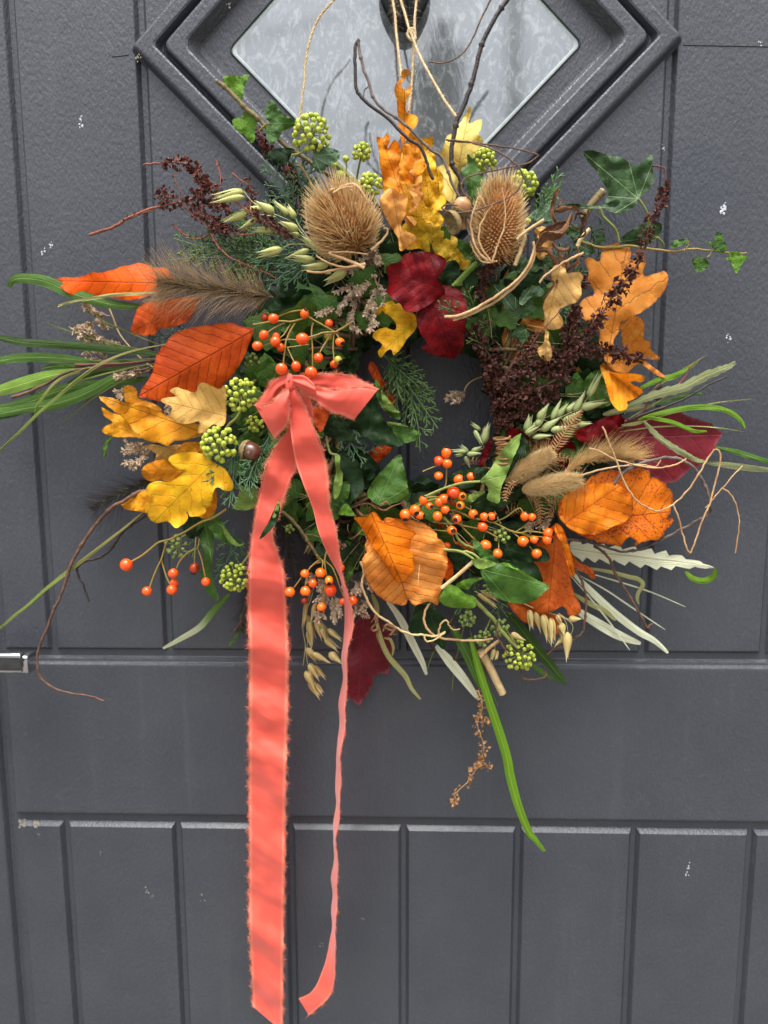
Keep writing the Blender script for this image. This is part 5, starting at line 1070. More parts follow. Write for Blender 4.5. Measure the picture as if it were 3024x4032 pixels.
leaf('beech_leaf', 'long orange leaf hanging under the right rose hips', 'leaf', GB, L_DORAN, 'o', [(690, 720), (780, 620), (830, 602), (872, 660), (902, 760), (935, 900), (925, 947), (905, 942), (930, 1050), (978, 1170), (900, 1205), (860, 1140), (760, 1185), (640, 1172), (550, 1122), (620, 1060), (700, 960), (650, 860)], (815, 600), (760, 1185), .074, .062, fold=-.05, res=18)
leaf('beech_leaf', 'bright orange rolled side of the long hanging leaf', 'leaf', GB, L_SMOR, 'o', [(800, 640), (815, 595), (860, 640), (900, 760), (936, 900), (925, 947), (905, 942), (880, 850), (850, 740)], (808, 600), (925, 945), .088, .080, fold=.08)
leaf('beech_leaf', 'darker orange leaf end above the drooping oat husks', 'leaf', GB, L_DORAN, 'o', [(498, 1110), (560, 1130), (680, 1172), (820, 1190), (860, 1200), (818, 1325), (760, 1300), (700, 1272), (600, 1242), (530, 1170)], (520, 1110), (830, 1300), .058, .048)
leaf('beech_leaf', 'small orange leaf tip by the two long cream blades', 'leaf', GB, L_DORAN, 'o', [(905, 780), (960, 850), (1040, 888), (1072, 952), (1042, 957), (1000, 920), (930, 880)], (905, 790), (1070, 955), .04)
leaf('oak_leaf', 'largest amber brown lobed leaf at the right', 'leaf', GO, L_OAKB, 'f', [(500, 40), (540, 22), (600, 52), (612, -20), (640, -62), (680, -60), (717, -78), (742, -40), (782, -62), (805, -20), (800, 42), (850, 20), (872, -20), (902, 40), (882, 142), (950, 132), (1020, 110), (1047, 150), (1032, 222), (980, 292), (900, 362), (800, 420), (742, 452), (720, 520), (690, 570), (700, 700), (640, 700), (590, 600), (600, 500), (520, 445), (470, 400), (470, 330), (505, 285), (560, 268), (560, 230), (520, 180), (528, 110)], (650, 680), (780, -60), .056, .040, bend=.006, res=22)
leaf('oak_leaf', 'pale peach lobed leaf hanging right of the small ivy leaves', 'leaf', GO, L_OAKP, 'f', [(372, 90), (385, 128), (430, 118), (480, 125), (492, 160), (475, 200), (482, 260), (450, 312), (380, 340), (330, 372), (350, 410), (363, 452), (340, 487), (300, 497), (240, 487), (225, 488), (240, 400), (228, 340), (260, 260), (285, 190), (285, 100), (330, 70)], (345, 60), (250, 490), .090, .082, fold=.02)
leaf('oak_leaf', 'narrow peach lobe dangling under the pale peach leaf', 'leaf', GO, L_OAKP, 'f', [(243, 488), (266, 510), (267, 560), (287, 620), (284, 680), (250, 702), (210, 672), (193, 620), (227, 590), (240, 540)], (255, 480), (245, 700), .084, .078)
leaf('oak_leaf', 'amber brown leaf behind the three small ivy leaves', 'leaf', GO, L_OAKB, 'N', [(1990, 1075), (2017, 1050), (2040, 1080), (2060, 1150), (2080, 1180), (2100, 1260), (2135, 1310), (2140, 1370), (2090, 1360), (2060, 1395), (2010, 1442), (1992, 1410), (1970, 1300), (1975, 1200), (1978, 1110)], (2120, 1380), (2017, 1050), .055, .045)
leaf('oak_leaf', 'amber lobe between the small ivy leaves and the pale peach leaf', 'leaf', GO, L_OAKB, 'm', [(505, 870), (540, 890), (560, 960), (620, 1040), (640, 1110), (560, 1110), (470, 1040), (520, 960)], (620, 1110), (510, 870), .058)
leaf('oak_leaf', 'dark amber spotted leaf with pointed lobes under the largest amber leaf', 'leaf', GO, L_OAKB, 'f', [(730, 440), (760, 455), (800, 412), (862, 415), (892, 470), (887, 552), (932, 575), (932, 622), (997, 685), (940, 692), (885, 682), (940, 732), (1035, 802), (980, 798), (900, 742), (850, 720), (800, 760), (760, 780), (690, 760), (640, 700), (740, 640), (745, 560), (735, 490)], (640, 720), (990, 690), .050, .042, fold=.04)
leaf('oak_leaf', 'small folded light orange lobed leaf under the spotted leaf', 'leaf', GO, L_ORANGE, 'f', [(600, 728), (650, 760), (720, 777), (820, 780), (892, 800), (878, 838), (820, 832), (805, 845), (872, 880), (880, 905), (850, 932), (800, 960), (780, 962), (782, 1002), (740, 1027), (700, 1005), (670, 960), (650, 900), (632, 830)], (603, 732), (860, 930), .078, .070, fold=.06)
leaf('oak_leaf', 'dark amber leaf end below the thick brown seed stem', 'leaf', GO, L_OAKB, 'f', [(660, 730), (760, 740), (800, 760), (760, 790), (690, 770), (560, 730), (480, 800), (445, 812), (440, 770), (490, 700), (600, 700)], (620, 700), (450, 805), .045)
leaf('beech_leaf', 'round pale orange leaf with scalloped rim at the bottom middle', 'leaf', GB, L_PORAN, 'h', [(722, 240), (760, 200), (800, 150), (840, 90), (862, 62), (960, 72), (1060, 85), (1140, 118), (1190, 165), (1200, 195), (1240, 225), (1262, 310), (1262, 400), (1235, 470), (1225, 540), (1202, 635), (1150, 612), (1100, 622), (1042, 637), (1010, 598), (982, 637), (900, 622), (830, 590), (780, 540), (742, 480), (722, 420), (705, 340), (735, 290)], (850, 70), (1010, 640), .082, .072, bend=.004, cup=.004, serr=2, ruffle=.006, res=22)
leaf('beech_leaf', 'vivid orange leaf folded in front of the round pale one', 'leaf', GB, L_HORAN, 'h', [(652, 62), (730, 55), (785, 22), (832, 80), (870, 95), (905, 85), (962, 90), (1012, 130), (1062, 180), (1040, 250), (1042, 330), (1050, 400), (1010, 450), (970, 487), (930, 482), (890, 420), (850, 350), (790, 280), (732, 180), (690, 110)], (760, 20), (965, 487), .098, .090, fold=-.06, bend=.005, res=18)
leaf('beech_leaf', 'rust brown leaf piece under the right loop of the bow', 'leaf', GB, L_CORAL, 'e', [(385, 1000), (480, 1000), (492, 1050), (440, 1162), (402, 1120), (380, 1060)], (400, 990), (440, 1162), .078)
leaf('beech_leaf', 'dark rust leaf deep behind the conifer spray by the hole', 'leaf', GB, L_RUST, 'e', [(760, 700), (800, 730), (840, 820), (890, 860), (925, 960), (900, 1000), (850, 940), (800, 850), (750, 760)], (760, 700), (920, 990), .04)
leaf('beech_leaf', 'dark rust leaf below the glossy ivy at the lower left of the hole', 'leaf', GB, L_RUST, 'e', [(760, 1280), (840, 1250), (905, 1262), (860, 1320), (805, 1365), (770, 1330)], (900, 1262), (800, 1360), .04)
leaf('beech_leaf', 'red orange leaf sliver behind the round pale leaf', 'leaf', GB, L_BRIGHT, 'h', [(1240, 300), (1280, 340), (1305, 400), (1290, 460), (1250, 475), (1235, 400)], (1245, 470), (1290, 350), .065)
leaf('beech_leaf', 'dark orange leaf behind the middle rose hips', 'leaf', GB, L_DORAN, 'h', [(1190, 120), (1240, 110), (1300, 200), (1420, 230), (1430, 290), (1340, 300), (1270, 240)], (1200, 120), (1430, 280), .055)

# ------------------------------------------------------------------ ivy leaves
leaf('ivy_leaf', 'dark green ivy leaf with pale veins, largest, at the top right', 'ivy leaf', GI, L_IVYV, 'c', [(490, 993), (560, 983), (640, 1010), (740, 1028), (800, 1068), (835, 1083), (880, 1050), (943, 1008), (945, 1090), (957, 1180), (930, 1222), (885, 1270), (852, 1297), (835, 1345), (740, 1392), (670, 1382), (622, 1350), (640, 1300), (657, 1255), (620, 1190), (572, 1110), (520, 1050)], (852, 1297), (490, 993), .055, .045, stalk=[(852, 1297), (900, 1370), (920, 1440), (922, 1480)], res=18)
leaf('ivy_leaf', 'bright green small ivy leaf, topmost at the upper left', 'ivy leaf', GI, L_IVYB, 'a', [(1462, 502), (1540, 495), (1565, 502), (1590, 490), (1627, 492), (1600, 560), (1580, 652), (1558, 662), (1520, 640), (1502, 605), (1505, 580), (1465, 548)], (1500, 588), (1627, 492), .045)
leaf('ivy_leaf', 'bright green heart shaped ivy leaf below the topmost one', 'ivy leaf', GI, L_IVYB, 'N', [(914, 478), (928, 463), (946, 464), (957, 446), (980, 431), (1003, 440), (1012, 480), (1003, 520), (1004, 545), (990, 564), (960, 532), (925, 507)], (955, 466), (995, 563), .048, stalk=[(955, 466), (965, 452), (975, 430)])
leaf('ivy_leaf', 'mid green three lobed ivy leaf left of the tallest flower head', 'ivy leaf', GI, L_IVY, 'b', [(70, 762), (78, 700), (112, 653), (150, 690), (180, 732), (240, 770), (297, 805), (245, 830), (182, 868), (160, 910), (115, 943), (85, 900), (75, 850), (102, 802)], (92, 805), (297, 805), .058, stalk=[(92, 805), (60, 830), (40, 850)])
leaf('ivy_leaf', 'dark ivy leaf edge below the three lobed leaf', 'ivy leaf', GI, L_IVYD, 'b', [(57, 1022), (110, 980), (160, 968), (262, 970), (245, 1010), (212, 1072), (170, 1070), (110, 1047)], (258, 975), (57, 1022), .055)
leaf('ivy_leaf', 'grey green ivy leaf pressed against the tallest flower head', 'ivy leaf', GI, L_IVYG, 'b', [(375, 945), (400, 920), (450, 952), (530, 975), (563, 1000), (545, 1052), (490, 1080), (450, 1122), (420, 1130), (383, 1080), (383, 1030), (392, 1000), (373, 970)], (388, 1020), (563, 1000), .072)
leaf('ivy_leaf', 'pointed dark ivy leaf left of the right teasel head', 'ivy leaf', GI, L_IVYM, 'k', [(1180, 103), (1240, 170), (1292, 250), (1332, 330), (1290, 400), (1250, 462), (1200, 462), (1172, 330), (1150, 270), (1133, 215), (1178, 180)], (1230, 462), (1180, 103), .050)
leaf('ivy_leaf', 'curled ivy leaf with pale rolled rim right of the dark red leaf', 'ivy leaf', GI, L_IVYD, 'e', [(1200, 172), (1228, 90), (1280, 43), (1330, 70), (1350, 130), (1400, 82), (1457, 50), (1457, 200), (1380, 206), (1280, 207), (1220, 190)], (1280, 205), (1400, 60), .074, more=[(L_IVYP, [(1290, 205), (1350, 140), (1400, 82), (1457, 50), (1460, 195), (1370, 206)], (1300, 205), (1457, 50), .080, dict(fold=-.05))])
leaf('ivy_leaf', 'dark wavy ivy leaf above the upper rose hips', 'ivy leaf', GI, L_IVYD, 'e', [(85, 370), (130, 310), (180, 285), (262, 270), (300, 230), (370, 240), (440, 280), (500, 322), (440, 362), (300, 382), (180, 392)], (490, 320), (85, 370), .056, ruffle=.008)
leaf('ivy_leaf', 'large dark ivy leaf behind the upper rose hips', 'ivy leaf', GI, L_IVYD, 'e', [(90, 560), (170, 480), (280, 430), (400, 500), (460, 600), (462, 700), (420, 790), (300, 810), (120, 820), (60, 700)], (420, 480), (90, 820), .050)
leaf('ivy_leaf', 'crinkled dark ivy leaf right of the upper rose hips', 'ivy leaf', GI, L_IVYD, 'e', [(575, 570), (650, 530), (722, 520), (700, 640), (682, 740), (640, 795), (590, 772), (560, 690)], (600, 790), (720, 520), .048)
leaf('ivy_leaf', 'narrow light rimmed ivy leaf curling beside the hanging conifer', 'ivy leaf', GI, L_IVYM, 'e', [(790, 820), (820, 850), (850, 930), (900, 990), (955, 1032), (952, 1085), (900, 1060), (840, 1010), (800, 930)], (800, 820), (955, 1070), .060, more=[(L_IVYP, [(830, 890), (870, 940), (925, 1010), (955, 1035), (900, 1030), (850, 1000)], (835, 890), (955, 1035), .064, {})])
leaf('ivy_leaf', 'big glossy dark ivy leaf right of the bow', 'ivy leaf', GI, L_IVYD, 'e', [(590, 1090), (680, 1030), (790, 930), (812, 1010), (850, 1090), (900, 1140), (980, 1235), (900, 1262), (760, 1210), (650, 1160)], (780, 930), (960, 1240), .066, ruffle=.006)
leaf('ivy_leaf', 'dark ivy leaf with light rim pointing to the hole', 'ivy leaf', GI, L_IVYM, 'e', [(868, 1098), (950, 1108), (1010, 1130), (1092, 1175), (1050, 1215), (985, 1235), (920, 1182)], (870, 1100), (1092, 1175), .066, more=[(L_IVYP, [(868, 1096), (950, 1106), (1010, 1128), (950, 1122), (890, 1112)], (868, 1096), (1010, 1128), .070, {})])  # pale strip along the rim: light on the leaf edge, painted as colour
leaf('ivy_leaf', 'dark ivy leaf tucked under the right bow loop', 'ivy leaf', GI, L_IVYD, 'e', [(455, 1155), (500, 1060), (560, 1045), (612, 1130), (665, 1232), (560, 1218), (480, 1192)], (520, 1050), (665, 1232), .074)
leaf('ivy_leaf', 'tall dark ivy leaf beside the right ribbon tail', 'ivy leaf', GI, L_IVYD, 'e', [(500, 1250), (560, 1280), (640, 1310), (700, 1400), (717, 1540), (660, 1600), (600, 1662), (520, 1642), (540, 1500), (520, 1350)], (500, 1250), (600, 1660), .066)
leaf('ivy_leaf', 'wavy light edged ivy leaf beside the right ribbon tail', 'ivy leaf', GI, L_IVYP, 'e', [(528, 1318), (562, 1318), (562, 1400), (582, 1440), (562, 1560), (525, 1600), (520, 1500), (535, 1420)], (545, 1310), (530, 1600), .076, stalk=[(545, 1312), (500, 1300), (480, 1240), (475, 1180)])
leaf('ivy_leaf', 'plain mid green ivy leaf standing at the bottom left of the hole', 'ivy leaf', GI, L_IVYM, 'e', [(738, 1562), (780, 1480), (850, 1400), (950, 1308), (975, 1370), (1002, 1500), (1002, 1590), (900, 1632), (820, 1640), (760, 1602)], (810, 1640), (950, 1308), .078, .070, res=17)
leaf('ivy_leaf', 'dark ivy leaf behind the plain mid green one', 'ivy leaf', GI, L_IVYD, 'e', [(620, 1250), (720, 1290), (790, 1350), (822, 1420), (750, 1480), (720, 1400), (660, 1340)], (620, 1250), (820, 1430), .058, ruffle=.008)
leaf('ivy_leaf', 'small bright ivy leaf corner below the plain mid green one', 'ivy leaf', GI, L_IVYB, 'p', [(895, 255), (960, 170), (1030, 260), (1040, 275), (960, 268)], (900, 255), (1035, 272), .074)
leaf('ivy_leaf', 'dark ivy leaf between the ribbon tail and the plain green one', 'ivy leaf', GI, L_IVYM, 'p', [(820, 0), (870, 0), (985, 0), (975, 130), (935, 160), (930, 230), (860, 215), (850, 100)], (900, -20), (930, 230), .070)
leaf('ivy_leaf', 'pale green curled ivy leaf above the middle rose hips', 'ivy leaf', GI, L_IVYP, 'o', [(313, 320), (372, 260), (420, 180), (500, 70), (587, 8), (570, 90), (532, 175), (482, 300), (452, 370), (442, 462), (400, 460), (360, 440), (372, 385), (350, 340)], (315, 325), (587, 8), .094, .086, stalk=[(315, 325), (200, 335), (80, 370), (-60, 430)], more=[(L_IVYD, [(587, 8), (622, 60), (642, 140), (560, 192), (532, 240), (478, 312), (530, 175), (570, 90)], (480, 312), (610, 40), .086, {})])
leaf('ivy_leaf', 'small pale green ivy leaf flap under the pale curled one', 'ivy leaf', GI, L_IVYP, 'o', [(218, 442), (270, 400), (352, 388), (302, 430), (262, 460)], (350, 388), (218, 442), .084)
leaf('ivy_leaf', 'dark ivy leaf behind the uppermost middle hips', 'ivy leaf', GI, L_IVYD, 'o', [(108, 300), (180, 252), (270, 235), (372, 240), (332, 310), (242, 370), (120, 345)], (370, 240), (110, 320), .062)
leaf('ivy_leaf', 'dark ivy leaf below the fuzzy seed heads', 'ivy leaf', GI, L_IVYD, 'o', [(262, 455), (330, 400), (450, 440), (560, 380), (643, 298), (620, 382), (500, 472), (380, 525), (280, 512)], (262, 480), (643, 298), .078, ruffle=.006)
leaf('ivy_leaf', 'broad dark ivy leaf among the right rose hips', 'ivy leaf', GI, L_IVYD, 'o', [(350, 645), (450, 600), (560, 580), (622, 620), (560, 700), (480, 820), (420, 800)], (350, 650), (620, 610), .066)
leaf('ivy_leaf', 'glossy dark ivy leaf with a hip dangling over it', 'ivy leaf', GI, L_IVYD, 'o', [(455, 835), (500, 740), (640, 738), (742, 768), (767, 842), (640, 852), (560, 862), (480, 852)], (470, 760), (765, 840), .080)
leaf('ivy_leaf', 'mid green ivy leaf slanting below the middle hips', 'ivy leaf', GI, L_IVYM, 'o', [(268, 698), (320, 730), (382, 770), (432, 830), (437, 860), (370, 852), (312, 812), (275, 760)], (268, 698), (437, 860), .088)
leaf('ivy_leaf', 'largest dark ivy leaf of the lower right, smooth and pointed', 'ivy leaf', GI, L_IVYM, 'o', [(318, 902), (400, 868), (500, 858), (562, 890), (660, 960), (768, 1005), (722, 1062), (650, 1112), (560, 1122), (470, 1102), (400, 1062), (348, 980)], (330, 900), (768, 1005), .098, .088, cup=-.004, bend=.006, stalk=[(330, 895), (270, 830), (180, 780), (90, 772)], more=[(L_IVYP, [(268, 832), (330, 828), (400, 850), (437, 866), (380, 882), (320, 898), (275, 872)], (275, 850), (437, 866), .104, {}), (L_IVYB, [(437, 862), (500, 858), (600, 915), (700, 975), (600, 935), (540, 895)], (437, 862), (700, 975), .101, {})])
leaf('ivy_leaf', 'dark ivy leaf lying behind the largest lower right one', 'ivy leaf', GI, L_IVYD, 'o', [(430, 830), (560, 848), (660, 848), (712, 922), (720, 987), (600, 925), (500, 880)], (430, 840), (720, 987), .082)
leaf('ivy_leaf', 'bright green ivy leaf under the tan straw at the bottom', 'ivy leaf', GI, L_IVYB, 'o', [(48, 1095), (80, 1030), (112, 998), (160, 1010), (222, 1058), (282, 1080), (283, 1147), (200, 1152), (100, 1142)], (60, 1010), (283, 1120), .080, cup=-.01)
leaf('ivy_leaf', 'half hidden bright ivy leaf right above the bottom bright one', 'ivy leaf', GI, L_IVYB, 'o', [(158, 1002), (230, 962), (342, 953), (272, 990), (232, 1032)], (342, 953), (160, 1010), .074)
leaf('ivy_leaf', 'dark ivy leaf right of the round pale orange leaf', 'ivy leaf', GI, L_IVYD, 'o', [(118, 800), (135, 740), (182, 742), (242, 800), (222, 882), (160, 905), (130, 850)], (180, 900), (140, 742), .070)
leaf('ivy_leaf', 'dark three pointed ivy leaf hanging at the bottom middle', 'ivy leaf', GI, L_IVYD, 'h', [(1058, 645), (1110, 632), (1170, 660), (1230, 700), (1285, 782), (1262, 842), (1240, 925), (1180, 880), (1082, 852), (1010, 802), (1022, 740)], (1130, 640), (1240, 925), .062)
leaf('ivy_leaf', 'long dark green ivy leaf hanging at the lower left beside a hip', 'ivy leaf', GI, L_IVYM, 'g', [(1278, 112), (1340, 68), (1392, 170), (1392, 300), (1382, 420), (1400, 500), (1432, 607), (1370, 575), (1310, 450), (1330, 300), (1300, 200)], (1330, 60), (1432, 607), .040, ruffle=.006)
leaf('ivy_leaf', 'light green ivy leaf with wavy rim left of the wide ribbon', 'ivy leaf', GI, L_IVYM, 'g', [(1348, 82), (1410, 33), (1462, 110), (1542, 210), (1602, 232), (1550, 248), (1440, 216), (1390, 170)], (1360, 50), (1602, 232), .050, more=[(L_IVYP, [(1450, 110), (1500, 170), (1560, 235), (1602, 232), (1545, 250), (1480, 200)], (1450, 110), (1602, 232), .054, {})])
leaf('ivy_leaf', 'pale green ivy leaf left of the ribbon under the conifer', 'ivy leaf', GI, L_IVYP, 'n', [(1138, 1280), (1182, 1180), (1175, 1132), (1240, 1138), (1302, 1150), (1320, 1240), (1280, 1292), (1230, 1307), (1160, 1302)], (1290, 1150), (1140, 1285), .066)
leaf('ivy_leaf', 'dark ivy leaf laid across the wide ribbon tail', 'ivy leaf', GI, L_IVYD, 'h', [(38, 207), (60, 150), (100, 80), (150, -30), (172, -12), (160, 60), (122, 130)], (165, -30), (38, 207), .108, more=[(L_IVYP, [(120, 60), (150, -30), (172, -60), (165, 0), (140, 60)], (120, 60), (172, -60), .110, {})])
leaf('ivy_leaf', 'narrow small ivy leaf, highest of the three beside the amber leaf', 'ivy leaf', GI, L_IVYG, 'm', [(264, 778), (310, 795), (352, 812), (420, 862), (452, 920), (430, 992), (370, 962), (328, 900)], (430, 985), (264, 778), .072)
leaf('ivy_leaf', 'small ivy leaf bent over at the right of the three', 'ivy leaf', GI, L_IVYG, 'm', [(448, 905), (480, 820), (560, 783), (612, 800), (637, 855), (540, 866), (482, 922)], (455, 915), (637, 855), .078)
leaf('ivy_leaf', 'small pale veined ivy leaf, lowest of the three', 'ivy leaf', GI, L_IVYV, 'm', [(428, 1012), (440, 950), (500, 912), (532, 878), (562, 950), (530, 1012), (470, 1022)], (500, 920), (440, 1015), .076)
leaf('ivy_leaf', 'tiny ivy leaf alone on the amber leaf', 'ivy leaf', GI, L_IVYV, 'f', [(23, 532), (60, 480), (97, 448), (112, 490), (135, 500), (133, 542), (100, 582), (60, 555)], (120, 500), (23, 532), .076)
leaf('ivy_leaf', 'flat ivy leaf seen edge on above the withered brown leaves', 'ivy leaf', GI, L_IVYV, 'm', [(742, 212), (800, 190), (870, 188), (950, 200), (1050, 200), (1150, 155), (1183, 180), (1140, 215), (1050, 222), (940, 225), (840, 215)], (1040, 215), (742, 212), .066, stalk=[(1040, 220), (1060, 280), (1130, 350), (1160, 400), (1175, 465)])
leaf('ivy_leaf', 'dull ivy leaf right of the teasel head', 'ivy leaf', GI, L_IVYG, 'm', [(523, 272), (600, 210), (652, 190), (702, 222), (712, 310), (650, 332), (560, 322)], (560, 322), (690, 200), .056)
leaf('ivy_leaf', 'variegated ivy leaf below the withered brown leaves', 'ivy leaf', GI, L_IVYV, 'f', [(40, 100), (80, 60), (112, 30), (170, 10), (235, 50), (222, 92), (150, 132), (80, 127)], (60, 110), (235, 50), .052)
leaf('ivy_leaf', 'long pale veined ivy leaf behind the thin seed stem', 'ivy leaf', GI, L_IVYV, 'm', [(1178, 463), (1230, 400), (1330, 342), (1400, 325), (1478, 330), (1482, 390), (1440, 440), (1380, 492), (1300, 492), (1230, 482)], (1450, 430), (1178, 463), .040, stalk=[(1450, 430), (1490, 470), (1500, 505)])
leaf('ivy_leaf', 'mid green ivy leaf behind the withered curl', 'ivy leaf', GI, L_IVYV, 'm', [(790, 380), (830, 340), (900, 350), (920, 400), (860, 430), (800, 425)], (800, 430), (915, 370), .050)
leaf('ivy_leaf', 'green ivy leaf peeping under the small folded orange leaf', 'ivy leaf', GI, L_IVYM, 'f', [(495, 830), (560, 765), (620, 765), (650, 870), (680, 960), (640, 1000), (560, 1000), (510, 920)], (600, 990), (560, 765), .056)
leaf('ivy_leaf', 'dark ivy leaf under the oat husks on the right', 'ivy leaf', GI, L_IVYD, 'f', [(480, 960), (560, 950), (700, 1000), (760, 1050), (640, 1070), (500, 1060)], (480, 1000), (760, 1050), .05)
leaf('ivy_leaf', 'dark ivy leaf under the left teasel head', 'ivy leaf', GI, L_IVYD, 'b', [(840, 1530), (900, 1500), (960, 1560), (960, 1640), (880, 1640), (840, 1600)], (870, 1640), (940, 1520), .050)
leaf('ivy_leaf', 'dark ivy leaf between the yellow leaf and the right teasel', 'ivy leaf', GI, L_IVYM, 'k', [(1048, 702), (1120, 720), (1190, 760), (1235, 860), (1200, 880), (1150, 840), (1090, 770)], (1230, 880), (1048, 702), .066)
leaf('ivy_leaf', 'dark ivy leaf behind the ivy flower heads left of the bow', 'ivy leaf', GI, L_IVYD, 'n', [(1310, 520), (1380, 400), (1400, 120), (1480, 90), (1520, 200), (1440, 330), (1360, 470)], (1440, 100), (1320, 520), .045)
leaf('ivy_leaf', 'green ivy leaf under the withered leaves, pointing down', 'ivy leaf', GI, L_IVYV, 'm', [(560, 560), (600, 520), (660, 560), (700, 640), (640, 690), (600, 640)], (620, 520), (640, 690), .050)
leaf('ivy_leaf', 'dull green ivy leaf right under the cut stick', 'ivy leaf', GI, L_IVYG, 'm', [(840, 480), (900, 430), (960, 470), (1000, 540), (930, 560), (870, 540)], (860, 480), (1000, 540), .045)
leaf('ivy_leaf', 'little pale veined ivy leaf above the largest amber leaf', 'ivy leaf', GI, L_IVYV, 'm', [(998, 440), (1020, 400), (1060, 390), (1078, 440), (1060, 480), (1020, 480)], (1040, 480), (1060, 390), .045)
leaf('ivy_leaf', 'dark ivy leaf low between the florets and the cream blades', 'ivy leaf', GI, L_IVYM, 'h', [(620, 230), (660, 200), (680, 280), (660, 400), (610, 500), (600, 400)], (650, 200), (610, 500), .048)
leaf('ivy_leaf', 'dark ivy leaf left of the loose hips behind the golden leaf', 'ivy leaf', GI, L_IVYD, 'g', [(1180, 60), (1290, 40), (1340, 100), (1300, 180), (1240, 200), (1190, 130)], (1320, 60), (1190, 150), .040)
leaf('oak_leaf', 'tan curled leaf half hidden between teasel and pale peach leaf', 'leaf', GO, L_OAKP, 'm', [(560, 380), (620, 350), (680, 400), (700, 480), (650, 560), (600, 600), (560, 520), (590, 450)], (600, 600), (620, 350), .062, ruffle=.010, fold=.06)
# ivy sprigs with several leaves on one stem
sp = empty('ivy_vine', P(*Q('c', [(460, 1570)])[0], .045), 'thin ivy shoot with little leaves reaching furthest right over the door', 'ivy shoot', 'ivy shoots in the wreath')
mb = MB(); tube(mb, pxpath(Q('c', [(440, 1560), (540, 1600), (650, 1620), (800, 1608), (940, 1630), (1100, 1642), (1200, 1625), (1350, 1640), (1500, 1655), (1560, 1650)]), .045, 8, 3, 2), np.linspace(6.5, 3, 73)*S(), 6); mb.build('stem', M_HIPSTEM, sp)
for o_, b_, t_, m_ in (([(1065, 1622), (1080, 1575), (1130, 1562), (1182, 1560), (1172, 1590), (1110, 1612)], (1175, 1570), (1065, 1622), L_IVYM), ([(1290, 1575), (1345, 1582), (1350, 1540), (1365, 1518), (1402, 1530), (1408, 1570), (1433, 1600), (1420, 1642), (1372, 1652), (1332, 1612)], (1405, 1580), (1290, 1575), L_IVYM)):
    leaf('leaf', None, None, None, m_, 'c', o_, b_, t_, .048, parent=sp)
leaf('leaf', None, None, None, L_IVYB, 'f', [(1420, 28), (1450, 20), (1445, -12), (1500, -15), (1535, 10), (1573, 20), (1532, 60), (1492, 127), (1460, 62)], (1500, -15), (1492, 127), .048, parent=sp)
leaf('leaf', None, None, None, L_IVYM, 'f', [(1203, 38), (1232, 18), (1280, 22), (1312, 58), (1302, 92), (1240, 122), (1212, 80)], (1290, 25), (1240, 122), .044, parent=sp)
for p_ in ([(1175, 1570), (1178, 1600), (1150, 1640)], [(1300, 1680), (1320, 1665), (1330, 1640)]):
    mb = MB(); tube(mb, pxpath(Q('c', p_), .046), 2*S(), 5); mb.build('stalk', M_HIPSTEM, sp)
stick('ivy_branch', 'woody ivy stem running down from the upper left ivy leaves', 'ivy stem', 'ivy shoots in the wreath', M_WOODY, 'N', [(856, 320), (905, 362), (965, 425), (1010, 460), (1065, 520), (1120, 570), (1180, 610), (1245, 655), (1300, 690), (1390, 735), (1440, 800), (1500, 860)], 8.5, .05, 8, knots=9)
stick('ivy_branch', 'green ivy stem carrying the lower left flower heads', 'ivy stem', 'ivy shoots in the wreath', M_STALK, 'n', [(1390, 290), (1330, 340), (1250, 410), (1190, 470), (1190, 600), (1100, 700), (1040, 800)], 8, .062, 6)
stick('ivy_branch', 'thick green ivy stem slanting at the bottom right', 'ivy stem', 'ivy shoots in the wreath', M_STALK, 'o', [(270, 1090), (330, 1150), (400, 1220), (450, 1290), (500, 1350), (560, 1410)], 9, .066, 7)
stick('ivy_branch', 'green flower stalk branching right below the grey green ivy leaf', 'ivy stem', 'ivy shoots in the wreath', M_STALK, 'b', [(480, 1020), (560, 1090), (620, 1150), (680, 1200), (760, 1260), (800, 1330)], 7.5, .058, 6)
stick('ivy_branch', 'green stalk crossing behind the middle rose hips', 'ivy stem', 'ivy shoots in the wreath', M_STALK, 'h', [(1240, 60), (1290, 120), (1340, 210), (1400, 250), (1450, 265)], 6, .080, 5)
stick('ivy_branch', 'pale green curved stalk into the largest lower right ivy leaf', 'ivy stem', 'ivy shoots in the wreath', M_UMBSTALK, 'h', [(1240, 270), (1340, 285), (1410, 290), (1470, 330)], 6, .090, 5)
umbel('ivy flower head, tallest, in front of the pane at the upper left', 1226, 530, 82, 42, .075, [(1226, 560), (1190, 600), (1150, 610)], 11.5, seed=1, flat=.6)
umbel('small ivy flower head on a straight stalk before the pane', 1424, 600, 42, 22, .062, [(1424, 610), (1412, 660), (1402, 720)], 9, seed=2)
umbel('round ivy flower head between left teasel and orange leaves', 1458, 728, 52, 28, .078, [(1450, 745), (1400, 720)], 10, seed=3)
umbel('ivy flower head behind the pale yellow leaf', 1912, 628, 50, 26, .045, [(1900, 650), (1860, 700)], 9.5, seed=4)
umbel('ivy flower head right behind the right teasel head', 2062, 728, 62, 26, .045, [(2040, 760), (1980, 820)], 11.5, seed=5)
umbel('ivy flower head, upper of the two large ones left of the bow', 946, 1555, 76, 36, .085, None, 11, seed=6)
umbel('ivy flower head, lower of the two large ones left of the bow', 864, 1748, 82, 40, .098, None, 12, seed=7)
umbel('small loose ivy flower head above the two large ones', 1003, 1425, 44, 14, .060, [(1010, 1440), (1030, 1480)], 9.5, mats='g', seed=8)
umbel('tiny ivy flower head tucked beside the bow', 1030, 1465, 30, 10, .058, None, 10.5, mats='g', seed=9)
umbel('ivy flower head half behind the left bow loop', 1005, 1668, 40, 13, .070, [(1010, 1680), (990, 1730)], 9.5, seed=10)
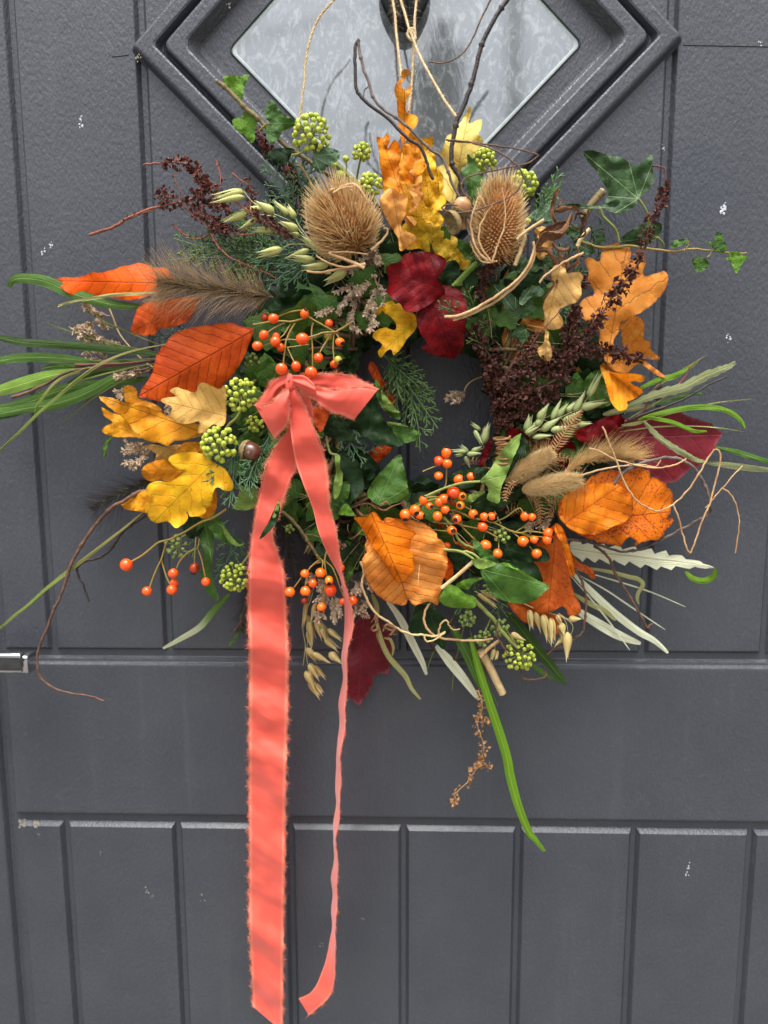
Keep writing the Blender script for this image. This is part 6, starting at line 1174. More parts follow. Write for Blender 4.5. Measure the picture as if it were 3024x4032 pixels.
umbel('ivy flower head touching the left edge of the wide ribbon', 925, 2272, 68, 34, .060, [(940, 2240), (990, 2170)], 9.5, seed=11)
umbel('dull ivy flower head at the lower left among stray stems', 700, 2150, 58, 16, .035, [(710, 2125), (760, 2080)], 9.5, mats='g', seed=12)
umbel('dull ivy flower head under the bright green bottom leaf', 1841, 2437, 40, 15, .055, [(1839, 2430), (1838, 2395)], 8.5, mats='g', seed=13)
umbel('dull ivy flower head on a forked stalk at the bottom', 1898, 2512, 42, 16, .058, [(1905, 2500), (1930, 2440)], 8.5, mats='g', seed=14)
umbel('dull ivy flower head right against the bottom green stem', 1968, 2470, 46, 16, .056, None, 8.5, mats='g', seed=15)
umbel('ivy flower head hanging lowest, below the drooping oat husks', 2045, 2578, 74, 38, .066, [(2040, 2550), (2000, 2490)], 10, seed=16)
umbel('few dull green buds among the middle rose hips', 1975, 2108, 40, 9, .082, [(1950, 2090), (1915, 2085)], 9.5, mats='g', seed=17)
umbel('small green buds beside the dark bristly grass head', 1140, 2082, 24, 7, .058, [(1130, 2080), (1097, 2062)], 7.5, mats='g', seed=18)
umbel('small dull buds between the largest dark leaf and the bright one', 1925, 2315, 30, 9, .062, None, 7.5, mats='g', seed=19)
e = empty('ivy_bud_pair', P(1362, 655, .06), 'two single green ivy buds on short stalks before the pane', 'ivy buds')
for x, y, r, pth in ((1362, 625, 13, [(1362, 632), (1364, 665), (1362, 690)]), (1340, 688, 16, [(1345, 690), (1370, 700), (1380, 710)]), (1215+99, 650, 12, [(1315, 655), (1330, 675)]), (2080, 870, 11, [(2070, 872), (2055, 875)])):
    if x == 2080: e2 = empty('ivy_bud', P(x, y, .06), 'single green ivy bud right of the right teasel head', 'ivy bud'); 
    tgt = e2 if x == 2080 else e
    inst('bud', UMB['y'], tgt, P(x, y, .06), r*S(), aim((.1, -.6, .7))); mb = MB(); tube(mb, pxpath(pth, .058), 2.6*S(), 5); mb.build('stalk', M_UMBSTALK, tgt)
# ------------------------------------------------------------------ long narrow leaves
def sprig(name, label, cat, group, items, stems=()):
    e = None
    for mat, crop, pts, wd, d, kw in items:
        p = Q(crop, pts)
        if e is None: e = empty(name, P(p[-1][0], p[-1][1], d if np.isscalar(d) else d[-1]), label, cat, group)
        mb = MB(); blade(mb, p, wd, d, seed=nseed(), **kw); mb.build('leaf', mat, e)
    for mat, crop, pts, r, d in stems:
        q = pxpath(Q(crop, pts), d, 8, 2, nseed()); mb = MB(); tube(mb, q, np.linspace(r, r*.6, len(q))*S(.05), 6); mb.build('stem', mat, e)
    return e
GL = 'sprigs of long narrow leaves in the wreath'
sprig('narrow_leaf_sprig', 'sprig of long green leaves on reddish stems running off to the left', 'leaf sprig', GL, [
    (B_DARK, 'd', [(-70, 520), (0, 545), (150, 577), (350, 590), (550, 605), (750, 625), (900, 640), (1030, 662)], 17, .050, {}),
    (B_GREEN, 'd', [(-70, 700), (0, 697), (120, 678), (300, 675), (450, 685), (610, 705)], 19, .046, {}),
    (B_GREEN, 'd', [(268, 748), (350, 735), (450, 735), (570, 730)], 11, .042, {}),
    (B_LIGHT, 'd', [(-80, 915), (0, 892), (100, 862), (220, 825), (350, 790), (520, 762)], 26, .048, {}),
    (B_GREEN, 'd', [(-80, 1010), (60, 1000), (200, 962), (400, 890), (600, 862), (780, 840), (960, 812)], 24, .034, {}),
    (B_GREEN, 'd', [(-60, 1060), (60, 1030), (200, 1002), (330, 985), (480, 940), (620, 880), (720, 820), (830, 760)], 24, .044, {}),
    (B_DARK, 'd', [(440, 852), (540, 800), (680, 762), (800, 745), (960, 740)], 14, .038, {}),
    (B_DARK, 'd', [(-60, 1075), (20, 1055), (120, 1030), (200, 1010)], 16, .030, {}), (B_GREEN, 'd', [(700, 712), (800, 700), (900, 705), (980, 700)], 9, .044, {})],
    [(M_REDST, 'd', [(490, 726), (620, 722), (800, 716), (920, 705), (1030, 688)], 6, .046), (M_REDST, 'd', [(560, 770), (700, 735), (800, 728), (900, 712)], 4, .044),
     (M_TWIGB, 'd', [(80, 935), (160, 912), (300, 850), (400, 790), (500, 758), (620, 742)], 7, .052), (M_TWIGB, 'd', [(760, 800), (860, 770), (980, 745)], 6, .046), (M_REDST, 'd', [(560, 965), (600, 930), (650, 900)], 3.5, .03)])
sprig('narrow_leaf_sprig', 'green strap leaf curving behind the bright orange leaf', 'leaf sprig', GL, [
    (B_GREEN, 'd', [(62, 218), (80, 175), (140, 158), (250, 168), (340, 195), (430, 238), (550, 282), (700, 322), (850, 342), (960, 345)], 23, [.03, .035, .04, .042, .043, .044, .044, .044, .044, .044], {}),
    (B_CREAM, 'd', [(930, 308), (1000, 305), (1100, 300)], 8, .045, {})])
sprig('grass_blade', 'long grass blade with a side blade crossing the left leaves to the frame edge', 'grass blade', GL, [
    (B_GRASS, 'd', [(-70, 1350), (0, 1280), (120, 1170), (230, 1060), (340, 965), (450, 870), (550, 790), (650, 722), (780, 662), (900, 625), (1080, 590)], 6.5, .058, {}), (B_GRASS, 'd', [(228, 1062), (240, 1000), (270, 950), (350, 850), (430, 800), (580, 738)], 6, .056, {})])
sprig('grass_blade', 'short olive grass blade split at its tip over the bright orange leaf', 'grass blade', GL, [(B_OLIVEC, 'd', [(380, 332), (480, 310), (600, 290), (720, 270), (850, 262), (980, 256), (1110, 250)], 7, .062, {}), (B_OLIVEC, 'd', [(375, 345), (460, 318), (560, 298)], 4, .062, {})])
sprig('grass_blade', 'long straight grass blade running from the golden leaf to the lower left', 'grass blade', GL, [(B_GRASS, 'g', [(-70, 850), (0, 788), (100, 700), (180, 640), (300, 530), (450, 410), (580, 312), (700, 218), (820, 125), (935, 25)], 7.5, .048, {})])
sprig('narrow_leaf_sprig', 'half white half green leaf hanging at the lower left', 'leaf sprig', GL, [(B_CREAMG, 'g', [(1500, 562), (1460, 605), (1400, 665), (1345, 735), (1290, 790), (1170, 860), (1065, 918)], 13, [.04, .036, .03, .028, .025, .02, .018], {}),
    (B_GREEN, 'g', [(1590, 780), (1550, 830), (1520, 870), (1495, 912)], 7, .02, {}), (B_OLIVEC, 'g', [(1640, 600), (1600, 660), (1570, 720)], 6, .02, {})])
sprig('narrow_leaf_sprig', 'small green leaf tip hanging under the folded amber leaf', 'leaf sprig', GL, [(B_GREEN, 'd', [(740, 1190), (700, 1230), (685, 1280), (682, 1325)], 9, .03, {})])
sprig('narrow_leaf_sprig', 'longest bright green leaf hanging far below the wreath', 'leaf sprig', GL, [
    (B_LIME, 'N', [(1850, 2510), (1868, 2570), (1890, 2650), (1925, 2760), (1965, 2880), (1995, 2980), (2010, 3060), (2040, 3170), (2080, 3270), (2110, 3310), (2145, 3352)], 18, [.055, .055, .054, .052, .05, .048, .046, .044, .04, .038, .036], {}),
    (B_GREEN, 'h', [(1290, 770), (1340, 860), (1390, 950), (1430, 1050), (1475, 1175)], 19, .045, {})])
sprig('narrow_leaf_sprig', 'two dark green pointed leaves at the bottom right under the lowest flower head', 'leaf sprig', GL, [
    (B_DARK, 'i', [(-10, 680), (70, 770), (130, 850), (200, 935), (290, 1040), (378, 1152)], 22, .045, {}), (B_GREEN, 'i', [(140, 1010), (200, 1055), (260, 1090), (330, 1130)], 11, .04, {})])
sprig('narrow_leaf_sprig', 'three cream leaves hanging straight down at the bottom middle', 'leaf sprig', GL, [
    (B_CREAM, 'h', [(870, 610), (920, 670), (965, 740), (1010, 830), (1060, 930), (1100, 1010), (1127, 1090)], 15, .03, {}),
    (B_OLIVEC, 'h', [(790, 700), (815, 800), (840, 890), (880, 970), (930, 1030), (990, 1100), (1030, 1180), (1088, 1250)], 11, .034, {}),
    (B_OLIVEC, 'h', [(850, 850), (890, 860), (910, 910), (905, 965)], 6, .034, {}), (B_OLIVEC, 'h', [(770, 560), (800, 640), (805, 720)], 10, .03, {}),
    (B_CREAM, 'h', [(1190, 900), (1250, 970), (1300, 1030), (1380, 1130), (1462, 1245)], 19, .036, {})])
sprig('narrow_leaf_sprig', 'white toothed leaf curling back green at its end, right side', 'leaf sprig', GL, [
    (B_CREAM, 'i', [(400, 262), (500, 280), (600, 295), (720, 305), (850, 320), (980, 338), (1100, 350), (1250, 372), (1350, 392)], 34, [.036, .036, .036, .037, .038, .038, .040, .042, .046], dict(teeth=1, taper=(1, 1), k=5, fold=.15)),
    (B_LIME, 'i', [(1352, 395), (1345, 445), (1285, 475), (1210, 462), (1160, 415)], 13, [.044, .038, .034, .032, .03], {})])
sprig('narrow_leaf_sprig', 'cream and olive leaves fanning out below the mottled orange leaf', 'leaf sprig', GL, [
    (B_CREAM, 'i', [(425, 430), (500, 500), (580, 580), (700, 690), (850, 805), (960, 870), (1047, 948)], 15, .034, dict()), (B_CREAM, 'i', [(430, 650), (500, 700), (580, 750), (700, 820), (780, 855), (868, 886)], 19, .030, {}),
    (B_OLIVEC, 'i', [(500, 390), (600, 405), (700, 425), (790, 450), (850, 465), (882, 500), (850, 560), (845, 600), (858, 630)], 9, .038, {}), (B_OLIVEC, 'i', [(430, 560), (500, 605), (580, 645), (650, 685), (704, 735)], 11, .034, {})])
sprig('narrow_leaf_sprig', 'grey green toothed leaves with lime curls spreading over the plum red leaf', 'leaf sprig', GL, [
    (B_GREYG, 'f', [(770, 1000), (860, 960), (950, 925), (1050, 895), (1150, 870), (1280, 800), (1380, 760), (1430, 740), (1490, 708)], 19, .062, dict(teeth=.5, k=5)),
    (B_LIME, 'f', [(860, 880), (930, 845), (1010, 815), (1080, 800), (1150, 765), (1240, 700)], 12, .056, {}),
    (B_LIME, 'f', [(850, 1085), (930, 1055), (1040, 1030), (1180, 1005), (1300, 1000), (1400, 1015), (1480, 1050), (1530, 1100), (1547, 1140)], 11, .066, {}),
    (B_LIME, 'f', [(880, 1062), (960, 1075), (1060, 1095), (1150, 1130), (1220, 1158), (1300, 1158)], 9, .066, {}),
    (B_GREYG, 'f', [(885, 1090), (930, 1140), (990, 1200), (1070, 1258), (1160, 1310), (1230, 1345), (1290, 1358)], 13, .070, dict(teeth=.4)),
    (B_OLIVEC, 'f', [(740, 1120), (820, 1110), (890, 1095)], 7, .064, {}), (B_GREYG, 'f', [(620, 1050), (700, 1030), (800, 1010), (960, 990)], 13, .056, {}), (B_GREEN, 'f', [(960, 985), (1080, 950), (1200, 915), (1278, 912)], 8, .052, {})],
    [(M_REDST, 'f', [(760, 1100), (870, 1040), (960, 880), (1000, 850)], 5, .058), (M_REDST, 'f', [(1120, 845), (1160, 800), (1190, 740), (1235, 700)], 4, .060), (M_TWIGD, 'f', [(780, 1090), (900, 1040), (1020, 1000), (1110, 965), (1200, 920), (1300, 860), (1430, 802)], 5.5, .064)])
sprig('narrow_leaf_sprig', 'two pale leaves leaving the right frame edge beside the plum red leaf', 'leaf sprig', GL, [
    (B_GREEN, 'f', [(1760, 1370), (1659, 1345), (1560, 1315), (1460, 1285), (1345, 1262)], 12, .034, {}), (B_GREYG, 'f', [(1740, 1412), (1640, 1405), (1520, 1390), (1400, 1375), (1290, 1362)], 13, .03, {})])

def wisps(label, rows, mat):
    e = None
    for pts, wd, d in rows:
        if e is None: e = empty('fine_grass_tuft', P(pts[-1][0], pts[-1][1], d), label, 'grass tuft', 'tufts of fine grass in the wreath')
        mb = MB(); blade(mb, pts, wd, d, seed=nseed()); mb.build('blade', mat, e)
wisps('tuft of fine pale grass fanning left between the long green leaves', [([(180, 1270), (350, 1330), (520, 1370), (640, 1390)], 3.5, .036), ([(60, 1420), (250, 1425), (450, 1420), (620, 1410)], 4, .040), ([(120, 1560), (280, 1510), (460, 1460), (620, 1430)], 3.5, .050), ([(250, 1660), (380, 1560), (500, 1490), (620, 1440)], 3.5, .036), ([(300, 1200), (420, 1270), (560, 1330), (660, 1370)], 3, .032)], B_GRASS)
wisps('tuft of fine straw grass fanning right over the plum red leaf', [([(2960, 1570), (2800, 1590), (2600, 1640), (2420, 1690)], 3, .060), ([(2850, 1450), (2700, 1520), (2560, 1600), (2420, 1680)], 3, .056), ([(2930, 1700), (2780, 1680), (2600, 1680), (2440, 1700)], 3, .064), ([(2780, 1400), (2650, 1480), (2530, 1570), (2420, 1660)], 3, .05)], B_OLIVEC)
wisps('tuft of fine pale grass fanning down right from the long orange leaf', [([(2620, 2480), (2500, 2400), (2380, 2320), (2250, 2250)], 3.5, .030), ([(2480, 2560), (2400, 2450), (2320, 2350), (2240, 2260)], 3.5, .034), ([(2700, 2390), (2560, 2330), (2400, 2280), (2260, 2240)], 3, .036)], B_CREAM)
wisps('tuft of fine green grass hanging at the bottom beside the bright blade', [([(1960, 2780), (1920, 2680), (1880, 2580), (1850, 2480)], 3.5, .036), ([(1780, 2720), (1790, 2620), (1810, 2540), (1830, 2450)], 3.5, .030), ([(1680, 2640), (1710, 2560), (1750, 2490), (1790, 2420)], 3, .034)], B_GRASS)

# ------------------------------------------------------------------ twigs, vines, straws
GT = 'twigs and tendrils in the wreath'
T = lambda nm, lb, m, c, p, r, d, r2=None, **k: stick(nm, lb, 'twig', GT, m, c, p, r*(.8 if nm == 'tendril' else 1), d, None if r2 is None else r2*(.8 if nm == 'tendril' else 1), **k)
T('twig', 'thick dark bent twig rising highest to the top edge', M_TWIGD, 'b', [(1700, -60), (1640, 20), (1580, 110), (1520, 220), (1480, 320), (1450, 440), (1420, 550), (1380, 670), (1330, 780), (1302, 900), (1288, 1010), (1300, 1090), (1340, 1150), (1352, 1200), (1356, 1300)], 8, .088, 9, knots=6)
T('twig', 'black twig hooked sharply at its top before the pane', M_TWIGD, 'b', [(690, 262), (662, 300), (660, 400), (665, 560), (690, 620), (760, 690), (860, 760), (930, 830), (1010, 910), (1080, 950), (1120, 1030), (1140, 1100), (1170, 1172)], 6.5, .082, 6)
T('twig', 'grey wavy twig crossing from the pane to the acorn', M_TWIGG, 'b', [(680, 262), (690, 340), (712, 440), (745, 530), (780, 640), (830, 700), (900, 750), (1000, 825), (1080, 905), (1150, 975), (1220, 1020), (1260, 1100), (1290, 1190), (1340, 1280), (1380, 1360), (1385, 1450), (1410, 1530), (1445, 1575)], 5.5, .094, 5, knots=7)
T('twig', 'tiny side shoot of the grey wavy twig', M_TWIGB, 'b', [(745, 570), (722, 590), (715, 635)], 2.5, .082)
T('tendril', 'reddish bare tendril curving at the top right of the pane', M_TWIGB, 'b', [(1570, -50), (1530, 30), (1480, 130), (1430, 250), (1370, 340), (1300, 390), (1230, 412), (1140, 405)], 4.5, .075, 3)
T('tendril', 'thin brown tendril looping round the right teasel head', M_TWIGB, 'b', [(1255, 912), (1340, 920), (1450, 940), (1560, 975), (1659, 1030), (1740, 1110), (1755, 1180), (1715, 1250), (1620, 1310), (1520, 1350), (1420, 1380), (1330, 1390), (1250, 1375), (1228, 1355), (1270, 1336), (1330, 1342)], 4, .104, 4, k=10)
T('tendril', 'thin brown tendril doubling back behind the right flower heads', M_TWIGB, 'b', [(1270, 922), (1400, 930), (1520, 942), (1659, 962), (1760, 985), (1845, 1008), (1850, 1025), (1790, 1065), (1690, 1090), (1580, 1110), (1480, 1132), (1390, 1160), (1355, 1200), (1370, 1260), (1420, 1300)], 3.8, .100, 3.6, k=10)
T('twig', 'long brown twig drooping at the lower left to the handle and hooking right', M_TWIGB, 'g', [(1000, -120), (900, -100), (800, -40), (740, -10), (650, 80), (570, 185), (500, 300), (460, 380), (430, 480), (390, 590), (350, 670), (310, 780), (270, 870), (247, 950), (247, 1050), (280, 1125), (380, 1188), (480, 1212), (580, 1228), (680, 1260)], 8, [.06]*4+[.05]*16, 3.5, knots=9)
T('twig', 'short crooked dark twig left of the loose rose hips', M_TWIGD, 'g', [(950, 45), (870, 100), (800, 155), (760, 215), (710, 285), (640, 328), (550, 350), (505, 390), (510, 440), (545, 500), (560, 550), (585, 612)], 7, .035, 3.5, knots=5)
T('twig', 'grey arched twig over the mottled orange leaf ending dark below it', M_TWIGG, 'f', [(690, 1505), (740, 1440), (820, 1390), (920, 1355), (1020, 1332), (1120, 1342), (1200, 1385), (1260, 1460), (1300, 1540), (1322, 1640), (1310, 1700), (1200, 1762), (1060, 1838), (930, 1900), (800, 1942), (700, 1935), (600, 1905), (500, 1875), (380, 1865)], 6.5, [.094]*4+[.092]*3+[.088]*3+[.08, .072, .066, .06]+[.055]*5, 5, knots=6)
T('twig', 'brown twig hanging from the white toothed leaf to a small hook', M_TWIGB, 'i', [(560, 250), (620, 285), (665, 340), (700, 430), (740, 490), (790, 570), (830, 640), (870, 710), (912, 782), (925, 765), (945, 760)], 6, .050, 4, knots=5)
T('twig', 'brown twig bowing over the two cream leaves at the lower right', M_TWIGB, 'i', [(435, 400), (480, 470), (505, 560), (510, 650), (500, 740), (488, 810), (440, 850), (380, 895), (300, 922), (255, 955)], 5, .052, 4, knots=4)
T('tendril', 'thin tan tendril curving over the mottled orange leaf', M_TAN, 'f', [(618, 1125), (640, 1180), (680, 1280), (720, 1385), (750, 1470), (800, 1560), (850, 1618), (910, 1655), (970, 1680), (1030, 1665), (1090, 1630), (1150, 1570), (1200, 1510), (1250, 1430), (1300, 1345), (1340, 1290), (1368, 1280), (1390, 1320), (1375, 1420), (1345, 1520), (1325, 1620), (1290, 1690), (1250, 1800), (1220, 1890), (1195, 1948), (1172, 1930), (1145, 1840), (1110, 1720), (1080, 1640)], 4.5, .108, 4, k=8)
T('tendril', 'pale straw tendril running flat over the tan grass head', M_TAN, 'f', [(530, 1270), (600, 1290), (680, 1335), (760, 1360), (850, 1382), (950, 1398), (1040, 1390), (1130, 1360), (1165, 1335)], 4.5, .102, 4)
T('tendril', 'straw coloured stalk lying along the top of the mottled leaf', M_TAN, 'f', [(480, 1445), (600, 1410), (720, 1388), (860, 1375), (960, 1390), (1000, 1345)], 5, .096, 3)
T('tendril', 'tan tendril falling at the far right edge', M_TAN, 'f', [(1530, 1385), (1470, 1450), (1400, 1530), (1340, 1600), (1290, 1660)], 3.2, .07, 3)
T('tendril', 'tan tendril tip hanging furthest right', M_TAN, 'f', [(1395, 1530), (1440, 1555), (1480, 1610), (1500, 1680), (1512, 1760), (1500, 1850), (1485, 1955)], 3.6, .06, 3)
T('straw', 'pair of pale straws curving under the right teasel head, upper straw', M_TAN, 'e', [(1245, 412), (1330, 405), (1420, 370), (1530, 310), (1620, 250), (1720, 170), (1790, 80), (1830, -30), (1825, -60)], 6, .100, 5)
T('straw', 'pair of pale straws curving under the right teasel head, lower straw', M_TAN, 'e', [(1300, 432), (1400, 400), (1520, 345), (1620, 280), (1720, 200), (1800, 90), (1830, 10), (1822, -80)], 5.5, .098, 5)
T('cut_stick', 'short cut stick with a pale sawn end at the upper right', M_WOODY, 'c', [(490, 1430), (530, 1360), (575, 1300), (622, 1248)], 16, .05, 15, wob=1)
mb = MB(); q = P(*Q('c', [(623, 1247)])[0], .05); q0 = P(*Q('c', [(617, 1254)])[0], .05); tube(mb, [q0, q+(q-q0)*.12], [14.3*S(.05)]*2, 12)
o = mb.build('cut_end', M_CUT, None); o.parent = bpy.data.objects['cut_stick']; o.location = o.location - bpy.data.objects['cut_stick'].location
T('straw', 'stout tan straw slanting from the bright bottom ivy leaf to the largest one', M_STRAW, 'h', [(1225, 525), (1330, 440), (1432, 350)], 8, .092, 8, wob=1)
T('straw', 'broad split straw pointing down right at the bottom', M_STRAW, 'h', [(1480, 930), (1540, 1040), (1625, 1215)], 18, .05, 16, wob=1)
T('straw', 'short brown straw crossing above the broad split straw', M_TAN, 'h', [(1480, 975), (1530, 920), (1598, 868)], 8, .058, 7, wob=1)
T('twig', 'rough dark red stem beside the broad split straw', M_REDST, 'h', [(1430, 890), (1470, 950), (1515, 1060)], 7, .045, 4)
T('vine_tendril', 'pale vine tendril rounding the pale orange leaf and running right', M_STRAW, 'h', [(700, 350), (718, 420), (705, 500), (730, 580), (780, 670), (830, 715), (880, 745), (940, 790), (1030, 826), (1110, 830), (1180, 838), (1250, 812)], 6, .076, 4.5)
T('vine_tendril', 'brown vine tendril dropping from behind the pale orange leaf', M_TAN, 'h', [(1150, 620), (1118, 680), (1115, 750), (1150, 810), (1220, 850), (1320, 862), (1430, 868), (1560, 858)], 5, .070, 5)
T('vine_tendril', 'small hooked tendril end on the dark bottom ivy leaf', M_TAN, 'h', [(1205, 840), (1210, 790), (1230, 745), (1260, 735), (1275, 770), (1300, 795), (1345, 792)], 4, .076, 3)
T('vine_tendril', 'tiny curled tendril over the bottom brown vine', M_STRAW, 'h', [(1110, 830), (1125, 870), (1160, 868), (1200, 850), (1250, 810)], 4, .078, 3)
T('twig', 'brown forked twig above the lower rose hips', M_WOODY, 'p', [(430, 235), (520, 310), (610, 420), (660, 500), (720, 590), (750, 640)], 7, .065, 6, knots=3)
T('twig', 'thin side twig of the forked brown twig', M_WOODY, 'p', [(620, 428), (680, 425), (760, 455)], 3.5, .062)
T('twig', 'rusty broken twig low behind the wide ribbon', M_TWIGB, 'g', [(1640, 560), (1600, 680), (1560, 770), (1530, 805)], 7, .02, 9)
T('twig', 'thin twig curling at the very bottom right below the lowest flower head', M_TWIGB, 'i', [(-10, 960), (30, 1010), (80, 1050), (95, 1110), (150, 1122), (210, 1115), (245, 1100), (240, 1060)], 4.5, .055, 3.5, knots=3)
T('twig', 'straight grey twig over the green bottom stem', M_TWIGB, 'h', [(1590, 740), (1585, 830), (1620, 890), (1659, 960)], 3.5, .07, 3)
T('straw', 'flat pale straw bent beside the withered leaves', M_STRAW, 'm', [(475, 375), (485, 440), (455, 540), (420, 635)], 9, .092, 8)
T('straw', 'pale straw slanting across to the right teasel head', M_STRAW, 'm', [(430, 448), (520, 375), (630, 305)], 6, .098, 6, wob=1)
T('straw', 'thin tan straw across the withered leaves', M_TAN, 'm', [(915, 545), (840, 580), (760, 625), (650, 700), (600, 760)], 5, .095, 4)
T('straw', 'white straw standing behind the withered leaves', M_STRAW, 'm', [(960, 370), (900, 440), (870, 500)], 8, .06, 8)
T('straw', 'rough tan stem bridging both ends of the left teasel and florets', M_TAN, 'l', [(1305, 955), (1400, 965), (1500, 945), (1590, 935)], 4, .088, 5)
T('straw', 'green stem standing above the left teasel head', M_HIPSTEM, 'b', [(285, 1060), (330, 1120), (370, 1190), (395, 1250)], 5, .06, 4)
T('straw', 'withered bract arching over the left teasel head', M_TAN, 'b', [(490, 1250), (560, 1225), (640, 1205), (690, 1235), (730, 1300), (745, 1330)], 6, .098, 7)

# ------------------------------------------------------------------ withered leaves and dried fern
GW = 'withered brown leaves in the wreath'
def wither(label, crop, paths, d, mat, seed=1):
    e = empty('withered_leaf', P(*Q(crop, [paths[0][0][0]])[0][:2], d), label, 'withered leaf', GW)
    for i, (pth, wd, tw) in enumerate(paths):
        mb = MB(); curlstrip(mb, Q(crop, pth), wd, d+.004*math.sin(i*2+seed), tw, seed+i*3); mb.build('curl', mat, e)
    return e
wither('crumpled brown leaf with a pointed horn above the amber leaf', 'm', [([(725, 330), (705, 260), (715, 190), (712, 130), (742, 75)], 22, 1.2), ([(770, 150), (730, 200), (720, 240)], 12, 1)], .078, L_WITH, 1)
wither('largest crumpled brown leaf, rolled and slanting, right of the teasel', 'm', [([(560, 500), (620, 440), (700, 400), (770, 340), (830, 250)], 40, 1.0), ([(600, 430), (680, 370), (760, 350), (820, 290)], 26, 1.6), ([(700, 250), (760, 250), (850, 240), (880, 250)], 26, 1.4)], .082, L_WITH, 2)
wither('dark brown leaf curled into a ring beside the cut stick', 'm', [([(830, 330), (880, 355), (930, 320), (945, 260), (900, 235), (860, 260), (850, 310)], 20, 4), ([(960, 230), (950, 290), (915, 350), (900, 420)], 14, 2), ([(880, 440), (920, 420), (910, 350), (870, 240)], 10, 2)], .080, L_WITHD, 3)
wither('brown leaf drooping in folds below the rolled one', 'm', [([(575, 520), (640, 545), (690, 620), (740, 670)], 28, 1.5), ([(740, 530), (760, 600), (800, 640), (810, 560), (790, 520)], 24, 2), ([(690, 470), (760, 510), (820, 500)], 18, 2)], .090, L_WITH, 4)
wither('thin pale withered strip hanging beside the pale peach leaf', 'm', [([(800, 685), (860, 630), (880, 560), (865, 500)], 16, 2), ([(630, 640), (640, 720), (690, 770), (655, 850), (610, 870)], 11, 3), ([(700, 680), (720, 740), (715, 770)], 12, 2)], .088, L_WITH, 5)
wither('shrivelled leaf on the pale vine tendril, left curl', 'h', [([(760, 750), (790, 710), (815, 740), (780, 790), (815, 790), (800, 840), (815, 890)], 13, 3)], .080, L_WITH, 6)
wither('shrivelled leaf on the pale vine tendril, right curl', 'h', [([(840, 810), (870, 770), (910, 790), (880, 830), (945, 825)], 16, 3), ([(850, 760), (880, 790), (930, 800)], 12, 2)], .080, L_WITH, 7)
wither('twisted brown leaves above the folded orange leaf', 'p', [([(1000, 215), (1080, 185), (1150, 180), (1220, 205), (1280, 215), (1330, 190), (1440, 155)], 12, 5), ([(1050, 215), (1070, 270), (1110, 290), (1155, 270), (1150, 200)], 17, 3), ([(1230, 190), (1270, 165), (1320, 190)], 14, 2)], .09, L_WITH, 8)
wither('dark shrivelled leaves between the ribbon and the orange leaf', 'p', [([(880, 260), (930, 300), (1000, 300)], 20, 3), ([(920, 370), (970, 410), (1010, 400)], 22, 3), ([(1010, 480), (1060, 440), (1110, 450), (1080, 490)], 20, 3), ([(670, 200), (660, 250), (690, 300)], 16, 3), ([(1040, 560), (1090, 600), (1080, 640)], 14, 3)], .055, L_WITHD, 9)
wither('small brown leaf scraps under the mottled leaf by the right hips', 'o', [([(590, 470), (640, 430), (700, 450)], 18, 2), ([(430, 520), (480, 490), (520, 520)], 20, 2), ([(590, 440), (620, 425), (660, 430)], 12, 2)], .06, L_WITHD, 10)
wither('small dark curled leaf behind the bottom brown vine', 'h', [([(1110, 840), (1125, 870), (1170, 930), (1190, 960)], 12, 2), ([(1300, 960), (1320, 990), (1345, 980)], 12, 2)], .05, L_WITHD, 11)
GF = 'dried fern pieces in the wreath'
def fernthing(label, crop, paths, d):
    mb = MB()
    for i, (p, wd) in enumerate(paths): fern(mb, Q(crop, p), d, wd, i)
    o = mb.build('fern_frond', M_FERN, None, loc=P(*Q(crop, [paths[0][0][0]])[0][:2], d), smooth=False); return tag(o, label, 'dried fern', GF)
fernthing('upright dried fern frond in front of the plum red leaf', 'f', [([(300, 1290), (340, 1220), (390, 1140), (440, 1080), (478, 1030)], 46)], .082)
fernthing('dried fern frond end under the upright one', 'f', [([(300, 1380), (340, 1330), (400, 1340)], 26)], .07)
fernthing('small curled fern tip in front of the fuzzy seed heads', 'o', [([(560, 320), (520, 345), (490, 390), (480, 445)], 22)], .092)
fernthing('drooping fern curl above the smooth orange leaf, left', 'o', [([(630, 430), (680, 440), (705, 490), (712, 540), (705, 590)], 26)], .080)
fernthing('drooping fern curl above the smooth orange leaf, right', 'o', [([(830, 470), (790, 490), (765, 530), (770, 570)], 28), ([(740, 450), (800, 450), (840, 455)], 16)], .080)
fernthing('dried fern behind the dark leaf by the right hips', 'o', [([(430, 560), (480, 530), (560, 500), (640, 500)], 34)], .055)
fernthing('fern scrap by the white spiky husks at the hole', 'o', [([(200, 215), (260, 190), (330, 200)], 26)], .045)
# the tightly coiled dry tendril
mb = MB(); n = 150; t = np.linspace(0, 1, n); cx, cy_ = 1700+455/K+16*np.sin(t*3), 1700+(30+t*190)/K
q = PA(np.column_stack([cx+34*np.cos(t*2*np.pi*6), cy_+9*np.sin(t*2*np.pi*6)]), .075+.014*np.sin(t*2*np.pi*6)); tube(mb, q, 4.4*S(), 6, flat=1.0)
tag(mb.build('coiled_tendril', M_FERN, None, loc=q[-1]), 'tightly coiled dry tendril like a spring beside the hole', 'tendril', GT)

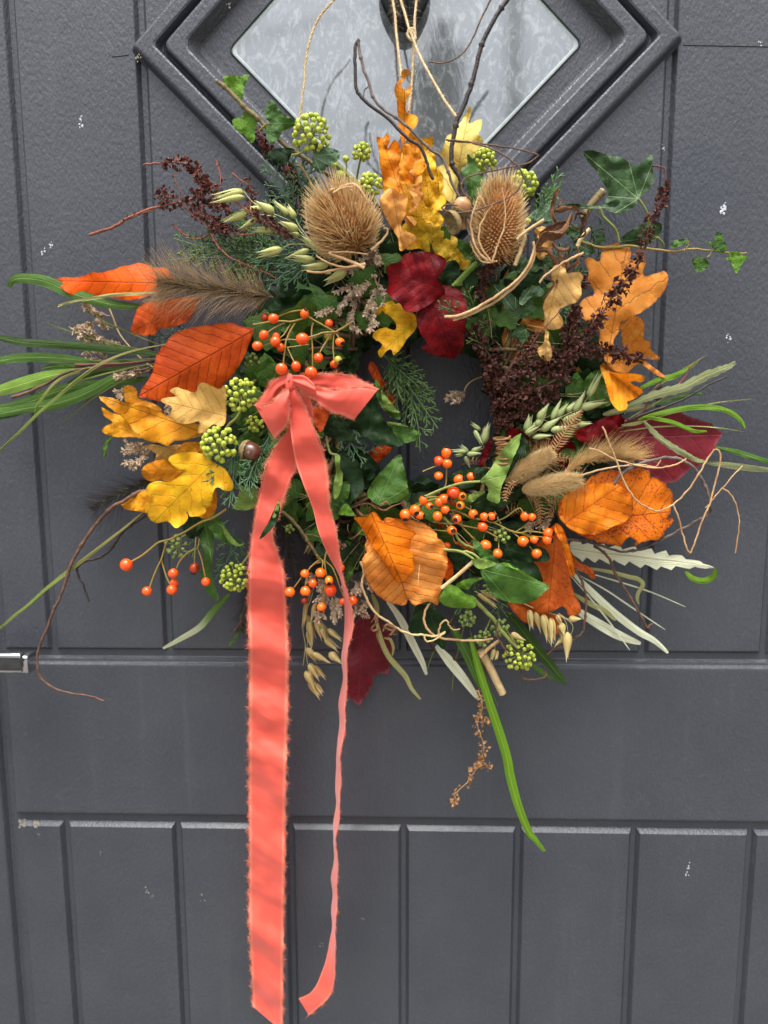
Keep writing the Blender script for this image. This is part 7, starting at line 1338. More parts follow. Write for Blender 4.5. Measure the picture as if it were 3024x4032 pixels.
# ------------------------------------------------------------------ teasel heads
def teasel(label, cx, cy_, hw, hl, ang, d, n, seed, hole, bracts):
    R = np.random.default_rng(seed); s = S(d); ax = norm(RT*math.sin(ang)+UPV*math.cos(ang)+OUT*.12); sd = norm(np.cross(ax, OUT)); fr = np.cross(sd, ax)
    fr = fr if fr@OUT > 0 else -fr; c = P(cx, cy_, d)
    e = empty('teasel_head', c-ax*hl*s, label, 'teasel head', 'teasel heads in the wreath')
    def surf(t, ph, k=1.0):
        z = -math.cos(math.pi*t); r = math.sin(math.pi*t)**.72*(1-.10*z); return c+ax*z*hl*s*.82*k+(sd*math.cos(ph)+fr*math.sin(ph))*r*hw*s*.66*k
    V = []; m, nn_ = 22, 16
    for i in range(nn_+1):
        for j in range(m): V.append(surf(i/nn_*.998+.001, 2*math.pi*j/m))
    mb = MB(); mb.add(V, [(i*m+j, i*m+(j+1) % m, (i+1)*m+(j+1) % m, (i+1)*m+j) for i in range(nn_) for j in range(m)]); mb.build('core', M_TEAS, e)
    roots, dirs, lens = [], [], []; sr, sd2 = [], []
    for i in range(n):
        f = (i+.5)/n; t = math.acos(1-2*f)/math.pi; ph = i*2.39996; p = surf(t, ph); nrm = norm(p-c-ax*((p-c)@ax)*.6); frontness = nrm@OUT
        u_, v_ = (p-c)@sd/(hw*s), (p-c)@ax/(hl*s)
        inh = hole is not None and abs((u_-hole[0])-(v_*hole[2])) < hole[1] and -.75 < v_ < .62 and frontness > .2
        if inh: sr.append(p); sd2.append(norm(nrm+ax*.15)); continue
        roots.append(p); dirs.append(norm(nrm*1.0+ax*(.42+.5*max(0, v_))+R.normal(0, .16, 3))); lens.append((.30+.12*R.random()+.28*max(0, v_)**2)*hw*s)
    roots, dirs, lens = map(np.array, (roots, dirs, lens))
    mb = MB(); hairs(mb, roots, dirs, lens, np.full(len(roots), 2.5*s), bend=np.tile(ax*.22, (len(roots), 1)), seg=3)
    k = len(roots); jx = R.integers(0, k, k); hairs(mb, roots[jx]+R.normal(0, 2.5*s, (k, 3)), norm(dirs[jx]+R.normal(0, .12, (k, 3))), lens[jx]*.72, np.full(k, 1.5*s), bend=np.tile(ax*.2, (k, 1)), seg=2)
    mb.build('spines', M_TEASP, e, kind='stuff')
    if sr:
        sr, sd2 = np.array(sr), np.array(sd2); mb = MB(); hairs(mb, sr-sd2*2*s, sd2, 22*s, 6.5*s, seg=2); mb.build('sockets', M_TEASO, e, kind='stuff')
    # loose chaff caught in the spines
    k = 60; ii = R.integers(0, len(roots), k); mb = MB(); hairs(mb, roots[ii]+dirs[ii]*lens[ii][:, None]*.8, norm(R.normal(0, 1, (k, 3))+sd), R.uniform(10, 26, k)*s, 1.6*s, seg=2); mb.build('chaff', M_STRAW, e, kind='stuff')
    for pth, r, dd in bracts:
        mb = MB(); q = pxpath(pth, dd, 8, 3, seed); tube(mb, q, np.linspace(r, r*.35, len(q))*s, 6, flat=.5); mb.build('bract', M_TAN, e)
teasel('left teasel head, leaning, with a dark seam of open cells', 1357, 884, 148, 124, math.radians(-28), .082, 980, 1, (.12, .07, -.15),
       [(Q('k', [(290, 830), (120, 790), (40, 680), (10, 560), (5, 440)]), 6, .085), (Q('k', [(430, 930), (300, 870), (180, 825), (280, 815), (460, 830)]), 7, .10), (Q('k', [(440, 900), (300, 925), (160, 890), (80, 835)]), 6, .100), (Q('k', [(480, 800), (560, 730), (605, 655), (570, 640)]), 6, .09), (Q('k', [(205, 385), (280, 345), (370, 335)]), 4, .11)])
teasel('right teasel head, upright, with its orange cells showing', 1963, 880, 112, 158, math.radians(4), .084, 820, 2, (.05, .38, .10),
       [(Q('k', [(1360, 890), (1400, 760), (1450, 620), (1455, 500), (1430, 350)]), 4, .118), (Q('k', [(1350, 880), (1270, 760), (1270, 640), (1330, 520), (1370, 460)]), 4, .118), (Q('k', [(1330, 880), (1250, 800), (1205, 640), (1225, 520), (1265, 415), (1310, 470)]), 5, .112), (Q('k', [(1400, 880), (1300, 890), (1240, 830), (1200, 740)]), 3.5, .10)])

# ------------------------------------------------------------------ fuzzy seed heads
def bunny(label, b, t, hw, d, seed):
    R = np.random.default_rng(seed); s = S(d); a, z = P(*b, d-.006), P(*t, d+.004); ax = norm(z-a); L = np.linalg.norm(z-a); sd = norm(np.cross(ax, OUT)); fr = np.cross(sd, ax)
    e = empty('bunny_tail_seed_head', a, label, 'fuzzy seed head', 'fuzzy seed heads in the wreath'); m, nn_ = 16, 14
    def surf(tt, ph): r = math.sin(math.pi*min(1, tt*.97+.02))**.55*hw*s*.62; return a+ax*L*(.04+tt*.9)+(sd*math.cos(ph)+fr*math.sin(ph))*r
    mb = MB(); mb.add([surf(i/nn_, 2*math.pi*j/m) for i in range(nn_+1) for j in range(m)], [(i*m+j, i*m+(j+1) % m, (i+1)*m+(j+1) % m, (i+1)*m+j) for i in range(nn_) for j in range(m)]); mb.build('head', M_FUZZ, e)
    n = 3800; tt, ph = R.random(n), R.uniform(0, 6.283, n); p = np.array([surf(x, y) for x, y in zip(tt, ph)]); c = a+ax*((p-a)@ax)[:, None]; nr = norm(p-c)
    mb = MB(); hairs(mb, p, norm(nr*.75+ax*1.0+R.normal(0, .22, (n, 3))), hw*s*R.uniform(.35, .75, n), .85*s, seg=2); mb.build('fuzz', M_FUZZ, e, kind='stuff')
    n = 240; tt, ph = R.random(n), R.uniform(0, 6.283, n); p = np.array([surf(x, y) for x, y in zip(tt, ph)]); c = a+ax*((p-a)@ax)[:, None]; nr = norm(p-c)
    mb = MB(); hairs(mb, p, norm(nr*.9+ax*.8+R.normal(0, .2, (n, 3))), hw*s*R.uniform(1, 1.9, n), .5*s, seg=3); mb.build('awns', M_HAIRT, e, kind='stuff')
bunny('fuzzy cream seed head, upper one, pointing up right', (1985, 1905), (2180, 1775), 42, .084, 1)
bunny('fuzzy cream seed head, lower and longer one, pointing right', (2045, 1932), (2295, 1886), 44, .088, 2)

# ------------------------------------------------------------------ oats
oats('spray of green oat husks at the upper left', 'l', [(850, 375, 600, 418, 30), (855, 412, 590, 460, 24), (1070, 532, 915, 442, 34), (980, 505, 800, 515, 26), (868, 535, 675, 600, 32), (950, 570, 800, 655, 22), (945, 585, 812, 662, 18), (1080, 655, 885, 655, 25), (1245, 655, 1095, 590, 28), (1222, 572, 1148, 460, 24), (1170, 545, 1050, 430, 22), (1127, 795, 920, 842, 30),
    (1328, 800, 1130, 865, 26), (1370, 882, 1165, 848, 30), (1462, 910, 1250, 936, 28), (1590, 955, 1418, 1048, 34), (1250, 700, 1180, 668, 20), (1450, 822, 1300, 750, 24), (1400, 790, 1240, 698, 24), (1480, 960, 1440, 975, 14)],
    [[(1480, 880), (1420, 800), (1340, 740), (1270, 680), (1200, 600), (1070, 540), (980, 505), (900, 440), (850, 376)], [(1400, 790), (1300, 760), (1180, 762), (1128, 795)], [(1340, 740), (1260, 640), (1222, 575)], [(1340, 790), (1360, 800), (1328, 800)], [(1480, 880), (1420, 880), (1370, 882)], [(1600, 950), (1550, 920), (1462, 910)], [(1080, 560), (950, 540), (868, 535)], [(1120, 600), (1080, 655)]], .072, mesh=SPIKE, seed=1)
oats('spray of pale green oat husks at the right, pointing up right', 'f', [(525, 935, 610, 757, 26), (470, 1010, 655, 955, 28), (430, 1035, 512, 890, 24), (360, 1095, 490, 1030, 24), (215, 1155, 350, 1065, 28), (195, 1085, 270, 970, 26), (285, 1085, 352, 945, 22), (325, 1065, 395, 965, 20), (118, 1165, 152, 1040, 26), (185, 1125, 250, 1030, 22), (445, 1120, 555, 1100, 20), (280, 1155, 410, 1128, 24), (110, 1178, 210, 1110, 20), (160, 1200, 300, 1180, 20), (385, 1030, 440, 960, 20), (150, 1150, 230, 1060, 18)],
    [[(60, 1230), (150, 1180), (260, 1110), (380, 1050), (470, 1000), (525, 935)], [(200, 1150), (330, 1130), (450, 1120)]], .070, mesh=SPIKEP, seed=2)
oats('drooping spray of straw yellow oat husks left of the thin ribbon tail', 'h', [(352, 700, 405, 880, 18), (360, 740, 376, 905, 24), (400, 740, 452, 865, 20), (430, 750, 502, 885, 22), (460, 850, 562, 935, 26), (480, 790, 582, 870, 20), (345, 915, 425, 1015, 24), (380, 945, 505, 1020, 22), (490, 945, 578, 1015, 30), (355, 1018, 435, 1125, 26), (390, 1030, 475, 1118, 20), (335, 1065, 405, 1185, 28), (360, 1125, 445, 1248, 30), (395, 1145, 458, 1222, 20), (345, 600, 318, 790, 16), (385, 210, 335, 310, 22), (440, 240, 440, 360, 24), (350, 800, 380, 930, 20), (400, 620, 370, 760, 18), (440, 780, 470, 880, 22)],
    [[(400, 480), (370, 600), (330, 700), (320, 800), (335, 900), (320, 1030)], [(340, 700), (350, 850), (345, 915)], [(380, 650), (440, 740), (480, 790)], [(335, 900), (350, 1018)], [(400, 480), (350, 620), (345, 760)]], .036, mesh=SPIKEY, seed=3)
oats('drooping oat husks under the long orange leaf at the lower right', 'i', [(140, 665, 155, 805, 22), (178, 675, 215, 820, 24), (228, 695, 268, 875, 28), (280, 718, 298, 895, 28), (240, 790, 298, 905, 20), (343, 748, 362, 855, 30), (372, 838, 300, 910, 22), (390, 808, 387, 1005, 32), (395, 726, 485, 722, 24), (20, 818, 112, 872, 22), (318, 700, 350, 760, 16)],
    [[(60, 600), (180, 660), (280, 690), (350, 710), (380, 750), (392, 808)], [(330, 690), (400, 740), (425, 780), (410, 830)], [(350, 710), (375, 720), (395, 726)]], .062, mesh=SPIKEY, seed=4)
oats('white spiky empty husks at the lower right rim of the hole', 'e', [(1495, 1240, 1540, 1095, 26), (1490, 1250, 1505, 1120, 20), (1480, 1150, 1410, 1100, 14), (1390, 1290, 1280, 1285, 16), (1400, 1300, 1340, 1240, 16), (1390, 1310, 1490, 1300, 20), (1380, 1320, 1410, 1400, 18), (1370, 1310, 1310, 1320, 12), (1420, 1290, 1500, 1260, 18), (1440, 1150, 1490, 1250, 16)], [[(1560, 1350), (1480, 1310), (1390, 1300)], [(1520, 1300), (1490, 1240)]], .050, mesh=SPIKEP, seed=5)
oats('few dull husks above the lowest flower head', 'h', [(1570, 920, 1548, 1005, 16), (1590, 930, 1580, 1000, 14), (1460, 560, 1600, 650, 18), (1480, 540, 1610, 610, 16), (1500, 580, 1590, 660, 14)], [[(1440, 545), (1470, 555)], [(1570, 870), (1575, 925)]], .055, mesh=SPIKEY, seed=6)

# ------------------------------------------------------------------ rose hips
def HP_(crop, rows, dflt):
    sc_ = {'e': K, 'o': K, 'p': 2.074, 'g': K}[crop]
    out = []
    for r_ in rows:
        x, y = Q(crop, [(r_[0], r_[1])])[0][:2]; rad = r_[2]/sc_; cc = r_[3] if len(r_) > 3 else 'o'; dr = r_[4] if len(r_) > 4 else dflt; d = r_[5] if len(r_) > 5 else .085
        out.append((x, y, rad, d, cc)+dr)
    return out
def ST(crop, rows, d): return [(Q(crop, p), r, (np.linspace(d-.006, d, len(p)) if np.isscalar(d) else d)) for p, r in rows]
hip_sprig('sprig of orange rose hips above the bow', HP_('e', [(68, 412, 27, 'd', (-.3, -.3, -.6), .070), (127, 422, 32, 'n', (-.8, .2, -.5), .088), (330, 390, 30, 'o', (.3, -.6, .5), .082), (489, 452, 27, 'n', (0, -.5, -.5), .072), (64, 530, 32, 'n', (-.5, .3, -.8), .086), (22, 601, 32, 'n', (-.8, .1, -.4), .088), (140, 572, 34, 'n', (-.3, .3, -.8), .090), (175, 612, 28, 'n', (0, .4, -.8), .082), (145, 540, 26, 'n', (0, 0, -.8), .078),
    (316, 555, 40, 'n', (-.6, .1, -.7), .098), (562, 576, 30, 'o', (.5, .3, .6), .084), (420, 679, 32, 'n', (.1, .8, -.5), .090), (180, 752, 38, 'n', (0, .8, -.5), .104), (275, 735, 32, 'n', (.2, .8, -.5), .098), (373, 777, 38, 'n', (0, .8, -.5), .106), (523, 721, 26, 'n', (-.2, .6, -.5), .086), (549, 694, 28, 'g', (.4, .3, .4), .090), (486, 536, 32, 'g', (0, 0, -.8), .060)], (0, 1, 0)),
    ST('e', [([(640, 445), (560, 495), (527, 508), (470, 512), (420, 525), (350, 548)], 4.5), ([(527, 508), (440, 460), (360, 412), (345, 400)], 4), ([(345, 412), (250, 440), (150, 440), (60, 450), (-10, 462)], 4), ([(150, 415), (230, 380), (330, 366), (350, 375)], 3.6),
     ([(270, 450), (220, 540), (205, 600), (190, 720)], 4.2), ([(215, 605), (240, 660), (262, 705)], 3.4), ([(390, 450), (375, 510), (382, 600), (382, 742)], 3.6), ([(510, 520), (460, 590), (430, 645)], 3.4), ([(527, 512), (517, 590), (520, 650), (522, 700)], 3.4), ([(535, 515), (555, 550)], 3.2),
     ([(240, 455), (200, 520), (170, 550)], 3), ([(420, 530), (330, 565), (200, 560), (100, 585), (50, 600)], 3), ([(200, 450), (120, 490), (85, 520)], 3), ([(360, 590), (280, 602), (215, 612)], 3)], .082))
hip_sprig('large sprig of orange rose hips filling the right middle', HP_('o', [(95, 138, 34, 'o', (.1, -.9, .2)), (45, 190, 32, 'r', (-.3, -.1, -.6)), (100, 208, 33, 'o', (.3, .3, -.6)), (45, 288, 29, 'o', (0, -.4, -.7)), (178, 312, 34, 'o', (.9, -.3, .5)), (255, 293, 27, 'o', (.7, -.4, .5)), (143, 397, 41, 'r', (.5, .1, -.5)), (197, 422, 29, 'y', (.1, -.1, 1)), (187, 480, 30, 'y', (-.3, -.1, 1)), (78, 437, 34, 'o', (.9, 0, .5)),
    (48, 460, 30, 'o', (0, .4, -.6)), (88, 508, 29, 'o', (.6, .4, .3)), (135, 460, 26, 'd', (0, 0, -.8), .075), (38, 552, 33, 'o', (0, .4, -.7)), (270, 538, 32, 'o', (.6, .4, .7)), (343, 556, 29, 'o', (.7, .1, .5)), (392, 552, 29, 'o', (.9, 0, .5)), (165, 570, 31, 'o', (-.4, .1, .9)), (132, 645, 32, 'o', (.2, -.1, 1)), (332, 622, 32, 'n', (.9, .1, .4)), (608, 552, 29, 'o', (.4, -.7, .3)), (655, 558, 26, 'o', (.6, .6, .2)),
    (597, 717, 37, 'o', (.8, .4, .5)), (670, 705, 28, 'o', (.8, .2, .5)), (762, 662, 34, 'o', (.9, 0, .4)), (755, 706, 33, 'o', (.9, .1, .4)), (685, 797, 33, 'o', (.6, .7, .4)), (353, 742, 36, 'o', (.6, .7, .4)), (430, 798, 33, 'o', (.2, .9, .3)), (100, 745, 25, 'n', (-.2, 0, -.6), .070)], (0, 1, 0))
    + HP_('p', [(1442, 262, 45, 'o', (0, .7, .5)), (1522, 227, 47, 'o', (.3, .5, .8)), (1562, 268, 36, 'o', (.9, .1, .4)), (1590, 143, 36, 'o', (.2, -.9, .4)), (1640, 190, 30, 'o', (.5, .1, .8))], (0, 1, 0)),
    ST('o', [([(-230, 600), (-120, 520), (-60, 470), (20, 440), (60, 438)], 5), ([(-60, 470), (-80, 520), (-90, 560)], 4), ([(-30, 430), (50, 428), (120, 445), (190, 470)], 4), ([(90, 175), (95, 250), (92, 345), (60, 380)], 3.6), ([(10, 500), (100, 510), (170, 520), (250, 560), (340, 580), (420, 600), (500, 640), (570, 660), (640, 650), (740, 662)], 4.2),
      ([(350, 580), (400, 560)], 3.4), ([(500, 640), (540, 665), (580, 700)], 3.4), ([(560, 655), (620, 680), (660, 695)], 3.2), ([(570, 660), (660, 680), (740, 690)], 3.2), ([(415, 590), (480, 560), (570, 500), (600, 540)], 3.2), ([(540, 660), (600, 620), (640, 580)], 3.2),
      ([(630, 730), (650, 765), (672, 780)], 3.2), ([(190, 610), (240, 665), (300, 720), (330, 740)], 3.6), ([(440, 700), (435, 770)], 3), ([(170, 600), (190, 610), (330, 640), (430, 690)], 3.6), ([(200, 480), (250, 510), (260, 525)], 3), ([(60, 215), (10, 230), (-60, 260)], 3), ([(10, 590), (100, 600), (200, 600)], 3.2), ([(0, 640), (50, 645), (110, 650)], 3)], .083))
hip_sprig('cluster of rose hips low between the two ribbon tails', HP_('p', [(622, 745, 37, 'o', (-.3, .8, .3)), (750, 738, 41, 'o', (0, .8, .4)), (820, 800, 38, 'y', (.1, .5, .9)), (688, 823, 37, 'n', (-.2, .2, -.7)), (832, 880, 54, 'r', (0, .4, -.7), .080), (500, 895, 43, 'o', (-.2, .8, .3)), (627, 888, 43, 'o', (0, .8, .4)), (757, 1018, 38, 'o', (0, .9, .3)), (920, 697, 32, 'n', (0, .3, .8), .066), (1017, 965, 38, 'n', (.3, .8, .2), .070), (930, 975, 30, 'n', (0, .6, -.5), .066), (618, 965, 33, 'd', (0, 0, -.7), .045), (560, 750, 28, 'd', (0, 0, -.7), .040)], (0, 1, 0)),
    ST('p', [([(750, 620), (770, 650), (765, 700)], 3.6), ([(745, 630), (690, 670), (655, 710)], 3.4), ([(770, 645), (700, 665), (645, 720), (600, 770), (530, 860)], 3.4), ([(635, 790), (625, 850)], 3.4), ([(800, 560), (785, 640), (800, 760)], 4), ([(785, 640), (850, 700), (900, 830), (940, 930), (990, 950)], 3.2), ([(790, 830), (775, 920), (768, 985)], 3.4), ([(640, 770), (640, 830)], 3), ([(770, 640), (740, 620), (720, 590)], 4.5)], .078))
hip_sprig('loose sprig of rose hips hanging at the lower left', HP_('g', [(825, 373, 42, 'n', (-.5, .7, -.4), .060), (960, 545, 33, 'n', (-.2, .8, .0), .058), (1132, 428, 33, 'n', (-.1, .9, .1), .062), (1137, 492, 29, 'n', (.1, .8, -.3), .056), (1123, 535, 35, 'n', (0, .9, .1), .062), (1345, 483, 30, 'n', (0, .9, .1), .058), (1270, 393, 36, 'd', (-.2, .8, 0), .035)], (0, 1, 0)),
    ST('g', [([(1480, 10), (1400, 60), (1300, 100), (1200, 160), (1110, 205), (1030, 230), (940, 300), (865, 350)], 5), ([(1085, 235), (1055, 330), (1010, 430), (978, 515)], 4), ([(1055, 340), (1080, 430), (1110, 500)], 3.6), ([(1300, 200), (1290, 260), (1230, 290), (1180, 340), (1150, 395)], 3.6), ([(1290, 260), (1320, 350), (1340, 450)], 3.6), ([(1280, 190), (1275, 260), (1270, 360)], 2.8)], .056))

# ------------------------------------------------------------------ acorns
def acorn(label, c0, c1, r, d, nutmat, cup=True, nut=True, cupopen=None):
    a, b = P(*c0, d), P(*c1, d+.004); s = S(d); ax = norm(b-a); L = np.linalg.norm(b-a); e = empty('acorn', a, label, 'acorn', 'acorns in the wreath')
    sd = norm(np.cross(ax, OUT)); fr = np.cross(sd, ax); m = 24
    def rev(prof_): 
        V = [a+ax*z*s+(sd*math.cos(2*math.pi*j/m)+fr*math.sin(2*math.pi*j/m))*rr*s for z, rr in prof_ for j in range(m)]; n = len(prof_)
        return V, [(i*m+j, i*m+(j+1) % m, (i+1)*m+(j+1) % m, (i+1)*m+j) for i in range(n-1) for j in range(m)]
    Lp = L/s
    if nut:
        mb = MB(); V, F = rev(list(crom(np.array([(0, r*.9), (Lp*.25, r), (Lp*.5, r*.98), (Lp*.75, r*.8), (Lp*.92, r*.42), (Lp*.97, r*.16), (Lp*1.02, r*.10), (Lp*1.06, .5)]), 4))); mb.add(V, F); mb.build('nut', nutmat, e)
    if cup:
        mb = MB(); V, F = rev(list(crom(np.array([(-r*.62, r*.12), (-r*.55, r*.5), (-r*.3, r*.9), (0, r*1.08), (r*.28, r*1.12), (r*.30, r*1.02), (0, r*.94), (-r*.3, r*.7), (-r*.45, r*.1)]), 4)))
        V = np.array(V); R = np.random.default_rng(3); V = V+R.normal(0, .8*s, V.shape); mb.add(V, F); mb.build('cup', M_CUP, e)
def acornmat(name, a, b):
    t = NT(name); tc = t.n('ShaderNodeTexCoord'); nz = t.noise(tc.outputs['Object'], 140, 3, .6); n2 = t.noise(tc.outputs['Object'], 40, 2)
    col = t.mix(t.ramp(t.math('ADD', t.math('MULTIPLY', nz, .6), t.math('MULTIPLY', n2, .5)), .4, .7), srgb(a), srgb(b)); return t.bsdf(col, .3, t.bump(nz, .15, .0005), spec=.5, coat=.3)
M_NUT = acornmat('red_brown_nut', (112, 62, 44), (84, 44, 32)); M_NUTP = acornmat('pale_tan_nut', (200, 152, 106), (182, 130, 84)); M_CUP = matt('scaly_acorn_cup', (160, 142, 92), (122, 102, 66), 500, .8, bump=1.0)
acorn('glossy brown acorn beside the left ribbon tail', (966, 1772), (1028, 1790), 38, .082, M_NUT)
acorn('pale tan acorn between the grey twig and the right teasel', (1812, 830), (1836, 776), 33, .094, M_NUTP)
acorn('empty acorn cup opening to the lower left', (1785, 873), (1740, 893), 40, .100, M_NUTP, nut=False)
acorn('small acorn cup edge under the pale tan acorn', (1818, 866), (1835, 900), 22, .082, M_NUTP)

# ------------------------------------------------------------------ jute twine
M_JUTE = matt('jute_twine', (226, 204, 164), (200, 174, 130), 260, .8, bump=.6, vary=.2)
def twine(label, crop, path, d, r=4.3, seed=1):
    q0 = pxpath(Q(crop, path), d, 4); 
    seg = np.linalg.norm(np.diff(q0, axis=0), axis=1); cum = np.concatenate([[0], np.cumsum(seg)]); n = int(cum[-1]/(4.5*S())); tt = np.linspace(0, cum[-1], n); q = np.column_stack([np.interp(tt, cum, q0[:, i]) for i in range(3)])
    q[:, 0] += .0006*np.array([mn.noise(Vector((x*60, seed, 0))) for x in tt]); tg = norm(np.gradient(q, axis=0)); a = norm(np.cross(tg, OUT)); b = np.cross(tg, a); s = S(np.mean(d))
    e = empty('twine', q[-1], label, 'twine', 'jute twine hanging the wreath'); R = np.random.default_rng(seed)
    for k in range(3):
        ph = tt/(26*s)*2*np.pi*.5+k*2.094; mb = MB(); tube(mb, q+(a*np.cos(ph)[:, None]+b*np.sin(ph)[:, None])*r*.55*s, r*.62*s, 6, rnd=k*.3); mb.build('strand', M_JUTE, e)
    m = int(cum[-1]/s*.75); i = R.integers(0, n, m); D = norm(R.normal(0, 1, (m, 3))+tg[i]*.8); mb = MB(); hairs(mb, q[i], D, R.uniform(8, 24, m)*s, .42*s, bend=R.normal(0, .5, (m, 3)), seg=3); mb.build('fuzz', M_JUTE, e, kind='stuff')
twine('jute twine arching down from the top edge to the tallest flower head', 'b', [(560, -60), (525, -8), (430, 110), (370, 240), (337, 400), (330, 520), (315, 640), (298, 785)], .058, seed=1)
twine('left straight jute twine dropping behind the topmost orange leaf', 'b', [(895, -400), (900, -60), (908, 0), (925, 150), (942, 330), (962, 500)], [.012, .024, .028, .034, .04, .046], seed=2)
twine('slanting jute twine running from the knocker to the dark bent twig', 'b', [(900, -400), (940, -60), (958, 0), (1000, 140), (1035, 240), (1085, 370), (1180, 545), (1250, 660), (1322, 762)], [.012, .026, .03, .036, .042, .05, .06, .068, .074], seed=3)
twine('right straight jute twine dropping behind the orange leaves', 'b', [(1075, -400), (1066, -60), (1060, 0), (1048, 190), (1040, 400), (1025, 600), (1012, 730)], [.012, .022, .026, .032, .038, .042, .046], seed=4)
mb = MB(); q = pxpath(Q('b', [(1005, 205), (1020, 188), (1048, 195), (1052, 235), (1040, 262), (1015, 250), (1002, 220), (1030, 200), (1055, 250), (1035, 275)]), .040, 6); tube(mb, q, 5*S(.04), 6)
tag(mb.build('twine_knot', M_JUTE, None, loc=q[0]), 'small knot where the straight twine meets the slanting one', 'twine', 'jute twine hanging the wreath')
# twigs of the same willow behind, seen mirrored

# ------------------------------------------------------------------ the coral ribbon
def ribbonmat():
    t = NT('coral_satin_ribbon'); tc = t.n('ShaderNodeTexCoord'); n1 = t.noise(tc.outputs['Object'], 900, 2, .5); n2 = t.noise(tc.outputs['Object'], 35, 3, .5)
    at = t.n('ShaderNodeAttribute', attribute_name='luv'); sx = t.n('ShaderNodeSeparateXYZ'); t.l(at.outputs['Vector'], sx.inputs[0])
    w1 = t.math('SINE', t.math('MULTIPLY', sx.outputs[0], 2600)); 
    col = t.mix(n2, srgb((224, 80, 63)), srgb((235, 98, 79))); ed = t.ramp(t.math('ABSOLUTE', sx.outputs[1]), .80, .97); col = t.mix(t.math('MULTIPLY', ed, .5), col, srgb((246, 150, 120)))
    h = t.math('ADD', n1, t.math('MULTIPLY', w1, .15)); return t.bsdf(col, .52, t.bump(h, .35, .0004), spec=.3, sheen=.25, trans=.12)
M_RIB = ribbonmat(); M_FRAY = matt('frayed_coral_thread', (248, 158, 128), (238, 120, 92), 200, .7, bump=0, trans=.2, vary=.2)
rb = empty('ribbon_bow', P(1135, 1500, .095), 'coral satin ribbon tied in a bow with two long frayed tails', 'ribbon bow')
RB = np.random.default_rng(77)
def resamp(p, n):
    p = crom(np.array(p, float), 6); seg = np.linalg.norm(np.diff(p[:, :2], axis=0), axis=1); cum = np.concatenate([[0], np.cumsum(seg)]); t = np.linspace(0, cum[-1], n); return np.column_stack([np.interp(t, cum, p[:, i]) for i in range(p.shape[1])]), cum[-1]
def ribbon(name, eL, eR, wave=.0022, wl=95, seed=1, bulge=.0, fl=9, fr=(1, 1), m=15, dens=1.0, jag=0, pleat=0, twist=0):
    """ruled cloth between two edges, each a list of (x, y, depth)"""
    a0 = np.array([(x, y, d*1000) for x, y, d in eL]); b0 = np.array([(x, y, d*1000) for x, y, d in eR])
    _, la = resamp(a0, 8); _, lb = resamp(b0, 8); ln = max(la, lb); n = max(14, int(ln/9)); A_, _ = resamp(a0, n); B_, _ = resamp(b0, n); V, AT = [], []
    if twist:
        for i in range(n):
            if i > n*.35: A_[i, 0] += twist*mn.noise(Vector((i*.09, seed, 0))); B_[i, 0] += twist*mn.noise(Vector((i*.075, seed+5, 0)))
    for i in range(n):
        tl = i/(n-1)*ln
        for j in range(m):
            c = j/(m-1); x, y, d = A_[i]*(1-c)+B_[i]*c; d = d/1000
            wv = wave*(1.7*mn.noise(Vector((tl/wl*.58, c*.35, seed*3)))+.30*mn.noise(Vector((tl/wl*1.2, c*2.2, seed*7)))+.10*mn.noise(Vector((tl/24, c*3, seed*5))))+pleat*math.cos(c*11)*math.exp(-tl/90)
            d = d+wv+bulge*math.sin(math.pi*c)
            if jag and i == n-1: y += jag*mn.noise(Vector((c*9, seed, 0)))
            V.append((x, y, d)); AT.append((tl/3000, c*2-1, seed*.1))
    V = np.array(V); W = PA(V[:, :2], V[:, 2]); mb = MB(); mb.add(W, [(i*m+j, i*m+j+1, (i+1)*m+j+1, (i+1)*m+j) for i in range(n-1) for j in range(m-1)], AT)
    o = mb.build(name, M_RIB, rb); W = W.reshape(n, m, 3); fb = MB()
    for side, e_, i_, on in ((0, W[:, 0], W[:, 1], fr[0]), (1, W[:, -1], W[:, -2], fr[1])):
        if not on: continue
        k = int(ln*1.5*dens); t = np.sort(RB.uniform(0, n-1.001, k)); f = t.astype(int); g = (t-f)[:, None]; p = e_[f]*(1-g)+e_[np.minimum(f+1, n-1)]*g; q = i_[f]*(1-g)+i_[np.minimum(f+1, n-1)]*g
        D = norm(p-q); tg = norm(np.gradient(e_, axis=0))[f]; L = 1.35*fl*S(.09)*RB.uniform(.5, 1.25, k)*(1+.5*np.sin(t*.9+seed)); 
        hairs(fb, p-D*2*S(.09), norm(D+tg*RB.normal(.1, .45, (k, 1))+RB.normal(0, .25, (k, 3))), L, 1.15*S(.09), bend=tg*RB.normal(.0, .7, (k, 1))+RB.normal(0, .25, (k, 3)), seg=3)
        # the loosened edge threads that run along
        for z in range(2): tt = np.arange(0, n, 1); pt = e_+norm(e_-i_)*(1.5+2.5*z)*S(.09)+RB.normal(0, .8*S(.09), e_.shape); tube(fb, pt, 1.0*S(.09), 4, cap=False)
    if fb.n:
        fo = fb.build('frayed_edge', M_FRAY, o, kind='stuff'); fo.location = (0, 0, 0)
    return o
def E3(crop, pts): return [(Q(crop, [(p[0], p[1])])[0][0], Q(crop, [(p[0], p[1])])[0][1], p[2]) for p in pts]
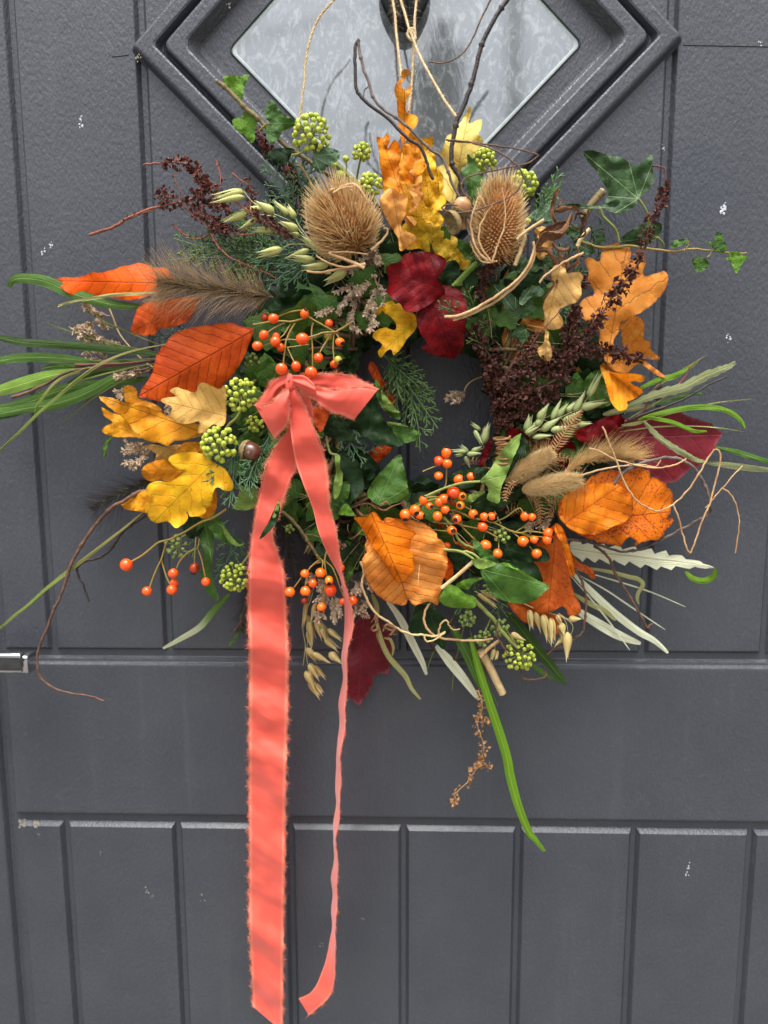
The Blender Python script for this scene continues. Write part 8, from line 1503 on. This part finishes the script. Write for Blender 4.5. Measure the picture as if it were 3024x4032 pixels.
# wide tail
ribbon('tail', E3('e', [(232, 1100, .098), (215, 1170, .098), (160, 1235, .096), (110, 1325, .096), (70, 1430, .094), (45, 1550, .092), (22, 1659, .090)]) + [(1003, 2060, .086), (986, 2187, .082), (979, 2370, .078), (984, 2552, .074), (984, 2800, .070), (983, 3100, .066), (984, 3400, .062), (984, 3646, .060), (992, 3800, .058), (998, 3965, .056)],
       E3('e', [(262, 1100, .100), (262, 1200, .092), (275, 1300, .084), (272, 1400, .080), (240, 1460, .084), (205, 1560, .090), (165, 1670, .092)]) + [(1078, 2060, .092), (1072, 2110, .092), (1095, 2190, .088), (1115, 2250, .082), (1124, 2370, .078), (1132, 2552, .074), (1130, 2800, .070), (1122, 3100, .066), (1118, 3400, .062), (1114, 3646, .060), (1112, 3850, .058), (1110, 4060, .056)], wave=.0070, wl=84, seed=1.3, fl=9)
# narrow tail: turned almost edge on further down
ribbon('tail', E3('e', [(212, 800, .104), (218, 900, .104), (225, 1000, .104), (238, 1150, .102), (270, 1350, .100), (320, 1500, .098), (382, 1659, .096)]) + E3('h', [(420, 150, .094), (480, 300, .088), (550, 430, .080), (580, 540, .072), (592, 680, .064), (585, 800, .060), (575, 950, .056), (570, 1100, .052), (558, 1300, .050), (550, 1500, .048)]) + E3('j', [(540, 0, .046), (532, 200, .045), (520, 500, .044), (513, 800, .044), (503, 1000, .046), (490, 1200, .050), (440, 1400, .056), (370, 1500, .058), (290, 1545, .060)]),
       E3('e', [(252, 800, .104), (275, 880, .108), (310, 950, .108), (380, 1120, .106), (450, 1300, .104), (480, 1450, .102), (492, 1659, .102)]) + E3('h', [(528, 120, .100), (552, 280, .098), (575, 430, .098), (612, 560, .097), (642, 650, .095), (632, 800, .092), (614, 950, .089), (606, 1100, .086), (596, 1300, .084), (588, 1500, .082)]) + E3('j', [(568, 0, .080), (560, 200, .079), (546, 500, .078), (542, 800, .077), (535, 1000, .076), (532, 1200, .073), (524, 1400, .066), (490, 1530, .060), (350, 1650, .058)]), wave=.003, wl=60, seed=2.1, fl=7, twist=12, fr=(0, 1))
# right loop
ribbon('bow_loop', E3('e', [(255, 798, .098), (350, 790, .094), (450, 787, .092), (540, 788, .092), (640, 805, .094), (730, 848, .098), (806, 884, .104)]), E3('e', [(262, 850, .094), (330, 880, .092), (400, 900, .092), (480, 905, .092), (560, 905, .094), (660, 900, .098), (760, 890, .104)]), wave=.004, wl=90, pleat=.0018, seed=3.3, fr=(1, 0), fl=8)
ribbon('bow_loop', E3('e', [(255, 800, .104), (300, 820, .107), (350, 835, .109), (390, 870, .109), (450, 880, .108), (560, 890, .110), (690, 870, .110), (808, 886, .106)]), E3('e', [(262, 860, .104), (300, 900, .104), (350, 925, .105), (400, 950, .107), (450, 985, .109), (520, 1030, .110), (590, 1050, .110), (655, 1082, .106)]), wave=.0045, wl=90, pleat=.0024, seed=4.1, bulge=.003, fr=(1, 1))
ribbon('bow_loop', E3('e', [(250, 796, .108), (290, 792, .110), (340, 800, .112), (390, 850, .112)]), E3('e', [(258, 850, .106), (290, 880, .108), (340, 905, .110), (415, 922, .110)]), wave=.003, wl=60, pleat=.002, seed=5.1, bulge=.004, fr=(0, 1), fl=8)
# left loop
ribbon('bow_loop', E3('e', [(232, 785, .104), (180, 803, .104), (120, 840, .102), (85, 890, .100), (50, 945, .098), (8, 992, .096)]), E3('e', [(235, 850, .102), (215, 880, .100), (180, 905, .098), (155, 950, .096), (140, 1000, .094), (100, 1040, .092)]), wave=.004, wl=60, pleat=.002, seed=6.1, bulge=.004)
ribbon('bow_loop', E3('e', [(8, 992, .098), (60, 985, .104), (110, 975, .108), (150, 935, .110), (190, 905, .110), (228, 880, .106)]), E3('e', [(128, 1200, .098), (160, 1170, .104), (195, 1140, .106), (220, 1090, .108), (228, 1030, .108), (234, 960, .106)]), wave=.005, wl=60, seed=7.1, bulge=.004)
ribbon('bow_loop', E3('e', [(290, 880, .098), (330, 905, .102), (360, 945, .104), (378, 1010, .104), (384, 1060, .102), (378, 1118, .098)]), E3('e', [(280, 900, .096), (300, 950, .096), (320, 1000, .094), (335, 1040, .092), (350, 1080, .092), (372, 1110, .094)]), wave=.002, wl=50, seed=8.1, fr=(1, 0), fl=10)
# knot
mb = MB(); V, T_, Q4 = uvball(20, 14); c = P(*Q('e', [(238, 838)])[0], .104); s = S(.104)
V = np.array([c+RT*v[0]*19*s*(1-.3*v[2])-UPV*(-v[2])*34*s+OUT*v[1]*15*s*(1+.25*math.sin(v[0]*7)) for v in V]); mb.add(V, T_, None); mb.f.append(np.array(Q4)); mb.build('knot', M_RIB, rb)
